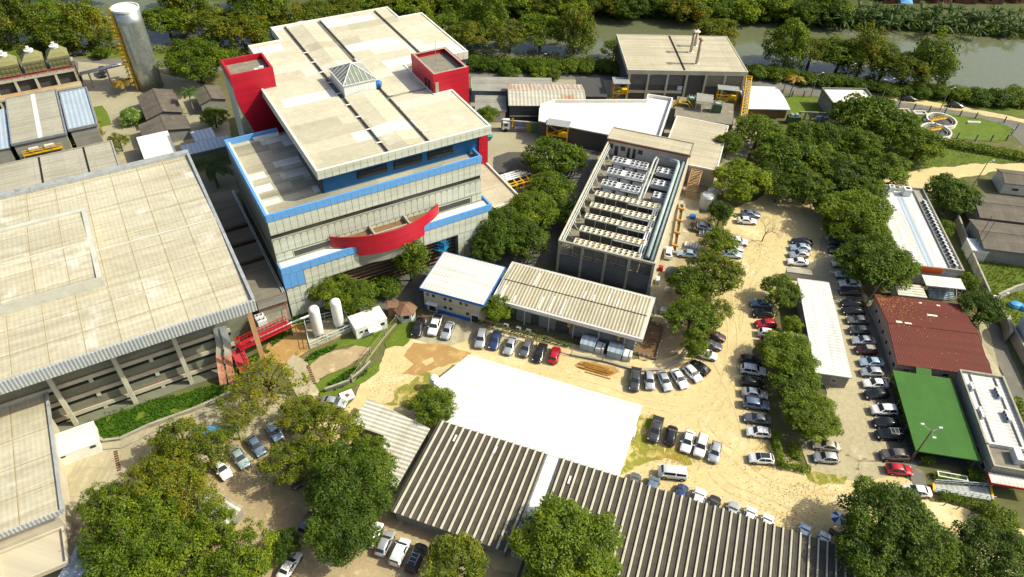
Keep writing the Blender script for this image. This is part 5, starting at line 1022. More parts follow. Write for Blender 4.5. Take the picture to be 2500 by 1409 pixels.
for k in range(4):
    for x in (.4, GR.w - .4): b = MB(); b.bar((x, .5 + k * (GR.d - 1) / 3, 0), (x, .5 + k * (GR.d - 1) / 3, 2.7), .16); GR.part('post', b, MAT['galv'])
b = MB(); b.box(.5, .5, .13, GR.w - .5, GR.d - .5, .16); GR.part('floor', b, MAT['dark_asphalt'])
RR = low('white_office_building', 'narrow white roof office with parapets and roof condensers at the right edge', (2424, 1146), (2560, 1160), (2432, 919), (2342, 908), 3.7, 'white_roof_y', 'grey_wall', ov=.08, par=.5, parm='concrete', theta=-9.5)
w, d = RR.w, RR.d
for f in (.22, .78): b = MB(); b.box(w * f, 4, 3.71, w * f + .12, d - .4, 3.95); RR.part('upstand', b, MAT['grey_wall'])
b = MB(); b.box(.3, .3, 3.705, w - .3, 4, 3.72); RR.part('terrace_floor', b, MAT['grey_gravel']); b = MB(); b.box(.2, 4, 3.71, w - .2, 4.3, 4.5); RR.part('roof_wall', b, MAT['flat_white'])
b = MB(); b.box(w * .48, 1.3, 3.73, w * .62, 3.6, 5.0); RR.part('roof_duct', b, MAT['white_paint'])
for i, (x, y, r) in enumerate(((w * .13, d * .83, 0), (w * .14, d * .8, 0), (w * .13, d * .56, 0), (w * .14, d * .53, 0), (w * .14, d * .5, 0), (w * .7, d * .82, 1), (w * .71, d * .79, 1), (w * .71, d * .76, 1), (w * .7, d * .57, 1), (w * .71, d * .54, 1), (w * .71, d * .51, 1))):
    acu(RR, x, y, 3.72, R_(80 if r == 0 else -80), f'split condenser in the {"left" if r == 0 else "right"} gutter of the narrow white roof at the right edge', f'condensers in the {"left" if r == 0 else "right"} gutter of the narrow white roof')
for i in range(2): t = thing('condenser_unit', ['grey fan condenser on the gravel terrace, farther one', 'grey fan condenser on the gravel terrace, nearer one'][i], 'air conditioner', (*RR.P(w * .78, 2.7 - i * 1.4), 3.73), RR.th, 'terrace condensers'); b = MB(); b.box(-.5, -.45, 0, .5, .45, .8); b.build('casing', MAT['unit_white'], t); fan(t, 0, 0, .8, .36, col='unit_white')
b = MB(); b.box(-.2, -2.0, 2.45, w, -.1, 2.55); RR.part('awning', b, MAT['white_roof']); b = MB(); b.box(-.3, -2.1, 2.2, w, -2.0, 2.6); b.box(-.3, -2, 2.2, -.2, -.1, 2.6); RR.part('awning_edge', b, MAT['red_paint'])
RR.window('l', 1.0, 1.4, .9, 1.2, off=.08); RR.window('l', 4.0, 1.4, .9, 1.2, off=.08)
LR = low('white_strip_building', 'long narrow building with white corrugated roof between the two car rows', (1990, 913), (2076, 919), (2027, 688), (1948, 681), 3.2, 'white_roof_y', 'grey_wall', ov=.25, theta=-8)
LR.window('f', LR.w * .5, 1.0, 1.2, .9, off=.25)
low('meter_box_shed', 'little flat grey shed just beyond the far end of the long white strip roof', (1925, 668), (1988, 668), (1975, 655), (1918, 655), 1.9, 'concrete', 'white_wall', ov=.1, theta=-8)
low('lean_to', 'low pale lean-to slab tucked between two round trees by the white strip roof', (1915, 820), (1978, 830), (1976, 818), (1914, 812), 2.6, 'flat_white', 'grey_wall', ov=.1, theta=-8)
gabled('grey_warehouse', 'broad weathered grey warehouse roof at the right edge', (2361, 527), (2560, 552), (2560, 490), (2388, 470), 3.6, .9, kind='gable', theta=-8)
gabled('grey_warehouse', 'second weathered grey warehouse roof with mossy stains, nearer the camera', (2401, 606), (2600, 632), (2590, 560), (2366, 535), 3.6, .9, kind='gable', theta=-8)
B = low('cottage', 'white walled cottage with brown roof at the right edge', (2448, 448), (2560, 458), (2540, 418), (2440, 417), 3.0, 'old_grey_roof', 'white_wall', ov=.3, kind='gable', rise=.9, theta=-8); B.window('f', 2.4, 1.6, 1.0, .8, off=.3)
low('white_booth', 'small white flat roofed booth with two tall masts by the grey warehouse', (2372, 612), (2412, 614), (2405, 586), (2362, 581), 2.8, 'white_paint', 'white_wall', ov=.1, theta=-8)
for i, (x, y, xt, yt) in enumerate(((2392, 600, 2412, 540), (2384, 590, 2400, 528))):
    g = G(x, y, 2.8); b = MB(); b.tube([(0, 0, 0), (.3, .3, 6.5)], .06, 6); t = b.build('mast', MAT['dark_steel'], None, loc=(*g, 2.8)); tag(t, ['thin dark mast on the white booth, right one', 'thin dark mast on the white booth, left one'][i], 'mast')
def wall_run(name, lab, pts, h, t_, m):
    o = thing(name, lab, 'wall', (0, 0, 0)); P = [Vector(G(*p)) for p in pts]
    for a, c in zip(P, P[1:]):
        n_ = Vector((-(c - a).y, (c - a).x)).normalized() * t_ / 2; b = MB(); b.prism([tuple(a - n_), tuple(c - n_), tuple(c + n_), tuple(a + n_)], 0, h); b.build('wall_panel', MAT[m], o)
        b = MB(); n2 = n_ * 1.4; b.prism([tuple(a - n2), tuple(c - n2), tuple(c + n2), tuple(a + n2)], h, h + .1); b.build('coping', MAT['concrete'], o)
    return o
wall_run('boundary_wall', 'long grey boundary wall running down behind the right hand roofs', [(2330, 545), (2365, 640), (2408, 740), (2450, 800), (2500, 890), (2560, 1010)], 2.2, .25, 'concrete')
wall_run('low_wall', 'weathered grey plot wall in the overgrown field at the right', [(2428, 735), (2470, 715), (2560, 690)], 1.8, .3, 'concrete')
for i, (x, y) in enumerate(((2478, 748), (2503, 755))): g = G(x, y); b = MB(); b.lathe(0, 0, [(1.4, 0), (1.5, .3), (1.1, .8), (.3, .95)], 14); t = b.build('blue_tarp', mat('tarp_blue', (.04, .24, .55), (.06, .3, .58), rough=.5, ns=2), None, loc=(*g, 0)); t.scale = (1, .7, 1); tag(t, ['blue tarpaulin heap in the overgrown field at right', 'blue tarpaulin heap cut by the right edge'][i], 'tarpaulin')
g = G(2512, 830); b = MB(); b.cyl(0, 0, 0, 5.5, 3.0, n=28); b.lathe(0, 0, [(3.05, 5.5), (1.5, 6.0), (.05, 6.2)], 28); t = b.build('storage_tank', MAT['blue_grey_roof'], None, loc=(*g, 0), smooth=True); tag(t, 'pale blue grey storage tank at the right edge', 'tank')
b = MB(); gp = [G(*p) for p in ((2452, 790), (2460, 830), (2452, 835), (2443, 795))]; b.prism(gp, 0, 2.4); t = b.build('concrete_slab', MAT['concrete'], None); tag(t, 'upright pale concrete slab beside the right hand path', 'slab')
# houses beyond the river, top right
random.seed(21)
for i in range(26):
    x = 2010 + i * 21 + random.uniform(-6, 6); y = (-6, 6, 16)[i % 3] - (10 if i < 7 else 0); g = G(x, y); w = random.uniform(5, 8); d = random.uniform(5, 7.5); h = random.uniform(2.2, 3.2); a = R_(random.uniform(-14, 14))
    t = thing('brick_house', ['small bare brick house with patched sheet roof among the houses across the river'][0], 'house', (g[0], g[1] + 6, 0), a, 'brick houses across the river')
    b = MB(); b.box(-w / 2, -d / 2, 0, w / 2, d / 2, h); b.build('wall', mat('bare_brick', (.26, .115, .06), (.2, .09, .05), rough=.9, ns=.6, wall=True), t)
    b = MB(); b.add([(-w / 2 - .3, -d / 2 - .4, h), (w / 2 + .3, -d / 2 - .4, h), (w / 2 + .3, d / 2 + .3, h + .5), (-w / 2 - .3, d / 2 + .3, h + .5), (-w / 2 - .3, -d / 2 - .4, h + .1), (w / 2 + .3, -d / 2 - .4, h + .1), (w / 2 + .3, d / 2 + .3, h + .6), (-w / 2 - .3, d / 2 + .3, h + .6)], [(4, 5, 6, 7), (0, 1, 5, 4), (1, 2, 6, 5), (2, 3, 7, 6), (3, 0, 4, 7)]); b.build('roof', MAT[random.choice(('pale_grey_roof', 'old_grey_roof', 'pale_grey_roof', 'flat_white', 'rusty_white'))], t)
    b = MB(); b.box(-w / 4 - .5, -d / 2 - .03, .9, -w / 4 + .5, -d / 2, 2); b.build('window', MAT['black_gap'], t); b = MB(); b.box(w / 5, -d / 2 - .03, 0, w / 5 + .9, -d / 2, 2); b.build('door', MAT['dark_steel'], t)
g = G(2208, 16); b = MB(); b.add([(-2.2, -1, 1.5), (2.2, -1.2, 1.3), (2.4, 1, 2.1), (-2, 1.2, 2.4), (0, 0, 2.5)], [(0, 1, 4), (1, 2, 4), (2, 3, 4), (3, 0, 4)]); b.bar((-2, -1, 0), (-2, -1, 1.5), .1); b.bar((2.1, -1.1, 0), (2.1, -1.1, 1.3), .1); b.bar((2.3, .9, 0), (2.3, .9, 2.1), .1); b.bar((-2, 1.1, 0), (-2, 1.1, 2.3), .1)
t = b.build('blue_tarp', MAT['tarp_blue'], None, loc=(*g, 0)); tag(t, 'bright blue tarpaulin shelter on the far river bank', 'tarpaulin')
# ================================================================= vehicles
for n_, c, mt in (('white', (.80, .80, .79), 0), ('silver', (.52, .54, .56), .5), ('grey', (.16, .165, .175), .4), ('dark grey', (.065, .066, .07), .3), ('black', (.012, .012, .013), .1), ('red', (.48, .006, .018), .1),
                   ('blue', (.03, .06, .16), .3), ('blue grey', (.17, .23, .32), .4), ('maroon', (.07, .022, .016), .3), ('beige', (.46, .41, .31), .4), ('brown', (.17, .145, .115), .4), ('light blue', (.42, .55, .68), .4), ('green silver', (.42, .52, .5), .4)):
    paint('paint_' + n_, c, mt)
ST = {  # x, sill, belt, half width, top, top half width
 'sedan': [(2.2, .34, .52, .60, .58, .45), (2.1, .22, .64, .78, .69, .6), (1.7, .2, .73, .85, .83, .7), (.95, .2, .86, .87, .96, .74), (.2, .2, .92, .87, 1.41, .58), (-.45, .2, .93, .87, 1.45, .59), (-1.0, .2, .93, .87, 1.40, .57), (-1.6, .2, .95, .86, 1.06, .68), (-2.05, .25, .92, .8, 1.0, .64), (-2.2, .36, .74, .68, .8, .55)],
 'hatch': [(1.98, .34, .54, .60, .60, .45), (1.9, .22, .68, .77, .73, .6), (1.55, .2, .77, .83, .87, .69), (.95, .2, .88, .85, .99, .73), (.3, .2, .93, .85, 1.44, .57), (-.4, .2, .94, .85, 1.5, .58), (-1.3, .2, .95, .84, 1.45, .56), (-1.82, .22, .95, .81, 1.02, .66), (-1.95, .3, .8, .74, .88, .6)],
 'suv': [(2.2, .42, .62, .64, .70, .5), (2.1, .3, .8, .82, .86, .66), (1.7, .28, .9, .89, 1.0, .74), (1.0, .28, .98, .91, 1.1, .78), (.35, .28, 1.02, .91, 1.6, .64), (-.5, .28, 1.03, .91, 1.68, .65), (-1.75, .28, 1.04, .9, 1.63, .63), (-2.1, .3, 1.04, .87, 1.12, .72), (-2.2, .4, .9, .8, .98, .66)],
 'pickup': [(2.55, .45, .64, .66, .72, .5), (2.45, .34, .84, .84, .9, .68), (2.0, .32, .94, .91, 1.03, .76), (1.25, .32, 1.0, .92, 1.12, .78), (.6, .32, 1.05, .92, 1.64, .64), (-.1, .32, 1.06, .92, 1.7, .65), (-.75, .32, 1.06, .92, 1.66, .64), (-.95, .32, 1.06, .92, 1.1, .86), (-2.45, .34, 1.04, .92, 1.08, .86), (-2.55, .42, .9, .86, 1.0, .8)],
 'van': [(2.05, .36, .6, .62, .7, .5), (1.95, .26, .8, .78, .88, .64), (1.6, .24, .95, .84, 1.08, .7), (1.1, .24, 1.05, .86, 1.25, .74), (.5, .24, 1.1, .86, 1.78, .66), (-.4, .24, 1.12, .86, 1.85, .68), (-1.9, .24, 1.12, .86, 1.83, .68), (-2.02, .26, 1.1, .84, 1.3, .74), (-2.08, .36, .9, .8, 1.0, .7)],
 'minibus': [(2.22, .4, .7, .7, .85, .6), (2.15, .3, .95, .8, 1.15, .7), (2.0, .28, 1.12, .84, 1.3, .74), (1.85, .28, 1.2, .85, 1.5, .72), (1.5, .28, 1.24, .86, 1.88, .68), (-.4, .28, 1.24, .86, 1.95, .7), (-2.0, .28, 1.24, .86, 1.9, .69), (-2.2, .3, 1.2, .84, 1.5, .74), (-2.27, .4, .9, .8, 1.0, .72)]}
GI = {'sedan': (3, 4, 6, 7), 'hatch': (3, 4, 6, 7), 'suv': (3, 4, 6, 7), 'pickup': (3, 4, 6, 7), 'van': (3, 4, 6, 7), 'minibus': (3, 4, 6, 7)}
def sec(s):
    x, zs, zb, hw, zt, tw = s
    h = [(0, zs), (hw * .9, zs), (hw, zs + .4 * (zb - zs)), (hw * .99, zb - .02), (hw * .955, zb), (tw, zt - .03), (tw * .9, zt), (tw * .5, zt + .018), (0, zt + .025)]
    return [(x, y, z) for y, z in h] + [(x, -y, z) for y, z in h[-2:0:-1]]
CARM = {}
def car_meshes(t):
    S = ST[t]; R = [sec(s) for s in S]; n = len(R[0]); b = MB()
    for r in R: b.v += r
    for i in range(len(R) - 1):
        for j in range(n): b.f.append((i * n + j, (i + 1) * n + j, (i + 1) * n + (j + 1) % n, i * n + (j + 1) % n))
    b.f += [tuple(range(n)), tuple(range(len(R) * n - 1, (len(R) - 1) * n - 1, -1))]
    M = {'body': b.mesh('car_body', True)}
    a, w, rr, q = GI[t]
    def glass(i, j, t0, t1, k):
        g = MB(); nv = None
        idx = [5, 6, 7, 8, 9, 10, 11]; P0 = [Vector(R[i][d]) for d in idx]; P1 = [Vector(R[j][d]) for d in idx]
        nrm = (P1[3] - P0[3]).cross(P0[0] - P0[6]).normalized(); nrm = nrm if nrm.z > 0 else -nrm
        A = [p.lerp(r_, t0) + nrm * .018 for p, r_ in zip(P0, P1)]; Bq = [p.lerp(r_, t1) + nrm * .018 for p, r_ in zip(P0, P1)]
        for L_ in (A, Bq):
            for d in range(len(L_)): L_[d].y *= k
        g.v = [tuple(v) for v in A + Bq]; m_ = len(A); g.f = [(d, d + 1, m_ + d + 1, m_ + d) for d in range(m_ - 1)]; return g
    M['windscreen'] = glass(a, w, .08, .93, .96).mesh('windscreen'); M['rear_window'] = glass(rr, q, .1, .8, .94).mesh('rear_window')
    for sgn in (1, -1):
        g = MB()
        def pt(i, j, u, v):
            lo = Vector(R[i][4]).lerp(Vector(R[j][4]), u); hi = Vector(R[i][5]).lerp(Vector(R[j][5]), u); p = lo.lerp(hi, v); return (p.x, (p.y + .014) * sgn, p.z + .004)
        segs = [(i, i + 1) for i in range(w, rr)]
        g.add([pt(a, w, .35, .15), pt(a, w, .98, .1), pt(a, w, .98, .86)], [(0, 1, 2)])
        for i, j in segs: g.add([pt(i, j, .03, .1), pt(i, j, .95, .1), pt(i, j, .95, .88), pt(i, j, .03, .88)], [(0, 1, 2, 3)])
        if t in ('sedan', 'hatch', 'suv'): g.add([pt(rr, q, .04, .12), pt(rr, q, .6, .14), pt(rr, q, .1, .84)], [(0, 1, 2)])
        if t == 'van': g.v = g.v[:7]; g.f = g.f[:2]
        M['side_window%d' % sgn] = g.mesh('side_window')
    L0, L1 = S[0][0], S[-1][0]; wx = (L0 - (.78 if t != 'minibus' else .95), L1 + (.8 if t != 'pickup' else 1.05)); r = .31 if t in ('sedan', 'hatch') else .36; hw = max(s[3] for s in S)
    u = MB()
    for x in wx:
        for s in (1, -1): u.tube([(x, s * (hw - .3), r + .02), (x, s * (hw + .006), r + .02)], r * 1.2, 14)
    u.box(L1 + .25, -hw + .06, .16, L0 - .25, hw - .06, .3); M['underbody'] = u.mesh('underbody')
    tw = MB(); tw.tube([(0, -.11, 0), (0, .11, 0)], r, 16); M['wheel'] = tw.mesh('wheel'); rm = MB(); rm.tube([(0, -.115, 0), (0, .118, 0)], r * .62, 10); M['rim'] = rm.mesh('rim')
    s1, s2 = S[1], S[-2]
    h = MB(); h.box(-.12, -.17, -.07, .07, .17, .07); M['headlight'] = h.mesh('headlight'); h = MB(); h.box(-.05, -.13, -.1, .08, .13, .1); M['tail_light'] = h.mesh('tail_light')
    h = MB(); h.box(-.06, -.1, -.06, .06, .1, .06); M['mirror'] = h.mesh('mirror')
    h = MB(); h.box(-.03, -.42, -.07, .05, .42, .07); M['grille'] = h.mesh('grille')
    M['dims'] = (wx, r, hw, S); return M
def setm(o, m):
    if not o.data.materials: o.data.materials.append(m)
    o.material_slots[0].link = 'OBJECT'; o.material_slots[0].material = m
def car(t, colr, label, px, py, nx, ny, group=None, cat=None, z=0.1, glassroof=False, rack=False, far=False, scale=1):
    if t not in CARM: CARM[t] = car_meshes(t)
    M = CARM[t]; g = Vector(G(px, py, .55)); h = Vector(G(px + nx, py + ny, .55)) - g
    T = thing({'sedan': 'parked_car', 'hatch': 'parked_car', 'suv': 'parked_car', 'pickup': 'parked_pickup', 'van': 'parked_van', 'minibus': 'parked_minibus'}[t], label, cat or {'pickup': 'pickup', 'van': 'van', 'minibus': 'minibus'}.get(t, 'car'), (g.x, g.y, z), math.atan2(h.y, h.x), group)
    T.scale = (scale,) * 3
    P = MAT['paint_' + colr]
    def part(key, m, loc=(0, 0, 0), par=None, name=None):
        o = bpy.data.objects.new(name or M[key].name, M[key]); COL.objects.link(o); o.parent = par or T; o.location = loc; setm(o, m); return o
    part('body', P); part('windscreen', MAT['dark_glass']); part('rear_window', MAT['dark_glass']); part('side_window1', MAT['dark_glass']); part('side_window-1', MAT['dark_glass'])
    part('underbody', MAT['black_gap'])
    wx, r, hw, S = M['dims']
    for x in wx:
        for s in (1, -1):
            o = part('wheel', MAT['rubber'], (x, s * (hw - .085), r)); part('rim', MAT['alloy'], (0, 0, 0), o)
    s1, s2 = S[1], S[-2]; a = S[GI[t][0]]
    for s in (1, -1):
        part('headlight', MAT['lamp_glass'], (s1[0] - .05, s * s1[3] * .78, s1[2] - .02)); part('tail_light', MAT['tail_red'], (s2[0] - .06, s * s2[3] * .84, s2[2] - .06)); part('mirror', P, (a[0] - .28, s * (a[3] + .09), a[2] + .08))
    part('grille', MAT['chrome_black'], (S[0][0] - .02, 0, S[0][2] - .02))
    rf = S[GI[t][1]][4]
    if glassroof:
        b = MB(); b.box(S[GI[t][2]][0] + .15, -.47, S[5][4] + .012, S[GI[t][1]][0] - .05, .47, S[5][4] + .035); b.build('glass_roof', MAT['dark_glass'], T)
    if rack:
        b = MB()
        for s in (1, -1): b.bar((.3, s * .52, S[5][4] + .07), (-1.6, s * .52, S[5][4] + .07), .05)
        for x in (.1, -.5, -1.1): b.bar((x, -.52, S[5][4] + .08), (x, .52, S[5][4] + .08), .05)
        b.build('roof_rack', MAT['galv'], T)
    if t == 'pickup':
        b = MB(); b.box(-2.4, -.74, 1.08, -1.05, .74, 1.13); b.build('bed_cover', MAT['chrome_black'], T)
        b = MB(); b.tube([(-1.0, -.7, 1.1), (-1.0, -.6, 1.62), (-1.0, .6, 1.62), (-1.0, .7, 1.1)], .04, 6); b.build('roll_bar', MAT['galv'], T)
    return T
A_, B_, C_, D_, E_, F2, G_, H_, J_ = ('cars parked in front of the workshop', 'cars parked around the curve by the trench', 'cars in the upper row of the sand lane', 'cars in the right hand row of the paved lane', 'cars along the tree strip', 'cars beside the white hall', 'cars under the eave of the striped shed', 'vehicles at the bottom edge', 'cars below the left trees')
CARS = [
 ('suv', 'black', 'black suv at the office corner beside the guard house', 1021, 802, -8, 25, A_), ('pickup', 'white', 'white pickup with dark rack between a black suv and a silver sedan', 1062, 796, -9, 25, A_), ('sedan', 'silver', 'silver sedan alone on grey forecourt in front of the blue plinth', 1093, 808, -10, 22, A_),
 ('suv', 'silver', 'silver suv parked under the round tree at the workshop fence', 1174, 829, -5, 22, A_), ('sedan', 'blue', 'dark blue sedan second from left in the workshop fence row', 1209, 832, -7, 22, A_), ('sedan', 'silver', 'silver sedan in the workshop fence row between blue and grey cars', 1246, 845, -10, 22, A_), ('hatch', 'grey', 'grey hatchback in the workshop fence row beside the black sedan', 1285, 852, -10, 22, A_), ('sedan', 'black', 'black sedan next to the small red hatchback by the workshop fence', 1318, 863, -10, 22, A_), ('hatch', 'red', 'small bright red hatchback ending the workshop fence row', 1354, 868, 7, -22, A_),
 ('pickup', 'dark grey', 'dark grey pickup starting the curve of cars by the trench', 1550, 928, -3, 22, B_), ('hatch', 'silver', 'silver hatchback second in the curve of cars by the trench', 1585, 930, 2, 22, B_), ('sedan', 'silver', 'silver sedan third in the curve with green tinted windscreen', 1622, 931, 10, 22, B_), ('sedan', 'white', 'white sedan fourth in the curve by the trench', 1658, 926, 14, 21, B_), ('hatch', 'white', 'white hatchback tilted in the curve beside a black one', 1690, 913, 20, 20, B_), ('hatch', 'black', 'black hatchback facing up left at the end of the curve', 1707, 898, -22, -15, B_), ('hatch', 'white', 'white hatchback nose right below the olive trees', 1724, 867, 24, 6, B_), ('sedan', 'dark grey', 'dark sedan half under the olive trees behind a white hatchback', 1733, 843, 24, 5, B_), ('hatch', 'maroon', 'dark red hatchback mostly hidden under the olive trees', 1745, 822, 22, 6, B_),
 ('sedan', 'black', 'black sedan farthest in the short row in the tree shade', 1957, 592, -25, -3, C_), ('sedan', 'light blue', 'silver blue sedan second from far in the short shaded row', 1953, 606, -25, -1, C_), ('sedan', 'silver', 'silver sedan third from far in the short shaded row', 1950, 622, -25, 1, C_), ('sedan', 'white', 'white sedan nearest the small flat grey shed', 1947, 641, -25, -2, C_),
 ('sedan', 'white', 'white sedan near the bare tree in the sand lane', 1823, 540, 25, 2, C_), ('sedan', 'blue grey', 'blue grey car in shade just behind the white sedan by the bare tree', 1832, 524, 25, 2, C_), ('suv', 'white', 'white suv right of the bushy tree by the scrap yard', 1800, 592, 24, 2, C_), ('sedan', 'silver', 'silver sedan half covered by the bushy tree, middle of three', 1790, 607, 24, 2, C_), ('sedan', 'light blue', 'pale blue car half covered by the bushy tree, nearest of three', 1786, 622, 24, 2, C_),
 ('sedan', 'grey', 'grey car hidden below the big shade tree, farthest in the right row', 2043, 590, -25, -1, D_), ('sedan', 'dark grey', 'dark car hidden below the big shade tree, next in the right row', 2048, 612, -25, -1, D_), ('hatch', 'silver', 'silver car peeping from the big shade tree over the right row', 2054, 645, -25, -1, D_), ('sedan', 'green silver', 'silver green car with leaf shadows beside the big shade tree', 2063, 671, -25, -1, D_), ('sedan', 'white', 'white sedan beside the big shade tree trunk in the right row', 2074, 694, -25, -1, D_), ('sedan', 'dark grey', 'dark grey sedan just below the white sedan near the tree trunk', 2075, 713, -25, -1, D_), ('sedan', 'black', 'black sedan in tree shade, farther of two black ones', 2080, 742, -25, -1, D_), ('sedan', 'black', 'black sedan in tree shade, nearer of two black ones', 2083, 760, -25, -1, D_), ('sedan', 'grey', 'grey sedan with light reflections beside the red tiled house', 2094, 783, -25, -1, D_), ('hatch', 'dark grey', 'dark grey hatchback beside the red tiled house above a silver car', 2097, 808, -25, -1, D_), ('sedan', 'silver', 'silver sedan above the maroon car with cream roof', 2107, 833, -25, -1, D_), ('hatch', 'maroon', 'maroon hatchback with cream roof in the right row', 2114, 856, -25, -1, D_), ('sedan', 'light blue', 'silver blue sedan just below the maroon car with cream roof', 2127, 886, -25, -1, D_), ('hatch', 'silver', 'silver hatchback at the green canopy corner', 2127, 910, -25, -1, D_), ('sedan', 'white', 'white sedan above a black sedan by the hedge', 2136, 938, -25, -1, D_), ('sedan', 'black', 'black sedan directly below the white sedan by the hedge', 2139, 963, -25, 2, D_), ('suv', 'white', 'white suv alone between two gaps along the green canopy hedge', 2156, 1003, -26, -1, D_), ('sedan', 'black', 'black sedan below the white suv along the hedge', 2163, 1034, -26, -1, D_), ('suv', 'black', 'black suv with silver roof rack along the hedge', 2170, 1063, -26, -1, D_), ('suv', 'brown', 'brown suv next to the red hatchback at the lane mouth', 2182, 1113, -26, -1, D_), ('hatch', 'red', 'bright red hatchback at the lane mouth facing right', 2194, 1148, 26, 3, D_),
 ('sedan', 'blue grey', 'blue grey sedan at the left edge of the round tree shade', 1859, 743, -25, -2, E_), ('hatch', 'black', 'black hatchback in shade above the red car', 1862, 767, -25, -2, E_), ('hatch', 'red', 'dark red hatchback in the shade of the round tree', 1869, 792, -25, 0, E_), ('hatch', 'white', 'white hatchback directly below the shaded red car', 1876, 816, 25, 4, E_), ('hatch', 'dark grey', 'dark hatchback mostly under branches below the white hatchback', 1880, 836, 25, 4, E_), ('hatch', 'black', 'black hatchback at the top of the tree strip row', 1834, 880, 25, 3, E_), ('suv', 'white', 'white suv second in the tree strip row with roof bars', 1838, 906, 26, 4, E_), ('hatch', 'black', 'black hatchback with red tail lamps facing the tree strip', 1836, 935, 26, 4, E_), ('sedan', 'silver', 'silver sedan facing the tree strip in dappled shade', 1842, 962, 26, 4, E_), ('suv', 'blue grey', 'slate blue suv facing the tree strip', 1845, 989, 26, 4, E_), ('sedan', 'grey', 'grey sedan facing away from the tree strip', 1848, 1024, -26, -4, E_), ('hatch', 'white', 'white hatchback below the grey sedan by the tree strip', 1851, 1057, -26, -3, E_), ('hatch', 'white', 'white hatchback with black glass roof at the hedge corner', 1858, 1121, -26, -2, E_),
 ('sedan', 'beige', 'beige sedan under the tree strip end beside the lane', 2016, 1089, -26, -4, E_), ('hatch', 'silver', 'pale silver hatchback below the beige sedan beside the lane', 2016, 1119, -26, -2, E_), ('sedan', 'white', 'white car half hidden behind the big tree at lower right', 2236, 1200, -26, -3, E_),
 ('pickup', 'dark grey', 'dark grey pickup with open bed beside the white hall', 1600, 1050, -7, 25, F2), ('hatch', 'black', 'black hatchback with red tail lamps between pickup and white sedan', 1638, 1064, 6, -25, F2), ('sedan', 'white', 'white sedan middle of the five cars beside the white hall', 1678, 1079, -7, 25, F2), ('suv', 'white', 'white suv second from right of five cars beside the white hall', 1711, 1090, -7, 25, F2), ('hatch', 'silver', 'pale silver hatchback rightmost of five cars beside the white hall', 1745, 1105, -6, 25, F2), ('minibus', 'white', 'white boxy minibus with side windows parked across the sand', 1641, 1158, -26, -3, F2),
 ('hatch', 'grey', 'grey car nose peeping out at the left end of the striped shed eave', 1546, 1182, 8, -25, G_), ('van', 'blue grey', 'blue grey van roof peeping out beside the white minibus', 1591, 1193, 8, -25, G_), ('hatch', 'blue', 'dark blue hatchback peeping out from the striped shed eave', 1661, 1210, 8, -25, G_), ('suv', 'white', 'white suv peeping out between a blue and a black car', 1703, 1224, 8, -25, G_), ('hatch', 'black', 'black car peeping out in the middle of the striped shed eave', 1740, 1238, 8, -25, G_), ('sedan', 'silver', 'silver sedan with dark windscreen peeping out of the striped shed eave', 1785, 1256, 8, -25, G_), ('hatch', 'white', 'white hatchback peeping out right of the silver sedan', 1828, 1266, 8, -25, G_), ('hatch', 'white', 'white hatchback with only its hood beyond the striped shed eave', 1869, 1284, 8, -25, G_), ('hatch', 'light blue', 'pale blue car left of the last one under the striped shed', 1959, 1308, 8, -25, G_), ('hatch', 'light blue', 'pale blue car at the right end of the striped shed eave', 2007, 1328, 8, -25, G_),
 ('hatch', 'white', 'white hatchback with blue mark half under the dark green tree', 912, 1306, 12, -26, H_), ('hatch', 'silver', 'silver hatchback with dark rear glass at the bottom row', 940, 1328, 12, -26, H_), ('van', 'white', 'white panel van in the bottom row', 977, 1349, 12, -26, H_), ('suv', 'black', 'black suv with roof rack and red tail lamps in the bottom row', 1016, 1364, 12, -26, H_), ('sedan', 'white', 'white sedan at the bottom edge under leaves', 707, 1382, 15, -24, H_),
 ('sedan', 'white', 'white sedan with sun dapples below the left trees', 542, 1145, 17, 24, J_), ('sedan', 'green silver', 'silver green sedan right of the dappled white sedan', 586, 1119, 17, 24, J_), ('sedan', 'blue grey', 'blue silver sedan by the sparse yellow tree', 626, 1089, 17, 24, J_), ('hatch', 'light blue', 'pale blue hatchback below the sparse yellow tree', 670, 1056, 17, 24, J_), ('sedan', 'silver', 'silver car between the olive tree and the concrete manhole', 816, 984, 24, 4, J_), ('hatch', 'grey', 'grey car at the edge of the large dark green tree', 752, 1279, 12, -20, J_), ('hatch', 'dark grey', 'dark car glimpsed between olive crowns', 718, 1168, 14, 24, J_),
 ('sedan', 'dark grey', 'dark grey sedan on the road behind the red tower', 1151, 160, 25, -1, 'cars on the river road'), ('sedan', 'light blue', 'silver blue sedan on the road right of the red tower', 1196, 162, 25, -1, 'cars on the river road'), ('hatch', 'black', 'black car beside the cooling towers', 194, 131, 22, -2, 'cars on the river road'), ('sedan', 'black', 'black sedan on the road behind the pump house', 2219, 241, 25, 2, 'cars on the river road'), ('sedan', 'black', 'black sedan on the road below the bank bushes', 2333, 257, 25, 2, 'cars on the river road'),
 ('sedan', 'light blue', 'pale blue wreck on the pallet patch in the scrap yard', 1678, 621, -25, -3, 'scrap cars'), ('hatch', 'silver', 'silver car hidden behind the bushy tree in the scrap yard', 1722, 556, 25, 5, 'scrap cars'), ('hatch', 'white', 'white car parked close by the plant building side wall', 1632, 618, 4, -24, 'scrap cars'), ('van', 'black', 'dark van seen between pipe bridge and gate by the silo', 251, 180, 2, 14, 'cars on the river road')]
for c in CARS:
    kw = {}
    if 'glass roof' in c[2]: kw['glassroof'] = True
    if 'rack' in c[2] or 'roof bars' in c[2]: kw['rack'] = c[0] == 'suv'
    T = car(*c, **kw)
    if 'cream roof' in c[2] and c[1] == 'maroon' and 'silver' not in c[2]:
        b = MB(); b.box(-1.35, -.5, 1.515, .2, .5, 1.53); b.build('roof_panel', MAT['paint_beige'], T)
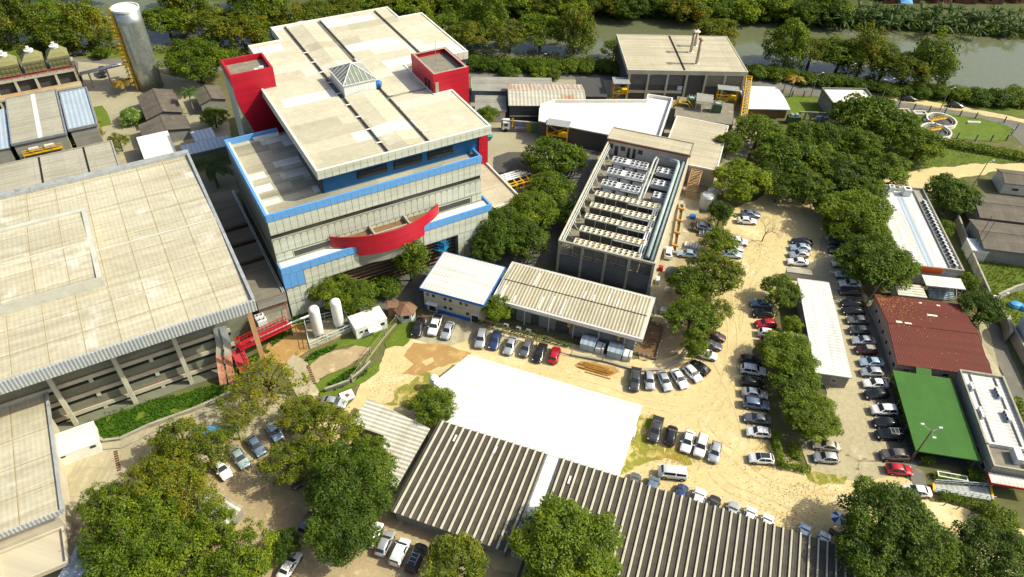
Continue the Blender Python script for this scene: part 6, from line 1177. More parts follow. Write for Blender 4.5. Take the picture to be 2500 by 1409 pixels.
# crane truck with flat bed
g = Vector(G(1272, 318)); tk = thing('crane_truck', 'flat bed truck with white cab, yellow loader crane and a blue sheet on its bed', 'truck', (g.x, g.y, .1), R_(184))
b = MB(); b.box(3.0, -1.1, .7, 4.8, 1.1, 2.7); b.box(4.8, -1.05, .6, 5.0, 1.05, 1.5); b.build('cab', MAT['paint_white'], tk); b = MB(); b.box(4.81, -.95, 1.6, 4.86, .95, 2.45); b.build('windscreen', MAT['dark_glass'], tk)
for s in (1, -1): b = MB(); b.box(3.5, s * 1.105, 1.6, 4.5, s * 1.12, 2.4); b.build('side_window', MAT['dark_glass'], tk)
b = MB(); b.box(-5, -1.2, 1.0, 1.6, 1.2, 1.2); b.box(-5, -1.25, 1.2, 1.6, -1.2, 1.6); b.box(-5, 1.2, 1.2, 1.6, 1.25, 1.6); b.box(-5.05, -1.2, 1.2, -5, 1.2, 1.6); b.box(1.6, -1.2, 1.2, 1.7, 1.2, 2.2); b.build('flat_bed', MAT['galv'], tk); b = MB(); b.box(-4.9, -1.1, 1.2, 1.5, 1.1, 1.24); b.build('bed_floor', MAT['timber'], tk)
b = MB(); b.tube([(2.3, 0, 1), (2.3, 0, 3.2)], .25, 8); b.tube([(2.3, 0, 3.1), (2.2, .9, 3.9), (2.4, 1.2, 1.6)], .16, 6); b.build('loader_crane', MAT['yellow_steel'], tk)
for x in (4.0, -2.6, -3.8):
    for s in (1, -1): b = MB(); b.tube([(x, s * .85, .5), (x, s * 1.15, .5)], .5, 16); b.build('wheel', MAT['rubber'], tk)
b = MB(); b.box(-5, -.5, .6, 4.8, .5, 1.0); b.build('chassis', MAT['chrome_black'], tk)
p = tk.matrix_basis @ Vector((0.4, .2, 1.34)); b = MB(); b.lathe(0, 0, [(1.0, -.1), (1.05, .2), (.6, .7), (.1, .85)], 10); t = b.build('blue_sheet', MAT['tarp_blue'], None, loc=p); tag(t, 'blue plastic sheet bundle lying on the crane truck bed', 'tarpaulin')
# ================================================================= vegetation
random.seed(33)
leafmat('leaf_dark', [(.022, .052, .003), (.054, .106, .004), (.10, .165, .006), (.175, .235, .010)])
leafmat('leaf_mid', [(.040, .076, .003), (.090, .152, .005), (.155, .225, .007), (.26, .315, .014)])
leafmat('leaf_bright', [(.06, .103, .004), (.125, .19, .005), (.20, .27, .009), (.33, .365, .022)])
leafmat('leaf_olive', [(.050, .082, .004), (.11, .152, .005), (.175, .212, .008), (.255, .26, .012), (.32, .23, .018)])
leafmat('leaf_yellow', [(.08, .085, .006), (.165, .165, .01), (.27, .24, .02), (.37, .29, .036)])
leafmat('leaf_bank', [(.036, .066, .004), (.08, .122, .005), (.138, .18, .007), (.215, .21, .010), (.27, .19, .013)])
leafmat('leaf_variegated', [(.05, .11, .01), (.12, .24, .015), (.4, .5, .15), (.55, .6, .3)])
leafmat('leaf_palm', [(.012, .036, .005), (.028, .066, .009), (.06, .11, .018), (.10, .15, .03)])
leafmat('leaf_palm_yellow', [(.10, .10, .01), (.3, .2, .02), (.42, .22, .02)])
leafmat('grass_blade', [(.05, .10, .006), (.10, .17, .010), (.16, .22, .015), (.24, .24, .04)], .3)
leafmat('lush_blade', [(.035, .11, .006), (.06, .17, .010), (.10, .225, .015)], .3)
leafmat('twig', [(.16, .12, .08), (.25, .19, .12), (.3, .24, .16)], 0)
def rnd_dir(up=0):
    while True:
        v = Vector((random.uniform(-1, 1), random.uniform(-1, 1), random.uniform(-1, 1)))
        if .05 < v.length < 1: v.normalize(); v.z += up; return v.normalized()
def leaf_quad(b, p, nrm, s, ratio=.55):
    a = nrm.cross(rnd_dir()).normalized() if abs(nrm.z) < 2 else Vector((1, 0, 0)); c = nrm.cross(a)
    d = nrm * s * .18
    b.add([p - a * s, p - c * s * ratio + d, p + a * s, p + c * s * ratio + d], [(0, 1, 2, 3)])
def crown_mesh(seed, nl, nleaf, s, squash=.75, lobe=(.26, .44), fill=.8, gaps=0):
    random.seed(seed); b = MB(); lobes = [(Vector((0, 0, -.02)), .56)]
    for i in range(nl):
        u = (i + .5) / nl; z = 1 - 1.5 * u; a = i * 2.39996 + random.uniform(-.35, .35); q = math.sqrt(max(0, 1 - z * z)); r = random.uniform(*lobe)
        k = (1 - r * .8) * random.uniform(.68, 1.16); c = Vector((q * math.cos(a) * k, q * math.sin(a) * k, z * squash * k)); lobes.append((c, r))
    tot = sum(r * r for c, r in lobes[1:]) + .1
    for li, (c, r) in enumerate(lobes):
        n = int(nleaf * (r * r if li else .1) / tot)
        for k in range(n):
            d = rnd_dir(.2); q = r * (1 - abs(random.gauss(0, .12))) if random.random() < fill else r * random.random()
            q *= 1 + .55 * noise.noise(c * 3 + d * 2.6)
            p = c + Vector((d.x, d.y, d.z * .85)) * q
            if any((p - c2).length < r2 * .6 for c2, r2 in lobes if c2 is not c): continue
            if gaps and noise.noise(p * 3.3 + Vector((seed, 0, 0))) > gaps: continue
            leaf_quad(b, p, (d * .5 + Vector((0, 0, .35)) + rnd_dir() * .55).normalized(), s * random.uniform(.55, 1.35))
    m = b.mesh('crown'); return m, lobes[1:]
def trunk_mesh(lobes, bend=.06):
    """unit trunk: base z=-1 (ground), crown centre 0; limbs run into the lobes"""
    b = MB(); f_ = Vector((random.uniform(-bend, bend), random.uniform(-bend, bend), -.45)); b.tube([(0, 0, -1), (f_.x * .5, f_.y * .5, -.75), tuple(f_)], [.075, .058, .048], 7)
    for c, r in lobes[:9]:
        mid = f_.lerp(c, .5) + Vector((random.uniform(-.06, .06), random.uniform(-.06, .06), .04)); b.tube([tuple(f_), tuple(mid), tuple(c + Vector((0, 0, r * .3)))], [.036, .022, .008], 5)
    return b.mesh('trunk', True)
VAR = {}
def variants(kind):
    if kind in VAR: return VAR[kind]
    P = {'hero': (3, 70, 30000, .030, .82, (.15, .27), .85, 0), 'broad': (6, 44, 16000, .040, .8, (.15, .33), .85, .3), 'airy': (6, 40, 12000, .036, .85, (.12, .3), .6, .12), 'flat': (2, 50, 14000, .042, .42, (.16, .28), .8, 0), 'sparse': (3, 34, 4600, .036, .75, (.13, .26), .5, .1), 'bush': (4, 22, 5000, .065, .75, (.24, .42), .85, 0), 'tall': (4, 40, 13000, .042, 1.3, (.16, .34), .75, .25)}[kind]
    out = []
    for i in range(P[0]):
        m, lb = crown_mesh(100 * len(VAR) + i + 7, *P[1:]); m.materials.append(MAT['leaf_mid']); tm = trunk_mesh(lb); tm.materials.append(MAT['bark']); out.append((m, tm))
    VAR[kind] = out; return out
def tree(px, py, rpx, h, kind, leaf, label, cat='tree', name=None, group=None, bark='bark', sq=1.0):
    zc = h * (.62 if kind != 'bush' else .45); x, y = G(px, py, zc); R = rpx * mpp(px, py, zc)
    t = thing(name or ('shrub' if kind == 'bush' else 'leafy_tree'), label, cat if kind != 'bush' else 'shrub', (x, y, 0), random.uniform(0, 6.28), group)
    m, tm = random.choice(variants(kind)); o = bpy.data.objects.new('crown', m); COL.objects.link(o); o.parent = t; o.location = (0, 0, zc)
    zs = min(R * sq, (h - zc) / .82 * 1.0) if kind != 'flat' else R
    o.scale = (R, R, max(zs, R * .62) if kind not in ('tall', 'flat') else R); o.material_slots[0].link = 'OBJECT'; o.material_slots[0].material = MAT[leaf]
    if kind != 'bush':
        k = bpy.data.objects.new('trunk', tm); COL.objects.link(k); k.parent = t; k.location = (0, 0, zc); k.scale = (R * .9, R * .9, zc); k.material_slots[0].link = 'OBJECT'; k.material_slots[0].material = MAT[bark]
    return t
TREES = [
 (1388, 1338, 130, 8, 'hero', 'leaf_mid', 'big round green tree over the striped sheds at the bottom edge'), (1110, 1390, 88, 6.5, 'broad', 'leaf_olive', 'yellow green tree at the bottom edge right of the parked vans'),
 (855, 1175, 108, 8.5, 'hero', 'leaf_dark', 'large dark green tree left of the striped shed'), (840, 1285, 92, 8, 'hero', 'leaf_dark', 'dark green tree hanging over the bottom row of vehicles'), (800, 1050, 82, 7.5, 'airy', 'leaf_olive', 'olive tree beside the ribbed L shaped shed'), (705, 1130, 68, 7, 'airy', 'leaf_olive', 'olive tree between the left cars and the dark green tree'),
 (655, 930, 92, 6.5, 'sparse', 'leaf_olive', 'sparse yellow tree with thin crown beside the red walkway'), (590, 1000, 66, 5.5, 'sparse', 'leaf_olive', 'thin yellowing tree overhanging the concrete yard'), (730, 1010, 62, 6, 'airy', 'leaf_olive', 'yellow olive tree between the thin trees and the manhole'),
 (440, 1075, 72, 7, 'airy', 'leaf_olive', 'olive crown nearest the concrete yard drain'), (505, 1095, 66, 7, 'airy', 'leaf_olive', 'orange tinted olive tree left of the dappled white sedan'), (365, 1185, 80, 7.5, 'airy', 'leaf_olive', 'olive tree bulging into the concrete yard'), (430, 1185, 70, 7.5, 'airy', 'leaf_olive', 'olive tree over the rusty sheet roof'),
 (290, 1265, 82, 8, 'airy', 'leaf_mid', 'green tree beside the pale blue roof at lower left'), (330, 1360, 112, 8.5, 'hero', 'leaf_mid', 'dense green tree at the bottom edge in the left grove'), (465, 1350, 92, 8, 'airy', 'leaf_mid', 'green tree in the middle of the bottom left grove'), (605, 1345, 78, 7.5, 'airy', 'leaf_bright', 'bright yellow green tree with white sun flecks in the left grove'), (560, 1412, 78, 7.5, 'broad', 'leaf_mid', 'green tree cut by the bottom edge in the left grove'), (692, 1330, 42, 5.5, 'broad', 'leaf_dark', 'small dark tree over the white car at the bottom edge'),
 (1058, 990, 56, 5, 'broad', 'leaf_mid', 'small green tree at the corner of the white hall'),
 (2165, 1270, 108, 9.5, 'hero', 'leaf_dark', 'huge dark green tree at lower right, left part'), (2250, 1335, 98, 9, 'hero', 'leaf_dark', 'huge dark green tree at lower right, right part'), (2120, 1350, 85, 8, 'broad', 'leaf_dark', 'dark tree bending over the end of the striped shed'), (2430, 1370, 105, 9, 'hero', 'leaf_dark', 'dark tree in the bottom right corner'), (2440, 1268, 42, 3.5, 'bush', 'leaf_bright', 'light green shrub beside the white office ramp'),
 (1907, 710, 50, 5.5, 'broad', 'leaf_mid', 'round tree at the far end of the white strip roof'), (1935, 793, 26, 4, 'broad', 'leaf_bright', 'small bright tree against the white strip roof'), (1922, 865, 72, 6, 'hero', 'leaf_mid', 'full green tree at the middle of the white strip roof'), (1945, 942, 62, 5.5, 'broad', 'leaf_mid', 'green tree third along the strip of car park trees'), (1982, 1018, 70, 6, 'hero', 'leaf_bright', 'bright green tree at the near end of the car park strip'),
 (2090, 525, 88, 7.5, 'hero', 'leaf_mid', 'broad green tree overhanging the far part of the long white roof'), (2140, 640, 96, 8, 'hero', 'leaf_dark', 'very large shade tree over the right car row'), (2035, 500, 45, 6, 'broad', 'leaf_mid', 'green tree at the head of the sand lane'), (2322, 472, 64, 7, 'broad', 'leaf_dark', 'dark tree between the long white roof and the warehouses'), (2398, 750, 52, 6, 'broad', 'leaf_dark', 'dark tree shading the corner of the red tiled house'), (2300, 560, 28, 4, 'bush', 'leaf_mid', 'shrub behind the condenser row'), (2362, 690, 30, 4, 'bush', 'leaf_mid', 'shrub beside the pavilion'),
 (1690, 775, 66, 7.5, 'broad', 'leaf_mid', 'tree over the trench beside the curve of cars'), (1745, 668, 72, 8, 'broad', 'leaf_olive', 'olive tree by the sand lane with yellow tips'), (1680, 690, 52, 7, 'broad', 'leaf_mid', 'green tree between the scrap yard and the olive tree'), (1738, 755, 50, 6.5, 'airy', 'leaf_olive', 'olive tree leaning over the dark sedan'), (1757, 590, 46, 5.5, 'broad', 'leaf_bright', 'bushy bright tree beside the three pale cars'),
 (1812, 440, 74, 8, 'broad', 'leaf_bright', 'yellow green tree in front of the cream annex'), (1852, 322, 62, 8, 'broad', 'leaf_mid', 'green tree at the foot of the yellow lattice rack'), (1920, 385, 82, 8.5, 'broad', 'leaf_dark', 'dark spreading tree behind the yellow green one'), (2030, 338, 58, 8, 'broad', 'leaf_dark', 'dark round tree in front of the pump house'), (2128, 295, 92, 8.5, 'flat', 'leaf_dark', 'wide flat topped dark tree beside the settling tanks'), (2150, 412, 70, 7.5, 'broad', 'leaf_mid', 'green tree by the pale dirt track'), (2055, 425, 66, 8, 'broad', 'leaf_dark', 'dark tree in the middle of the grove right of the lane'), (2245, 352, 62, 7, 'broad', 'leaf_mid', 'round green tree at the edge of the tank lawn'), (1975, 455, 58, 7.5, 'broad', 'leaf_dark', 'dark tree overhanging the top of the sand lane'), (1905, 455, 48, 7, 'airy', 'leaf_dark', 'thin dark tree behind the bare one'),
 (1345, 385, 72, 8, 'broad', 'leaf_mid', 'green tree below the yellow stair tower'), (1400, 385, 40, 7, 'broad', 'leaf_mid', 'small green tree beside the plant building wall'), (1345, 462, 60, 7.5, 'broad', 'leaf_mid', 'green tree second down the line left of the plant building'), (1300, 515, 66, 8, 'broad', 'leaf_mid', 'green tree third down the line left of the plant building'), (1222, 560, 80, 8.5, 'hero', 'leaf_dark', 'large dark green tree by the right corner of the tall building'), (1285, 585, 58, 7.5, 'broad', 'leaf_dark', 'dark green tree between the office and the plant building'), (1192, 612, 42, 7, 'broad', 'leaf_dark', 'dark tree shading the office roof corner'),
 (1000, 630, 50, 9.5, 'tall', 'leaf_mid', 'tall narrow tree in front of the red curved fascia'), (808, 706, 56, 7, 'broad', 'leaf_bright', 'yellow green round tree left of the container'), (872, 722, 48, 6.5, 'broad', 'leaf_mid', 'green round tree above the white container'), (1212, 752, 42, 5.5, 'broad', 'leaf_bright', 'round tree between the office and the workshop'), (945, 700, 36, 4, 'bush', 'leaf_dark', 'dark shrubs in the shade below the undercroft'),
 (480, 145, 82, 11, 'hero', 'leaf_mid', 'large dense tree right of the steel silo'), (1190, 280, 28, 5, 'broad', 'leaf_mid', 'small tree at the right corner of the top roof'), (322, 286, 33, 3.6, 'bush', 'leaf_variegated', 'pale variegated round shrub in the left yard'), (205, 325, 50, 5, 'airy', 'leaf_olive', 'feathery green tree over the left roofs'), (290, 345, 27, 4.5, 'airy', 'leaf_olive', 'olive tree at the corner of the dull beige roof'), (522, 285, 34, 5, 'broad', 'leaf_mid', 'green tree at the foot of the red stair tower'), (1245, 178, 26, 3, 'bush', 'leaf_mid', 'shrub on the road side behind the grey store roof'), (1318, 178, 26, 3, 'bush', 'leaf_bright', 'light shrub on the road side by the lamp'), (1352, 182, 20, 3, 'bush', 'leaf_mid', 'shrub right of the light road side shrub'),
 (2010, 395, 62, 8, 'broad', 'leaf_mid', 'green tree in the grove below the dark round one by the pump house'), (1960, 330, 50, 7, 'broad', 'leaf_mid', 'tree in front of the switchgear beside the lawn'), (2095, 350, 55, 8, 'broad', 'leaf_mid', 'tree under the left rim of the wide flat topped tree'), (2200, 300, 48, 7, 'broad', 'leaf_dark', 'dark tree beside the square basin'), (1880, 430, 45, 7, 'broad', 'leaf_dark', 'dark tree close behind the yellow green one by the cream annex'), (2110, 465, 55, 7, 'broad', 'leaf_mid', 'tree at the far end of the long white roof'), (2050, 560, 42, 6, 'airy', 'leaf_mid', 'loose tree over the farthest cars of the right row'), (1780, 350, 34, 7, 'broad', 'leaf_mid', 'tree close to the near end of the yellow rack'),
 (1760, 520, 36, 6, 'broad', 'leaf_dark', 'dark tree behind the scrap yard tanks'), (1700, 845, 36, 6, 'broad', 'leaf_mid', 'low tree at the end of the trench kerb'), (1390, 520, 40, 6, 'broad', 'leaf_dark', 'dark tree in the gap beside the plant side frame'), (1165, 645, 32, 5, 'broad', 'leaf_dark', 'dark tree just behind the blue cage tank'),
 (380, 1265, 66, 8, 'broad', 'leaf_mid', 'green tree between the olive ones and the dense bottom tree'), (400, 1120, 48, 6, 'airy', 'leaf_olive', 'small olive crown at the tip of the left grove'), (240, 1330, 52, 7, 'airy', 'leaf_mid', 'loose green tree over the pale blue roof corner'), (765, 1120, 46, 7, 'airy', 'leaf_mid', 'green tree joining the olive and dark crowns'), (470, 1225, 72, 7, 'airy', 'leaf_olive', 'olive crown half covering the ribbed silver sheet roof'), (520, 1285, 62, 7, 'airy', 'leaf_mid', 'green crown over the near end of the ribbed silver sheet roof'), (395, 1330, 80, 8, 'airy', 'leaf_mid', 'feathery green crown in the thick of the left grove'), (250, 1225, 58, 7, 'airy', 'leaf_mid', 'feathery green tree on the yard side of the left grove'), (575, 1045, 40, 5, 'sparse', 'leaf_olive', 'thin crown above the blue tarpaulin'), (900, 1105, 48, 6.5, 'broad', 'leaf_mid', 'green tree reaching over the L shaped shed roof'),
]
for i, a in enumerate(TREES): tree(*a)
BANK = [(25, 62, 70), (95, 40, 74), (150, 80, 58), (205, 65, 60), (265, 88, 36), (405, 48, 58), (455, 25, 60), (520, 55, 70), (590, 70, 68), (640, 40, 66), (700, 40, 58), (770, 35, 55), (840, 20, 50), (1075, 65, 60), (1140, 85, 52), (1185, 55, 62), (1245, 85, 55), (1320, 70, 64), (1405, 85, 56), (1500, 118, 34), (1750, 78, 58), (1925, 118, 58), (1985, 122, 58), (2055, 132, 64), (2110, 137, 60), (2165, 147, 62), (2215, 165, 58), (2270, 157, 64)]
pos = ['leftmost', 'second from left', 'third from left', 'fourth from left', 'fifth from left just left of the silo', 'just right of the silo', 'second right of the silo', 'third right of the silo', 'behind the left red tower', 'left of the roof notch of the tall building', 'behind the tall roof, left', 'behind the tall roof, middle', 'behind the tall roof, right', 'at the right corner of the tall roof', 'second right of the tall roof', 'third right of the tall roof', 'fourth right of the tall roof', 'tallest left of the open water', 'leaning one beside the open water', 'low one left of the power house', 'behind the power house flues', 'leftmost right of the power house', 'second right of the power house', 'third right of the power house', 'fourth right of the power house', 'fifth right of the power house', 'sixth right of the power house', 'last on the right over open water']
for i, (x, y, r) in enumerate(BANK): tree(x, y, r, 9 if r > 40 else 6, 'tall' if i % 3 == 0 and r > 50 else 'airy' if i % 3 == 1 else 'broad', ['leaf_bank', 'leaf_mid', 'leaf_bank', 'leaf_olive'][i % 4] if i < 13 else ['leaf_bank', 'leaf_mid'][i % 2], f'riverside tree on the near bank, {pos[i]}', group='trees on the near river bank')
for i, (x, y, r) in enumerate([(1290, 158, 24), (1440, 160, 26), (1480, 165, 26), (1395, 155, 22), (1850, 172, 24), (1890, 180, 24), (1960, 190, 22), (2030, 195, 24), (2095, 205, 22), (2150, 215, 24), (2290, 222, 26), (2340, 230, 34), (2390, 238, 36), (2440, 240, 36), (2490, 235, 40), (560, 128, 24), (1060, 130, 26), (1120, 138, 24), (640, 110, 26), (90, 118, 26), (250, 128, 22)]):
    tree(x, y, r, 3.4, 'bush', random.choice(['leaf_dark', 'leaf_mid']), 'low dark green shrub on the near river bank beside the road', name='bank_shrub', group='shrubs along the near river bank')
for i in range(34):
    x = 870 + i * 35; y = 2 + max(0, (x - 1500)) * .035 + random.uniform(-10, 14)
    if x > 2060: break
    tree(x, y, random.uniform(42, 62), 7, random.choice(['broad', 'bush', 'broad']), random.choice(['leaf_mid', 'leaf_dark', 'leaf_bright', 'leaf_bank']), 'leafy tree in the green belt on the far river bank', name='far_bank_tree', group='trees on the far river bank')
for i in range(30):
    x = 1390 + i * 38; y = 33 + max(0, (x - 1600)) * .055 + random.uniform(-6, 3)
    tree(x, y - 6, random.uniform(20, 32), 2.6, 'bush', random.choice(['leaf_mid', 'leaf_dark']), 'low shrub at the water line of the far river bank', name='far_bank_shrub', group='shrubs at the far water line')
for i, (x, y, r) in enumerate([(60, -20, 60), (200, -22, 60), (420, -12, 40), (600, -8, 50), (1010, 5, 50)]): tree(x, y, r, 7, 'broad', 'leaf_dark', 'dark tree at the top edge beyond the left reach of the river', name='far_bank_tree', group='trees at the top edge left')
for i in range(38):
    x = 1030 + i * 40; x += 300 if x > 1510 else 0
    if x > 2560: break
    y = (150 + (x - 1030) * .03 if x < 1520 else 172 + (x - 1820) * .125 if x < 2230 else 222 + (x - 2230) * .09) + random.uniform(-3, 5)
    tree(x, y, random.uniform(24, 33), 3.2, 'bush', random.choice(['leaf_dark', 'leaf_mid', 'leaf_dark']), 'low dark green shrub on the near river bank beside the road', name='bank_shrub', group='shrubs along the near river bank')
# palms and banana plants
def frond_mesh(n, L_, droop, wd, seed, up=.5):
    random.seed(seed); b = MB()
    for i in range(n):
        a = 2 * math.pi * i / n + random.uniform(-.2, .2); e = random.uniform(.1, 1.2) * up; l = L_ * random.uniform(.8, 1.1); p = []
        for k in range(7):
            t = k / 6; r = l * t; z = math.sin(e) * r - droop * r * r / L_; p.append(Vector((math.cos(a) * r * math.cos(e * .6), math.sin(a) * r * math.cos(e * .6), z)))
        sd_ = Vector((-math.sin(a), math.cos(a), 0))
        for k in range(6):
            for q in range(3):
                c = p[k].lerp(p[k + 1], q / 3); c2 = p[k].lerp(p[k + 1], q / 3 + .26); wv = wd * (math.sin(math.pi * min(1, (k + q / 3 + .6) / 6.6)) + .15)
                for s in (1, -1): b.add([c, c2, c2 + sd_ * s * wv + Vector((0, 0, -wv * .45)) + (c2 - c) * .8, c + sd_ * s * wv + Vector((0, 0, -wv * .45)) + (c2 - c) * .7], [(0, 1, 2, 3)])
    return b.mesh('crown')
PM = frond_mesh(18, 1.0, .55, .16, 3); PM.materials.append(MAT['leaf_palm'])
BM = [frond_mesh(15, 1.0, .62, .085, 5 + k, 1.45) for k in range(3)]
for m_ in BM: m_.materials.append(MAT['leaf_palm'])
def palm(px, py, h, R, leaf, label, name='palm_tree', cat='palm', mesh=None, group=None, tr=.16):
    x, y = G(px, py, h); t = thing(name, label, cat, (x, y, 0), random.uniform(0, 6), group); b = MB(); b.tube([(0, 0, 0), (.15, 0, h * .5), (0, 0, h)], [tr * 1.3, tr, tr * .8], 8); b.build('trunk', MAT['bark_pale'] if h > 2 else MAT['leaf_palm'], t)
    o = bpy.data.objects.new('crown', mesh or PM); COL.objects.link(o); o.parent = t; o.location = (0, 0, h); o.scale = (R,) * 3; o.material_slots[0].link = 'OBJECT'; o.material_slots[0].material = MAT[leaf]
palm(515, 398, 6.5, 5.6, 'leaf_palm', 'big dark palm in the shade between the hall and the tall building', tr=.3); palm(459, 222, 6.5, 3.0, 'leaf_palm', 'slender palm standing beside the brown gabled sheds')
palm(298, 200, 3.2, 3.4, 'leaf_palm_yellow', 'orange yellow clump palm on the yard below the silo'); palm(1942, 190, 6.0, 3.0, 'leaf_palm_yellow', 'drooping yellow palm on the lawn by the river road')
for i in range(66):
    x = 1985 + (i % 22) * 24 + random.uniform(-8, 8); y = (62 + (x - 2000) * .055, 48 + (x - 2000) * .045, 36 + (x - 2000) * .035)[i // 22] + random.uniform(-9, 5)
    palm(x, y - 14, random.uniform(1.8, 4.2), random.uniform(3.8, 5.6), 'leaf_palm', 'dark banana plant with long drooping leaves on the far river bank', 'banana_plant', 'banana plant', BM[i % 3], 'banana plants on the far bank', .12)
# bare trees
def bare(px, py, h, R, label, seed, m='twig'):
    random.seed(seed); g = G(px, py); t = thing('bare_tree', label, 'tree', (*g, 0)); b = MB(); tw = MB()
    def grow(p, d, l, r, dep):
        q = p + d * l; (b if dep > 2 else tw).tube([p, p.lerp(q, .5) + rnd_dir() * l * .07, q], [r, r * .8, r * .62], 5 if dep > 2 else 3, False)
        if dep: 
            for k in range(3 if dep > 1 else 4): grow(q, (d + rnd_dir(.1) * .75).normalized(), l * random.uniform(.62, .8), r * .55, dep - 1)
    grow(Vector((0, 0, 0)), Vector((.1, .05, 1)).normalized(), h * .3, R, 5); b.build('trunk', MAT['bark'], t); tw.build('twigs', MAT[m], t); return t
bare(1860, 590, 7.0, .16, 'leafless tree with purplish twigs standing in the sand lane', 12); bare(232, 1420, 3.5, .05, 'dry leafless shrub on the pale blue roof corner at the bottom left', 5)
# hedges
def hedge(name, label, px, w, h, leaf, dens=110, s=.14):
    P = [Vector(G(*p)) for p in px]; o = P[0]; b = MB(); random.seed(int(o.x * 7) & 255)
    for a, c in zip(P, P[1:]):
        L_ = (c - a).length; n_ = Vector((-(c - a).y, (c - a).x)).normalized()
        for k in range(int(L_ * dens * (w + 2 * h) / 2)):
            u = random.random(); v = random.uniform(-1, 1); zz = h * (1 - .35 * v ** 4) * (1 if random.random() < .55 else random.random()); bump_ = 1 + .25 * noise.noise(Vector((a.x + u * 9, a.y, v)))
            p = a.lerp(c, u) + n_ * v * w / 2 * bump_; leaf_quad(b, Vector((p.x - o.x, p.y - o.y, zz * bump_)), (Vector((n_.x * v, n_.y * v, .8)) + rnd_dir() * .6).normalized(), s * random.uniform(.7, 1.3))
    t = b.build(name, MAT[leaf], None, loc=(o.x, o.y, 0)); return tag(t, label, 'hedge')
hedge('clipped_hedge', 'clipped yellow green hedge along the strip beside the white car with glass roof', [(1888, 1060), (1897, 1115), (1905, 1142)], 1.3, 1.3, 'leaf_bright'); hedge('clipped_hedge', 'clipped yellow green hedge at the near end of the tree strip', [(1902, 1138), (1940, 1143), (1975, 1152)], 1.5, 1.1, 'leaf_bright')
hedge('clipped_hedge', 'short dark clipped hedge block under the near strip tree', [(1935, 1090), (1942, 1125)], 2.2, 1.1, 'leaf_mid'); hedge('shrub_border', 'border of tall shrubs between the right car row and the green canopy', [(2175, 925), (2200, 1010), (2222, 1070), (2238, 1112)], 1.3, 1.9, 'leaf_mid', 45, .2)
hedge('shrub_border', 'shrubs planted in front of the green canopy', [(2240, 1128), (2275, 1132)], 1.2, 1.4, 'leaf_mid'); hedge('garden_hedge', 'dark hedge beside the ramp of the white office', [(2275, 1165), (2330, 1172)], 1.6, .7, 'leaf_mid'); hedge('garden_hedge', 'leafy hedge below the ramp rail of the white office', [(2290, 1210), (2345, 1225), (2410, 1245)], 1.8, .9, 'leaf_mid'); hedge('garden_hedge', 'round leafy hedge right of the white planter frame', [(2355, 1160), (2400, 1168)], 2.0, 1.3, 'leaf_mid')
hedge('creeper_hedge', 'hedge of shrubs along the lower fence of the tank lawn', [(2290, 352), (2370, 368), (2450, 382), (2540, 400)], 2.4, 1.8, 'leaf_mid', 26, .3); hedge('creeper_hedge', 'shrub line below the vaulted shelter grove', [(1935, 320), (1990, 318)], 2.5, 1.6, 'leaf_bright', 24, .3)
hedge('fence_creeper', 'dark creeper along the workshop mesh fence', [(1160, 790), (1260, 818), (1395, 850)], .5, 1.1, 'leaf_dark', 40, .16); hedge('right_verge_shrubs', 'yellow green shrubs behind the narrow white roof at the right edge', [(2478, 985), (2505, 1050)], 2.5, 1.8, 'leaf_bright', 30, .25)
# grass blades on the lawns
def pip(x, y, P):
    c = False; n = len(P)
    for i in range(n):
        (xa, ya), (xb, yb) = P[i], P[i - 1]
        if (ya > y) != (yb > y) and x < (xb - xa) * (y - ya) / (yb - ya) + xa: c = not c
    return c
def blades(name, px, dens, h, level, m='grass_blade', wd=.07):
    P = [G(*p) for p in px]; xs = [p[0] for p in P]; ys = [p[1] for p in P]; b = MB(); n = int((max(xs) - min(xs)) * (max(ys) - min(ys)) * dens); n = min(n, 40000)
    for k in range(n):
        x, y = random.uniform(min(xs), max(xs)), random.uniform(min(ys), max(ys))
        if not pip(x, y, P) or noise.noise(Vector((x * .5, y * .5, 3))) < -.28: continue
        a = random.random() * 6.28; hh = h * random.uniform(.5, 1.4); w = wd * random.uniform(.7, 1.5); dx, dy = math.cos(a) * w, math.sin(a) * w; lx, ly = random.uniform(-.6, .6) * hh, random.uniform(-.6, .6) * hh
        b.add([(x - dx, y - dy, level * .012), (x + dx, y + dy, level * .012), (x + lx, y + ly, hh)], [(0, 1, 2)])
    if b.f: o = b.build(name, MAT[m]); o['kind'] = 'stuff'
for px, dens, h, lv in GRASS: blades('grass', px, dens, h, lv)
HB = [(216, 1030), (235, 1016), (330, 990), (450, 958), (548, 934), (565, 945), (560, 962), (470, 1000), (360, 1040), (290, 1072), (250, 1076), (232, 1060)]
sheet('planted_bank', HB, 11, MAT['lawn'], .1); blades('tall_grass', HB, 60, .5, 11, 'lush_blade', .075)
for q in ([(655, 830), (700, 800), (720, 812), (660, 850)], [(745, 880), (765, 862), (830, 838), (815, 855), (770, 880), (750, 900)], [(785, 950), (850, 905), (900, 890), (895, 915), (820, 955)], [(600, 880), (650, 850), (660, 860), (610, 895)], [(700, 760), (760, 745), (750, 785), (690, 800)]): blades('tall_grass', q, 40, .5, 9, 'lush_blade', .12)
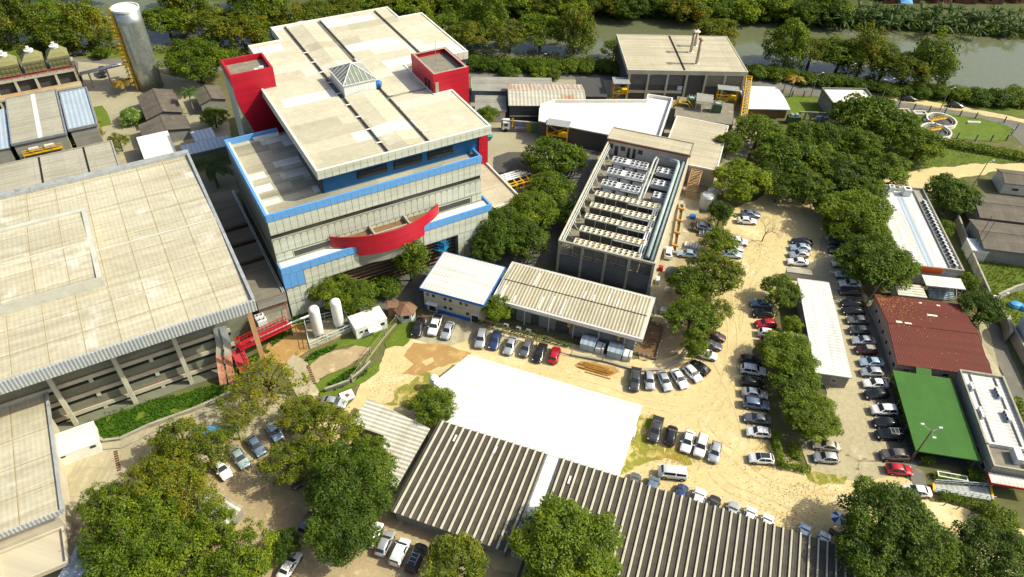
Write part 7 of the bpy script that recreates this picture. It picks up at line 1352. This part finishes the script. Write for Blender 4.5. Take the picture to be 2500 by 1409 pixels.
# fallen leaves scattered on the sand
b = MB(); random.seed(77)
def litter(cx, cy, sx, sy, n):
    for k in range(n):
        x, y = G(random.gauss(cx, sx), random.gauss(cy, sy)); r = random.uniform(.05, .16); a = random.random() * 6.28; z = .125 + random.uniform(0, .02)
        b.add([(x + r * math.cos(a), y + r * math.sin(a), z), (x - r * .5 * math.sin(a), y + r * .5 * math.cos(a), z + .03), (x - r * math.cos(a), y - r * math.sin(a), z), (x + r * .5 * math.sin(a), y - r * .5 * math.cos(a), z + .02)], [(0, 1, 2, 3)])
for a in ((1660, 1110, 40, 14, 700), (1650, 1135, 45, 25, 260), (1880, 1090, 18, 15, 260), (1860, 1140, 30, 8, 120), (1940, 1270, 50, 20, 260), (2010, 1190, 60, 20, 160), (700, 1250, 60, 60, 300), (1850, 620, 25, 25, 150), (1000, 960, 30, 15, 160), (2130, 990, 15, 60, 160), (1750, 1050, 120, 60, 160), (640, 1110, 70, 40, 260), (1800, 760, 40, 50, 120)): litter(*a)
o = b.build('fallen_leaves', MAT['dry_leaf']); o['kind'] = 'stuff'
b = MB(); random.seed(15)
for k in range(5200):
    x, y = random.choice(((random.gauss(1760, 130), random.gauss(960, 110)), (random.gauss(1300, 160), random.gauss(900, 40)), (random.gauss(2000, 160), random.gauss(1210, 30)), (random.gauss(1840, 50), random.gauss(620, 70)), (random.gauss(760, 90), random.gauss(1300, 70)), (random.gauss(950, 50), random.gauss(930, 40)))); x, y = G(x, y); r = random.uniform(.03, .1); a = random.random() * 6
    b.add([(x + r * math.cos(a + q * 2.09), y + r * math.sin(a + q * 2.09), .115) for q in range(3)] + [(x, y, .13 + r * .9)], [(0, 1, 3), (1, 2, 3), (2, 0, 3)])
o = b.build('gravel', mat('stone', (.42, .33, .18), (.62, .54, .36), rough=1, ns=.9)); o['kind'] = 'stuff'
# thickets: brush on the far bank
b = MB(); random.seed(5)
for k in range(13000):
    x = random.uniform(900, 2560); yb = (26 + (x - 1000) * .038 if x < 1900 else 57 + (x - 1900) * .068); yy = yb - abs(random.gauss(0, 20 if x > 1900 else 12)) - 1
    g = G(x, yy); p = Vector((g[0], g[1], random.uniform(.1, 1.7))); leaf_quad(b, p, (Vector((0, -.5, .6)) + rnd_dir() * .6).normalized(), random.uniform(.25, .55))
o = b.build('far_bank_brush', MAT['leaf_dark']); o['kind'] = 'stuff'
b = MB()
for k in range(9000):
    x = random.uniform(-60, 2560)
    yb = (112 + (x + 60) * .023 if x < 650 else 136 + (x - 650) * .016 if x < 1500 else 150 + (x - 1500) * .055 if x < 1850 else 169 + (x - 1850) * .13 if x < 2200 else 214 + (x - 2200) * .12)
    g = G(x, yb + abs(random.gauss(0, 7)) - 2); p = Vector((g[0], g[1], random.uniform(.1, 1.3))); leaf_quad(b, p, (Vector((0, -.2, .8)) + rnd_dir() * .6).normalized(), random.uniform(.2, .45))
o = b.build('near_bank_brush', MAT['leaf_bank']); o['kind'] = 'stuff'
# ================================================================= smaller things
# cryogenic tanks, container, guard house
for i, (x, y, hh) in enumerate(((779, 818, 7.4), (829, 796, 7.0))):
    g = G(x, y, .4); t = thing('gas_tank', ['tall white round gas tank, left of two in the railed pen', 'tall white round gas tank, right of two in the railed pen'][i], 'gas tank', (*g, 0), 0, 'white gas tanks')
    b = MB(); b.lathe(0, 0, [(.3, .7), (.85, .95), (.95, 1.3), (.95, hh - .6), (.85, hh - .25), (.5, hh - .05), (.05, hh)], 24); b.build('vessel', MAT['white_paint'], t, smooth=True)
    b = MB()
    for k in range(3): a = k * 2.1; b.bar((.8 * math.cos(a), .8 * math.sin(a), .1), (.8 * math.cos(a), .8 * math.sin(a), 1.4), .16)
    b.build('leg', MAT['white_paint'], t); b = MB(); b.tube([(.9, -.9, .4), (.9, -.9, 1.6), (2.2, -.9, 1.6), (2.2, -.9, .4)], .08, 6); b.tube([(1.3, -.6, .4), (1.3, -.6, 1.3), (2.6, -.6, 1.3)], .07, 6); b.build('valve_pipe', MAT['galv'], t)
PEN = [G(*p, .4) for p in ((757, 850), (860, 806), (842, 768), (745, 792))]
t = thing('tank_pen', 'raised concrete pen with pale steel railings round the white gas tanks', 'railing', (0, 0, 0)); b = MB(); b.prism(PEN, 0, .4); b.build('slab', MAT['yard_concrete'], t); b = MB()
for i in range(4):
    a, c = Vector(PEN[i]), Vector(PEN[(i + 1) % 4]); n_ = max(2, int((c - a).length / 1.5))
    for k in range(n_): p = a.lerp(c, k / n_); b.bar((p.x, p.y, .4), (p.x, p.y, 1.9), .11)
    for z in (1.15, 1.9): b.bar((*a, z), (*c, z), .09)
b.build('railing', mat('pale_blue_steel', (.55, .66, .68), (.48, .58, .6), rough=.5), t)
CO = low('site_container', 'white site container with awning and small windows beside the gas tanks', (866, 807), (941, 777), (929, 745), (851, 772), 2.7, 'flat_white', 'white_paint', ov=.06, theta=TH)
CO.window('f', CO.w - 1.5, 1.0, 1.2, .9, off=.06); CO.window('f', .7, .7, 1.2, .7, off=.06); CO.window('f', 1.6, .7, 1.2, .7, off=.06)
b = MB(); b.add([(2.2, 0, 2.1), (4.6, 0, 2.1), (4.6, -1.0, 1.6), (2.2, -1.0, 1.6), (2.2, 0, 2.15), (4.6, 0, 2.15), (4.6, -1.0, 1.65), (2.2, -1.0, 1.65)], [(3, 2, 1, 0), (4, 5, 6, 7), (2, 3, 7, 6), (0, 1, 5, 4), (1, 2, 6, 5), (3, 0, 4, 7)]); CO.part('awning', b, MAT['white_paint'])
g = G(992, 775); gh = thing('guard_house', 'small pale hexagonal guard house with red clay tiled roof', 'kiosk', (*g, 0), R_(12)); hx = lambda r: [(r * math.cos(k * math.pi / 3), r * math.sin(k * math.pi / 3)) for k in range(6)]
b = MB(); b.prism(hx(1.75), 0, 2.3); b.build('wall', mat('pale_blue_wall', (.5, .56, .55), (.42, .47, .46), rough=.8, ns=.5, wall=True), gh)
b = MB(); e = hx(2.25); b.add([(x, y, 2.3) for x, y in e] + [(0, 0, 3.35)], [(i, (i + 1) % 6, 6) for i in range(6)] + [(5, 4, 3, 2, 1, 0)]); b.build('roof', MAT['clay_tile'], gh)
b = MB(); b.add([(-3.4, .4, 2.5), (-1.2, .2, 2.5), (-1.2, 2.4, 2.5), (-3.4, 2.4, 2.5), (-3.2, 1.4, 3.0), (-1.0, 1.3, 3.0)], [(0, 1, 5, 4), (3, 4, 5, 2), (0, 4, 3), (1, 2, 5)]); b.box(-3.2, .6, 0, -1.4, 2.2, 2.48); b.build('rear_roof', MAT['clay_tile'], gh)
for k in (3, 4, 5):
    a = k * math.pi / 3 + math.pi / 6; c = Vector((1.54 * math.cos(a), 1.54 * math.sin(a), 1.5)); u = Vector((-math.sin(a), math.cos(a), 0)) * .55; v = Vector((0, 0, .4)); b = MB(); b.poly([c - u - v, c + u - v, c + u + v, c - u + v]); b.build('window', MAT['dark_glass'], gh)
# long white container at the front left, condenser on the roof gap, blue water tank in its cage
C2 = low('long_container', 'long white refrigerated container beside the planted bank', (144, 1114), (242, 1080), (224, 1028), (130, 1062), 2.5, 'flat_white', 'white_paint', ov=.05, theta=TH)
b = MB(); b.box(.3, .0, 1.9, .9, .045, 2.25); b.box(C2.w - 1.2, .0, 1.7, C2.w - .4, .045, 2.2); C2.part('vent_plate', b, MAT['dark_glass'])
g = G(1077, 640, 0); t = thing('water_tank_tower', 'bright blue water tank inside a blue steel cage behind the office roof', 'water tank', (*g, 0), R_(-18)); b = MB(); b.lathe(0, 0, [(1.0, 4.2), (1.35, 6.2), (1.35, 6.4), (.8, 6.9), (.35, 7.1)], 18); b.build('tank', MAT['blue_plastic'], t, smooth=True); b = MB()
for x in (-1.5, 1.5):
    for y in (-1.5, 1.5): b.bar((x, y, 0), (x, y, 6.6), .16)
for z in (4.1, 4.9, 5.7, 6.6):
    for s in (-1.5, 1.5): b.bar((-1.5, s, z), (1.5, s, z), .1); b.bar((s, -1.5, z), (s, 1.5, z), .1)
b.box(-1.5, -1.5, 4.0, 1.5, 1.5, 4.15); b.build('cage', mat('cage_blue', (.02, .22, .42), rough=.5), t)
# red steel walkway bridge and dark rooftop deck by the hall corner
t = thing('red_walkway', 'bright red steel walkway turning down beside the big hall corner', 'walkway', (0, 0, 0)); b = MB(); pts = [Vector((*G(703, 788, 3.6), 3.6)), Vector((*G(588, 842, 3.6), 3.6)), Vector((*G(572, 838, 3.6), 3.6))]
def deck(b, p, q, w, h=1.1):
    n_ = Vector((-(q - p).y, (q - p).x, 0)).normalized() * w / 2
    b.add([p - n_, q - n_, q + n_, p + n_, p - n_ - Vector((0, 0, .25)), q - n_ - Vector((0, 0, .25)), q + n_ - Vector((0, 0, .25)), p + n_ - Vector((0, 0, .25))], [(0, 1, 2, 3), (7, 6, 5, 4), (0, 4, 5, 1), (2, 6, 7, 3), (1, 5, 6, 2), (3, 7, 4, 0)])
    for s in (-1, 1):
        b.bar(p + n_ * s + Vector((0, 0, h)), q + n_ * s + Vector((0, 0, h)), .1); b.bar(p + n_ * s + Vector((0, 0, h * .55)), q + n_ * s + Vector((0, 0, h * .55)), .07); k_ = int((q - p).length / .7)
        for k in range(k_ + 1): c = p.lerp(q, k / k_) + n_ * s; b.bar(c, c + Vector((0, 0, h)), .07)
deck(b, Vector((*G(704, 790, 3.4), 3.4)), Vector((*G(580, 848, 3.4), 3.4)), 1.9); b.build('bridge_deck', MAT['red_steel'], t); b = MB(); deck(b, Vector((*G(572, 845, 3.4), 3.4)), Vector((*G(600, 905, .3), .3)), 2.0); b.build('stair_flight', MAT['red_steel'], t)
b = MB(); b.tube([Vector((*G(612, 832, 4.0), 4.0)), Vector((*G(700, 792, 4.0), 4.0)), Vector((*G(765, 766, 3.0), 3.0))], .16, 8); b.build('white_pipe', MAT['white_paint'], t)
b = MB()
for x, y in ((700, 800), (640, 830), (590, 850)): g = G(x, y); b.bar((*g, 0), (*g, 3.2), .22)
b.build('post', MAT['red_steel'], t)
DR = [G(*p, 3.3) for p in ((612, 768), (698, 735), (706, 788), (628, 818))]; t = thing('service_deck', 'cluttered rusty service deck behind the red walkway rail', 'platform', (0, 0, 0)); b = MB(); b.prism(DR, 2.9, 3.3); b.build('deck', MAT['grey_gravel'], t); b = MB()
for p in DR: b.bar((*p, 0), (*p, 2.9), .25)
b.build('post', MAT['dark_steel'], t); b = MB()
for i in range(4): b.bar((*DR[i], 4.3), (*DR[(i + 1) % 4], 4.3), .09); b.bar((*DR[i], 3.3), (*DR[i], 4.3), .09)
b.build('rail', MAT['red_steel'], t)
for i, (x, y, s) in enumerate(((648, 757, 1.1), (670, 750, 1.0), (636, 782, .8), (642, 792, .8))):
    g = G(x, y, 3.3); t = thing('condenser_unit', ['grey fan condenser at the back of the rusty deck, left', 'grey fan condenser at the back of the rusty deck, right', 'white fan condenser at the left rail of the rusty deck, farther', 'white fan condenser at the left rail of the rusty deck, nearer'][i], 'air conditioner', (*g, 3.3), R_(TH), 'condensers on the rusty deck'); b = MB(); b.box(-s, -s * .6, 0, s, s * .6, 1.2); b.build('casing', MAT['unit_white'] if i > 1 else MAT['galv'], t)
    for k in (-.45, .45): fan(t, k * s, 0, 1.2, .36 * s, col='unit_white')
# low wall with fence posts, manhole, drain grates
wall_run('garden_wall', 'low mossy retaining wall curving below the concrete yard grass', [(795, 958), (850, 938), (880, 915), (905, 890)], .9, .25, 'dark_concrete')
wall_run('kerb_wall', 'concrete kerb wall edging the planted bank of tall grass', [(232, 1066), (255, 1080), (295, 1075), (365, 1042), (475, 1002), (565, 962)], .55, .3, 'concrete')
wall_run('drive_kerb', 'outer concrete kerb along the drive beside the planted bank', [(228, 1082), (250, 1098), (300, 1094), (375, 1056), (480, 1018), (560, 985)], .2, .2, 'dark_concrete')
wall_run('trench_kerb', 'curved concrete kerb between the trench and the curve of cars', [(1395, 868), (1480, 885), (1560, 908), (1610, 905), (1660, 880), (1690, 840)], .45, .35, 'concrete')
t = thing('gate_fence', 'yellow green mesh fence running from the guard house down to the retaining wall', 'fence', (0, 0, 0)); P = [Vector(G(*p)) for p in ((968, 790), (940, 822), (905, 868), (882, 905), (860, 935))]; b = MB()
for a, c in zip(P, P[1:]): b.bar((*a, .15), (*c, .15), .3); b.bar((*a, 1.7), (*c, 1.7), .07); b.bar((*a, 1.0), (*c, 1.0), .05)
b.build('rail', mat('moss_rail', (.27, .28, .11), rough=.8), t)
for a in P: b = MB(); b.bar((*a, 0), (*a, 2.1), .2); b.build('post', MAT['concrete'], t)
t = thing('mesh_fence', 'green mesh fence with pale posts in front of the workshop car row', 'fence', (0, 0, 0)); P = [Vector(G(*p)) for p in ((1150, 800), (1230, 822), (1310, 845), (1395, 868), (1470, 885))]; b = MB()
for a, c in zip(P, P[1:]): b.bar((*a, .1), (*c, .1), .25); b.bar((*a, 1.5), (*c, 1.5), .05)
b.build('rail', MAT['concrete'], t)
for a in P: b = MB(); b.bar((*a, 0), (*a, 1.7), .14); b.build('post', MAT['concrete'], t)
g = G(848, 967); t = thing('manhole', 'square pale concrete manhole with rusty round lid by the retaining wall', 'manhole', (*g, 0), R_(TH)); b = MB(); b.box(-1.1, -1.0, 0, 1.1, 1.0, .22); b.build('slab', MAT['flat_white'], t); b = MB(); b.cyl(0, 0, .22, .25, .38, n=16); b.build('lid', MAT['timber'], t)
def grate(lab, p, q, n):
    a, c = Vector(G(*p)), Vector(G(*q)); t = thing('drain_grate', lab, 'drain', (0, 0, 0)); n_ = Vector((-(c - a).y, (c - a).x)).normalized() * .28; b = MB()
    for k in range(n): u, v = a.lerp(c, k / n), a.lerp(c, (k + .72) / n); b.prism([tuple(u - n_), tuple(v - n_), tuple(v + n_), tuple(u + n_)], .1, .145)
    b.build('grating', mat('rust_dark', (.13, .05, .03), rough=.9), t)
grate('rusty slotted drain across the concrete yard', (282, 1102), (292, 1152), 9); grate('rusty slotted drain across the walkway by the dirt track', (752, 893), (770, 940), 9)
# sheet roofs glimpsed among the left trees
low('sheet_shelter', 'ribbed silver sheet roof glimpsed under the left trees', (465, 1240), (545, 1300), (580, 1240), (520, 1185), 2.6, 'ribbed_white', 'grey_wall', ov=.2); low('rusty_shelter', 'rusty sheet roof glimpsed under the olive trees', (415, 1290), (450, 1330), (470, 1290), (430, 1240), 2.6, 'rusty_white', 'grey_wall', ov=.2)
low('blue_sheet_shelter', 'pale blue metal roof leaning out of the left grove at the bottom edge', (150, 1425), (235, 1440), (260, 1330), (200, 1280), 2.6, 'blue_grey_roof', 'grey_wall', ov=.2)
g = G(540, 1068); t = thing('blue_net', 'blue tarpaulin glimpsed through the olive crowns', 'tarpaulin', (*g, 0)); b = MB(); b.add([(-3.6, -1.8, 2.6), (3.3, -.2, 2.8), (3.5, .9, 3.0), (-3.4, -.6, 2.9)], [(0, 1, 2, 3)]); b.build('sheet', MAT['tarp_blue'], t); b = MB(); [b.bar((x, y, 0), (x, y, 2.6), .1) for x, y in ((-3.8, -1.8), (3.3, -.4), (3.8, 1.5), (-3.5, .5))]; b.build('post', MAT['galv'], t)
# water chillers (blue plastic boxes) beneath the workshop canopy and the trench
for i, (x, y) in enumerate(((1437, 838), (1503, 856))):
    g = G(x, y, 1.0); t = thing('treatment_unit', ['blue grey cabinet with arched lid below the workshop eave, left of two', 'blue grey cabinet with arched lid below the workshop eave, right of two'][i], 'cabinet', (*g, 0), R_(-18), 'cabinets below the workshop eave'); b = MB(); b.box(-1.3, -1.2, 0, 1.3, 1.2, 1.7); b.build('cabinet', mat('cabinet_blue', (.34, .46, .52), (.28, .39, .45), rough=.4, ns=.8), t); b = MB()
    b.add([(-1.35, -1.25, 1.7), (1.35, -1.25, 1.7), (-1.35, -.5, 2.1), (1.35, -.5, 2.1), (-1.35, .5, 2.15), (1.35, .5, 2.15), (-1.35, 1.25, 1.8), (1.35, 1.25, 1.8)], [(0, 1, 3, 2), (2, 3, 5, 4), (4, 5, 7, 6), (0, 2, 4, 6), (1, 7, 5, 3)]); b.build('lid', MAT['blue_grey_roof'], t)
    b = MB(); b.box(1.5, -1.0, 0, 2.5, .8, 1.3); b.box(2.6, -1, 0, 3.0, .6, 1.5); b.build('pump_box', MAT['unit_white'], t)
TP = [G(*p) for p in ((1545, 862), (1600, 880), (1622, 800), (1575, 785))]; sheet('trench_soil', [(1545, 862), (1600, 880), (1622, 800), (1575, 785)], 10, MAT['timber'], .2)
t = thing('trench_shoring', 'timber frame shoring round the brown trench', 'timber frame', (0, 0, 0)); b = MB()
for i in range(4):
    a, c = Vector(TP[i]), Vector(TP[(i + 1) % 4]); b.bar((*a, .5), (*c, .5), .2); n_ = int((c - a).length / .8)
    for k in range(n_): p = a.lerp(c, k / n_); b.bar((p.x, p.y, 0), (p.x, p.y, .9), .14)
b.build('frame', MAT['bark_pale'], t)
t = thing('lumber_stack', 'rusty orange lumber and sheet pile lying on the sand near the trench', 'lumber', (*G(1455, 905), .1), R_(-18)); b = MB(); random.seed(3)
for k in range(16): y = random.uniform(-1.1, 1.1); x = random.uniform(-1, 1); b.box(x - 2.4, y - .09, .0 + k * .012, x + 2.2, y + .09, .08 + k * .012)
b.build('plank', mat('orange_wood', (.38, .19, .03), (.26, .12, .02), rough=.9, ns=1), t)
# yard by the plant: brown-red stair, settling pits, tanks, scrap
t = thing('fire_escape', 'rusty red steel stair at the right wall of the plant building', 'stairs', (*G(1688, 470), 0), R_(-18)); b = MB()
for x in (-1.2, 1.2):
    for y in (-3, 0, 3): b.bar((x, y, 0), (x, y, 4.4), .18)
for z in (2.2, 4.4): b.bar((-1.2, -3, z), (-1.2, 3, z), .16); b.bar((1.2, -3, z), (1.2, 3, z), .16); b.bar((-1.2, -3, z), (1.2, -3, z), .16); b.bar((-1.2, 3, z), (1.2, 3, z), .16)
b.build('frame', MAT['rust_steel'], t); b = MB()
for k in range(9): b.box(-1.1, -2.8 + k * .32, .2 + k * .24, 1.1, -2.56 + k * .32, .26 + k * .24); b.box(-1.1, .2 + k * .3, 2.2 + k * .24, 1.1, .42 + k * .3, 2.26 + k * .24)
b.build('tread', mat('cream_tread', (.55, .42, .2), (.5, .36, .15), rough=.8), t)
PT = [G(*p) for p in ((1636, 620), (1652, 624), (1672, 505), (1657, 500))]; t = thing('settling_pit', 'long cream edged pit with orange beams along the plant side wall', 'pit', (0, 0, 0)); b = MB(); b.rim(PT, 0, .7, .35); b.build('rim', MAT['beige_roof'], t); b = MB(); b.prism(inset(PT[::-1] if False else PT, .3), 0, .2); b.build('pit_floor', MAT['mud'], t); b = MB()
for k in range(4): p = Vector(PT[0]).lerp(Vector(PT[3]), .12 + k * .25); q = Vector(PT[1]).lerp(Vector(PT[2]), .12 + k * .25); b.bar((*p, .75), (*q, .75), .5)
b.build('beam', MAT['orange_paint'], t)
for i, (x, y, r, h, m, lab) in enumerate(((1722, 505, 1.6, 3.4, 'pipe_grey', 'grey upright tank in the scrap yard under the trees'), (1735, 488, 1.2, 3.0, 'pipe_grey', 'smaller grey upright tank behind the larger one in the scrap yard'), (1690, 533, .7, .9, 'blue_plastic', 'blue drum on the scrap yard ground'), (1628, 710, .55, .8, 'white_paint', 'white round bin at the plant building corner'), (1640, 675, 1.5, 1.6, 'dark_steel', 'low dark tank in the alley beside the plant building'))):
    g = G(x, y); b = MB(); b.lathe(0, 0, [(r, 0), (r, h * .9), (r * .8, h), (.05, h * 1.06)], 18); t = b.build('drum' if h < 1 else 'steel_tank', MAT[m], None, loc=(*g, 0)); tag(t, lab, 'tank' if h > 1 else 'drum')
random.seed(8); SCR = ['striped dark grey sheets stacked in the scrap yard', 'silver crates heaped beside the dark sheets in the scrap yard', 'pale pallet stack under the bushy tree', 'white cabinet standing at the plant building corner', 'grey pump box on the alley floor', 'small grey generator on the soil beside the trench']
for i, (x, y, w, d, h, m) in enumerate(((1700, 560, 3.2, 3.0, .9, 'old_grey_roof'), (1718, 575, 2.2, 1.6, 1.0, 'galv'), (1690, 605, 3.4, 1.6, .8, 'unit_white'), (1604, 690, .8, 1.4, 1.0, 'unit_white'), (1612, 660, .9, .9, .9, 'red_steel'), (1622, 765, 1.8, 1.3, 1.0, 'galv'))):
    g = G(x, y); t = thing('scrap_heap' if i < 3 else 'equipment_box', SCR[i], 'scrap' if i < 3 else 'equipment', (*g, .1), R_(-18 + random.uniform(-8, 8))); b = MB()
    if i < 3:
        for k in range(6): q = k * w / 6 - w / 2; b.box(q, -d / 2 + random.random() * .3, .0, q + w / 8, d / 2, h * random.uniform(.5, 1))
    else: b.box(-w / 2, -d / 2, 0, w / 2, d / 2, h); b.box(-w / 2 + .1, -d / 2 + .1, h, w / 2 - .1, d / 2 - .1, h + .1)
    b.build('body', MAT[m], t); b = MB(); b.box(-w / 2 - .1, -d / 2 - .1, -.09, w / 2 + .1, d / 2 + .1, -.005); b.build('pallet', MAT['timber'], t)
# skip with rubble
g = G(1186, 341); t = thing('rubble_skip', 'teal skip full of rubble under the roof corner', 'skip', (*g, 0), R_(10)); b = MB(); b.add([(-1.1, -.8, .2), (1.1, -.8, .2), (1.1, .8, .2), (-1.1, .8, .2), (-1.7, -.95, 1.3), (1.7, -.95, 1.3), (1.7, .95, 1.3), (-1.7, .95, 1.3)], [(3, 2, 1, 0), (0, 1, 5, 4), (1, 2, 6, 5), (2, 3, 7, 6), (3, 0, 4, 7), (4, 5, 6, 7)]); b.build('hopper', mat('teal_paint', (.03, .26, .24), (.04, .3, .28), rough=.6), t)
b = MB(); random.seed(2)
for k in range(12): x, y = random.uniform(-1.3, 1.3), random.uniform(-.6, .6); b.box(x - .2, y - .15, 1.28, x + .2, y + .15, random.uniform(1.4, 1.7))
b.build('rubble', mat('rubble', (.6, .5, .3), (.7, .68, .62), rough=.9, ns=2, blot=(1.5, .55, (.5, .25, .05))), t)
# lamps and poles
def pole(px, py, h, label, arms=1, name='street_lamp', lean=(0, 0), cat='street lamp'):
    g = G(px, py); t = thing(name, label, cat, (*g, 0)); b = MB(); b.tube([(0, 0, 0), (lean[0], lean[1], h)], [.14, .09], 8); b.build('pole', MAT['bark_pale'] if arms != 3 else MAT['timber'], t)
    for k in range(arms):
        a = 2 * math.pi * k / arms + .3; b = MB(); e = Vector((lean[0] + 1.5 * math.cos(a), lean[1] + 1.5 * math.sin(a), h + .15)); b.tube([(lean[0], lean[1], h - .3), tuple(e)], .04, 6); b.build('arm', MAT['galv'], t); b = MB(); b.box(e.x - .25, e.y - .13, e.z - .06, e.x + .25, e.y + .13, e.z + .08); b.build('lamp_head', MAT['white_paint'], t)
    return t
pole(2222, 1127, 8.2, 'dark wooden utility pole with three lamp arms by the green canopy', 3); pole(1979, 236, 7.0, 'street lamp on the lawn right of the yellow palm'); pole(1318, 170, 4.6, 'lamp post on the river road behind the grey store roof'); pole(2150, 246, 6.5, 'street lamp on the road right of the pump house', 2); pole(2295, 268, 6.5, 'thin street lamp by the road above the settling tanks'); pole(1908, 236, 4, 'short lamp post at the end of the vaulted shelter', 2); pole(2375, 455, 6, 'leaning dark pole beside the cottage fence', 1, lean=(1.6, 1.6)); pole(2060, 205, 6, 'thin pale lamp post among the bank trees'); pole(2390, 792, 7, 'leaning lamp pole at the corner of the red tiled house', 2, lean=(1.2, .8))
pole(2112, 745, 5.5, 'leaning wooden post by the red tiled house corner', 1, lean=(1.6, 1.0))
# fence round the tank lawn
def fence(name, label, px, h, step, m='dark_steel', rail=2):
    t = thing(name, label, 'fence', (0, 0, 0)); P = [Vector(G(*p)) for p in px]; b = MB(); posts = []
    for a, c in zip(P, P[1:]):
        for r_ in range(rail): z = h * (.35 + .6 * r_ / max(1, rail - 1)); b.bar((*a, z), (*c, z), .05)
        n_ = max(1, int((c - a).length / step)); posts += [a.lerp(c, k / n_) for k in range(n_)]
    b.build('rail', MAT['galv'], t); pm = MB(); pm.bar((0, 0, 0), (0, 0, h), .22); pm = pm.mesh('post'); pm.materials.append(MAT[m])
    for p in posts + [P[-1]]: o = bpy.data.objects.new('post', pm); COL.objects.link(o); o.parent = t; o.location = (p.x, p.y, 0)
fence('lawn_fence', 'fence of dark posts along the road side of the tank lawn', [(2080, 245), (2230, 268), (2380, 290), (2450, 300), (2478, 318)], 1.9, 4.0); fence('lawn_fence', 'fence of dark posts along the near side of the tank lawn', [(2478, 318), (2455, 345), (2380, 345), (2290, 333)], 1.9, 3.5); fence('lawn_fence', 'fence of dark posts beside the lawn with the yellow palm', [(1905, 235), (1960, 238), (2008, 240)], 1.9, 3.0); fence('field_fence', 'pale post fence at the warehouse yard', [(2395, 622), (2440, 630), (2500, 640)], 1.6, 2.5, 'concrete')
# ramp, planter and railings of the white office
t = thing('entrance_ramp', 'grey entrance ramp with ribbed deck and pale railings at the white office', 'ramp', (0, 0, 0)); RP = [G(*p, .4) for p in ((2280, 1200), (2425, 1222), (2418, 1190), (2278, 1180))]; b = MB(); b.prism(RP, 0, .4); b.build('ramp_deck', mat('ramp', (.45, .46, .42), (.36, .37, .34), rough=.9, ns=.3, corr=(.8, 'X', .8)), t); b = MB()
for y0, y1 in ((RP[0], RP[1]), (RP[3], RP[2])):
    a, c = Vector(y0), Vector(y1)
    for z in (.9, 1.4): b.bar((*a, z), (*c, z), .07)
    for k in range(9): p = a.lerp(c, k / 8); b.bar((p.x, p.y, .4), (p.x, p.y, 1.4), .07)
b.build('railing', MAT['pale_blue_steel'], t); b = MB(); p, q = Vector(RP[0]), Vector(RP[3]); b.bar((*p, .42), (*q, .42), .3); p, q = Vector(RP[1]), Vector(RP[2]); b.bar((*p, .42), (*q, .42), .3); b.build('yellow_edge', MAT['yellow_steel'], t)
g = G(2320, 1170); t = thing('planter_frame', 'white rectangular planter frame on the garden hedge by the ramp', 'planter', (*g, .5), R_(-10)); b = MB(); b.rim([(-2.2, -.5), (2.2, -.5), (2.2, .5), (-2.2, .5)], 0, .4, .15); b.build('rim', MAT['white_paint'], t); b = MB(); b.box(-2.05, -.35, 0, 2.05, .35, .2); b.build('soil', MAT['lawn'], t)
sheet('gravel_patch', [(2225, 1140), (2252, 1150), (2262, 1185), (2235, 1195), (2222, 1170)], 10, MAT['asphalt'], .15)
for i, (x, y) in enumerate(((2302, 1235), (2334, 1244), (2372, 1256), (2394, 1262))): g = G(x, y); b = MB(); b.tube([(0, 0, 0), (.35, .1, .9)], .07, 8); t = b.build('leaning_bollard', MAT['timber'], None, loc=(*g, 0)); tag(t, f'small leaning dark bollard on the sand path, {["first", "second", "third", "fourth"][i]} from the left', 'bollard', 'bollards on the sand path')
# blue and white parasol with the cart below it
g = G(2037, 1282); t = thing('parasol', 'blue and white segmented parasol at the edge of the big dark tree', 'parasol', (*g, 0)); 
for k in range(8):
    a0, a1 = k * math.pi / 4, (k + 1) * math.pi / 4; b = MB(); b.add([(1.15 * math.cos(a0), 1.15 * math.sin(a0), 1.9), (1.15 * math.cos(a1), 1.15 * math.sin(a1), 1.9), (0, 0, 2.35), (0, 0, 2.3)], [(0, 1, 2), (1, 0, 3)]); b.build('canopy_panel', MAT['white_paint'] if k % 2 else mat('parasol_blue', (.01, .09, .42), rough=.7), t)
b = MB(); b.cyl(0, 0, 0, 2.35, .04, n=8); b.build('pole', MAT['galv'], t)
g = G(2046, 1312); t = thing('tilted_cart', 'dark folded cart leaning beside the parasol', 'cart', (*g, 0), R_(-35)); b = MB(); b.box(-1.5, -.4, .5, 1.5, .4, .62); b.build('tray', MAT['dark_steel'], t); b = MB(); [b.tube([(x, y - .05, .3), (x, y + .05, .3)], .3, 12) for x in (-1, 1) for y in (-.45, .45)]; b.build('wheel', MAT['rubber'], t)
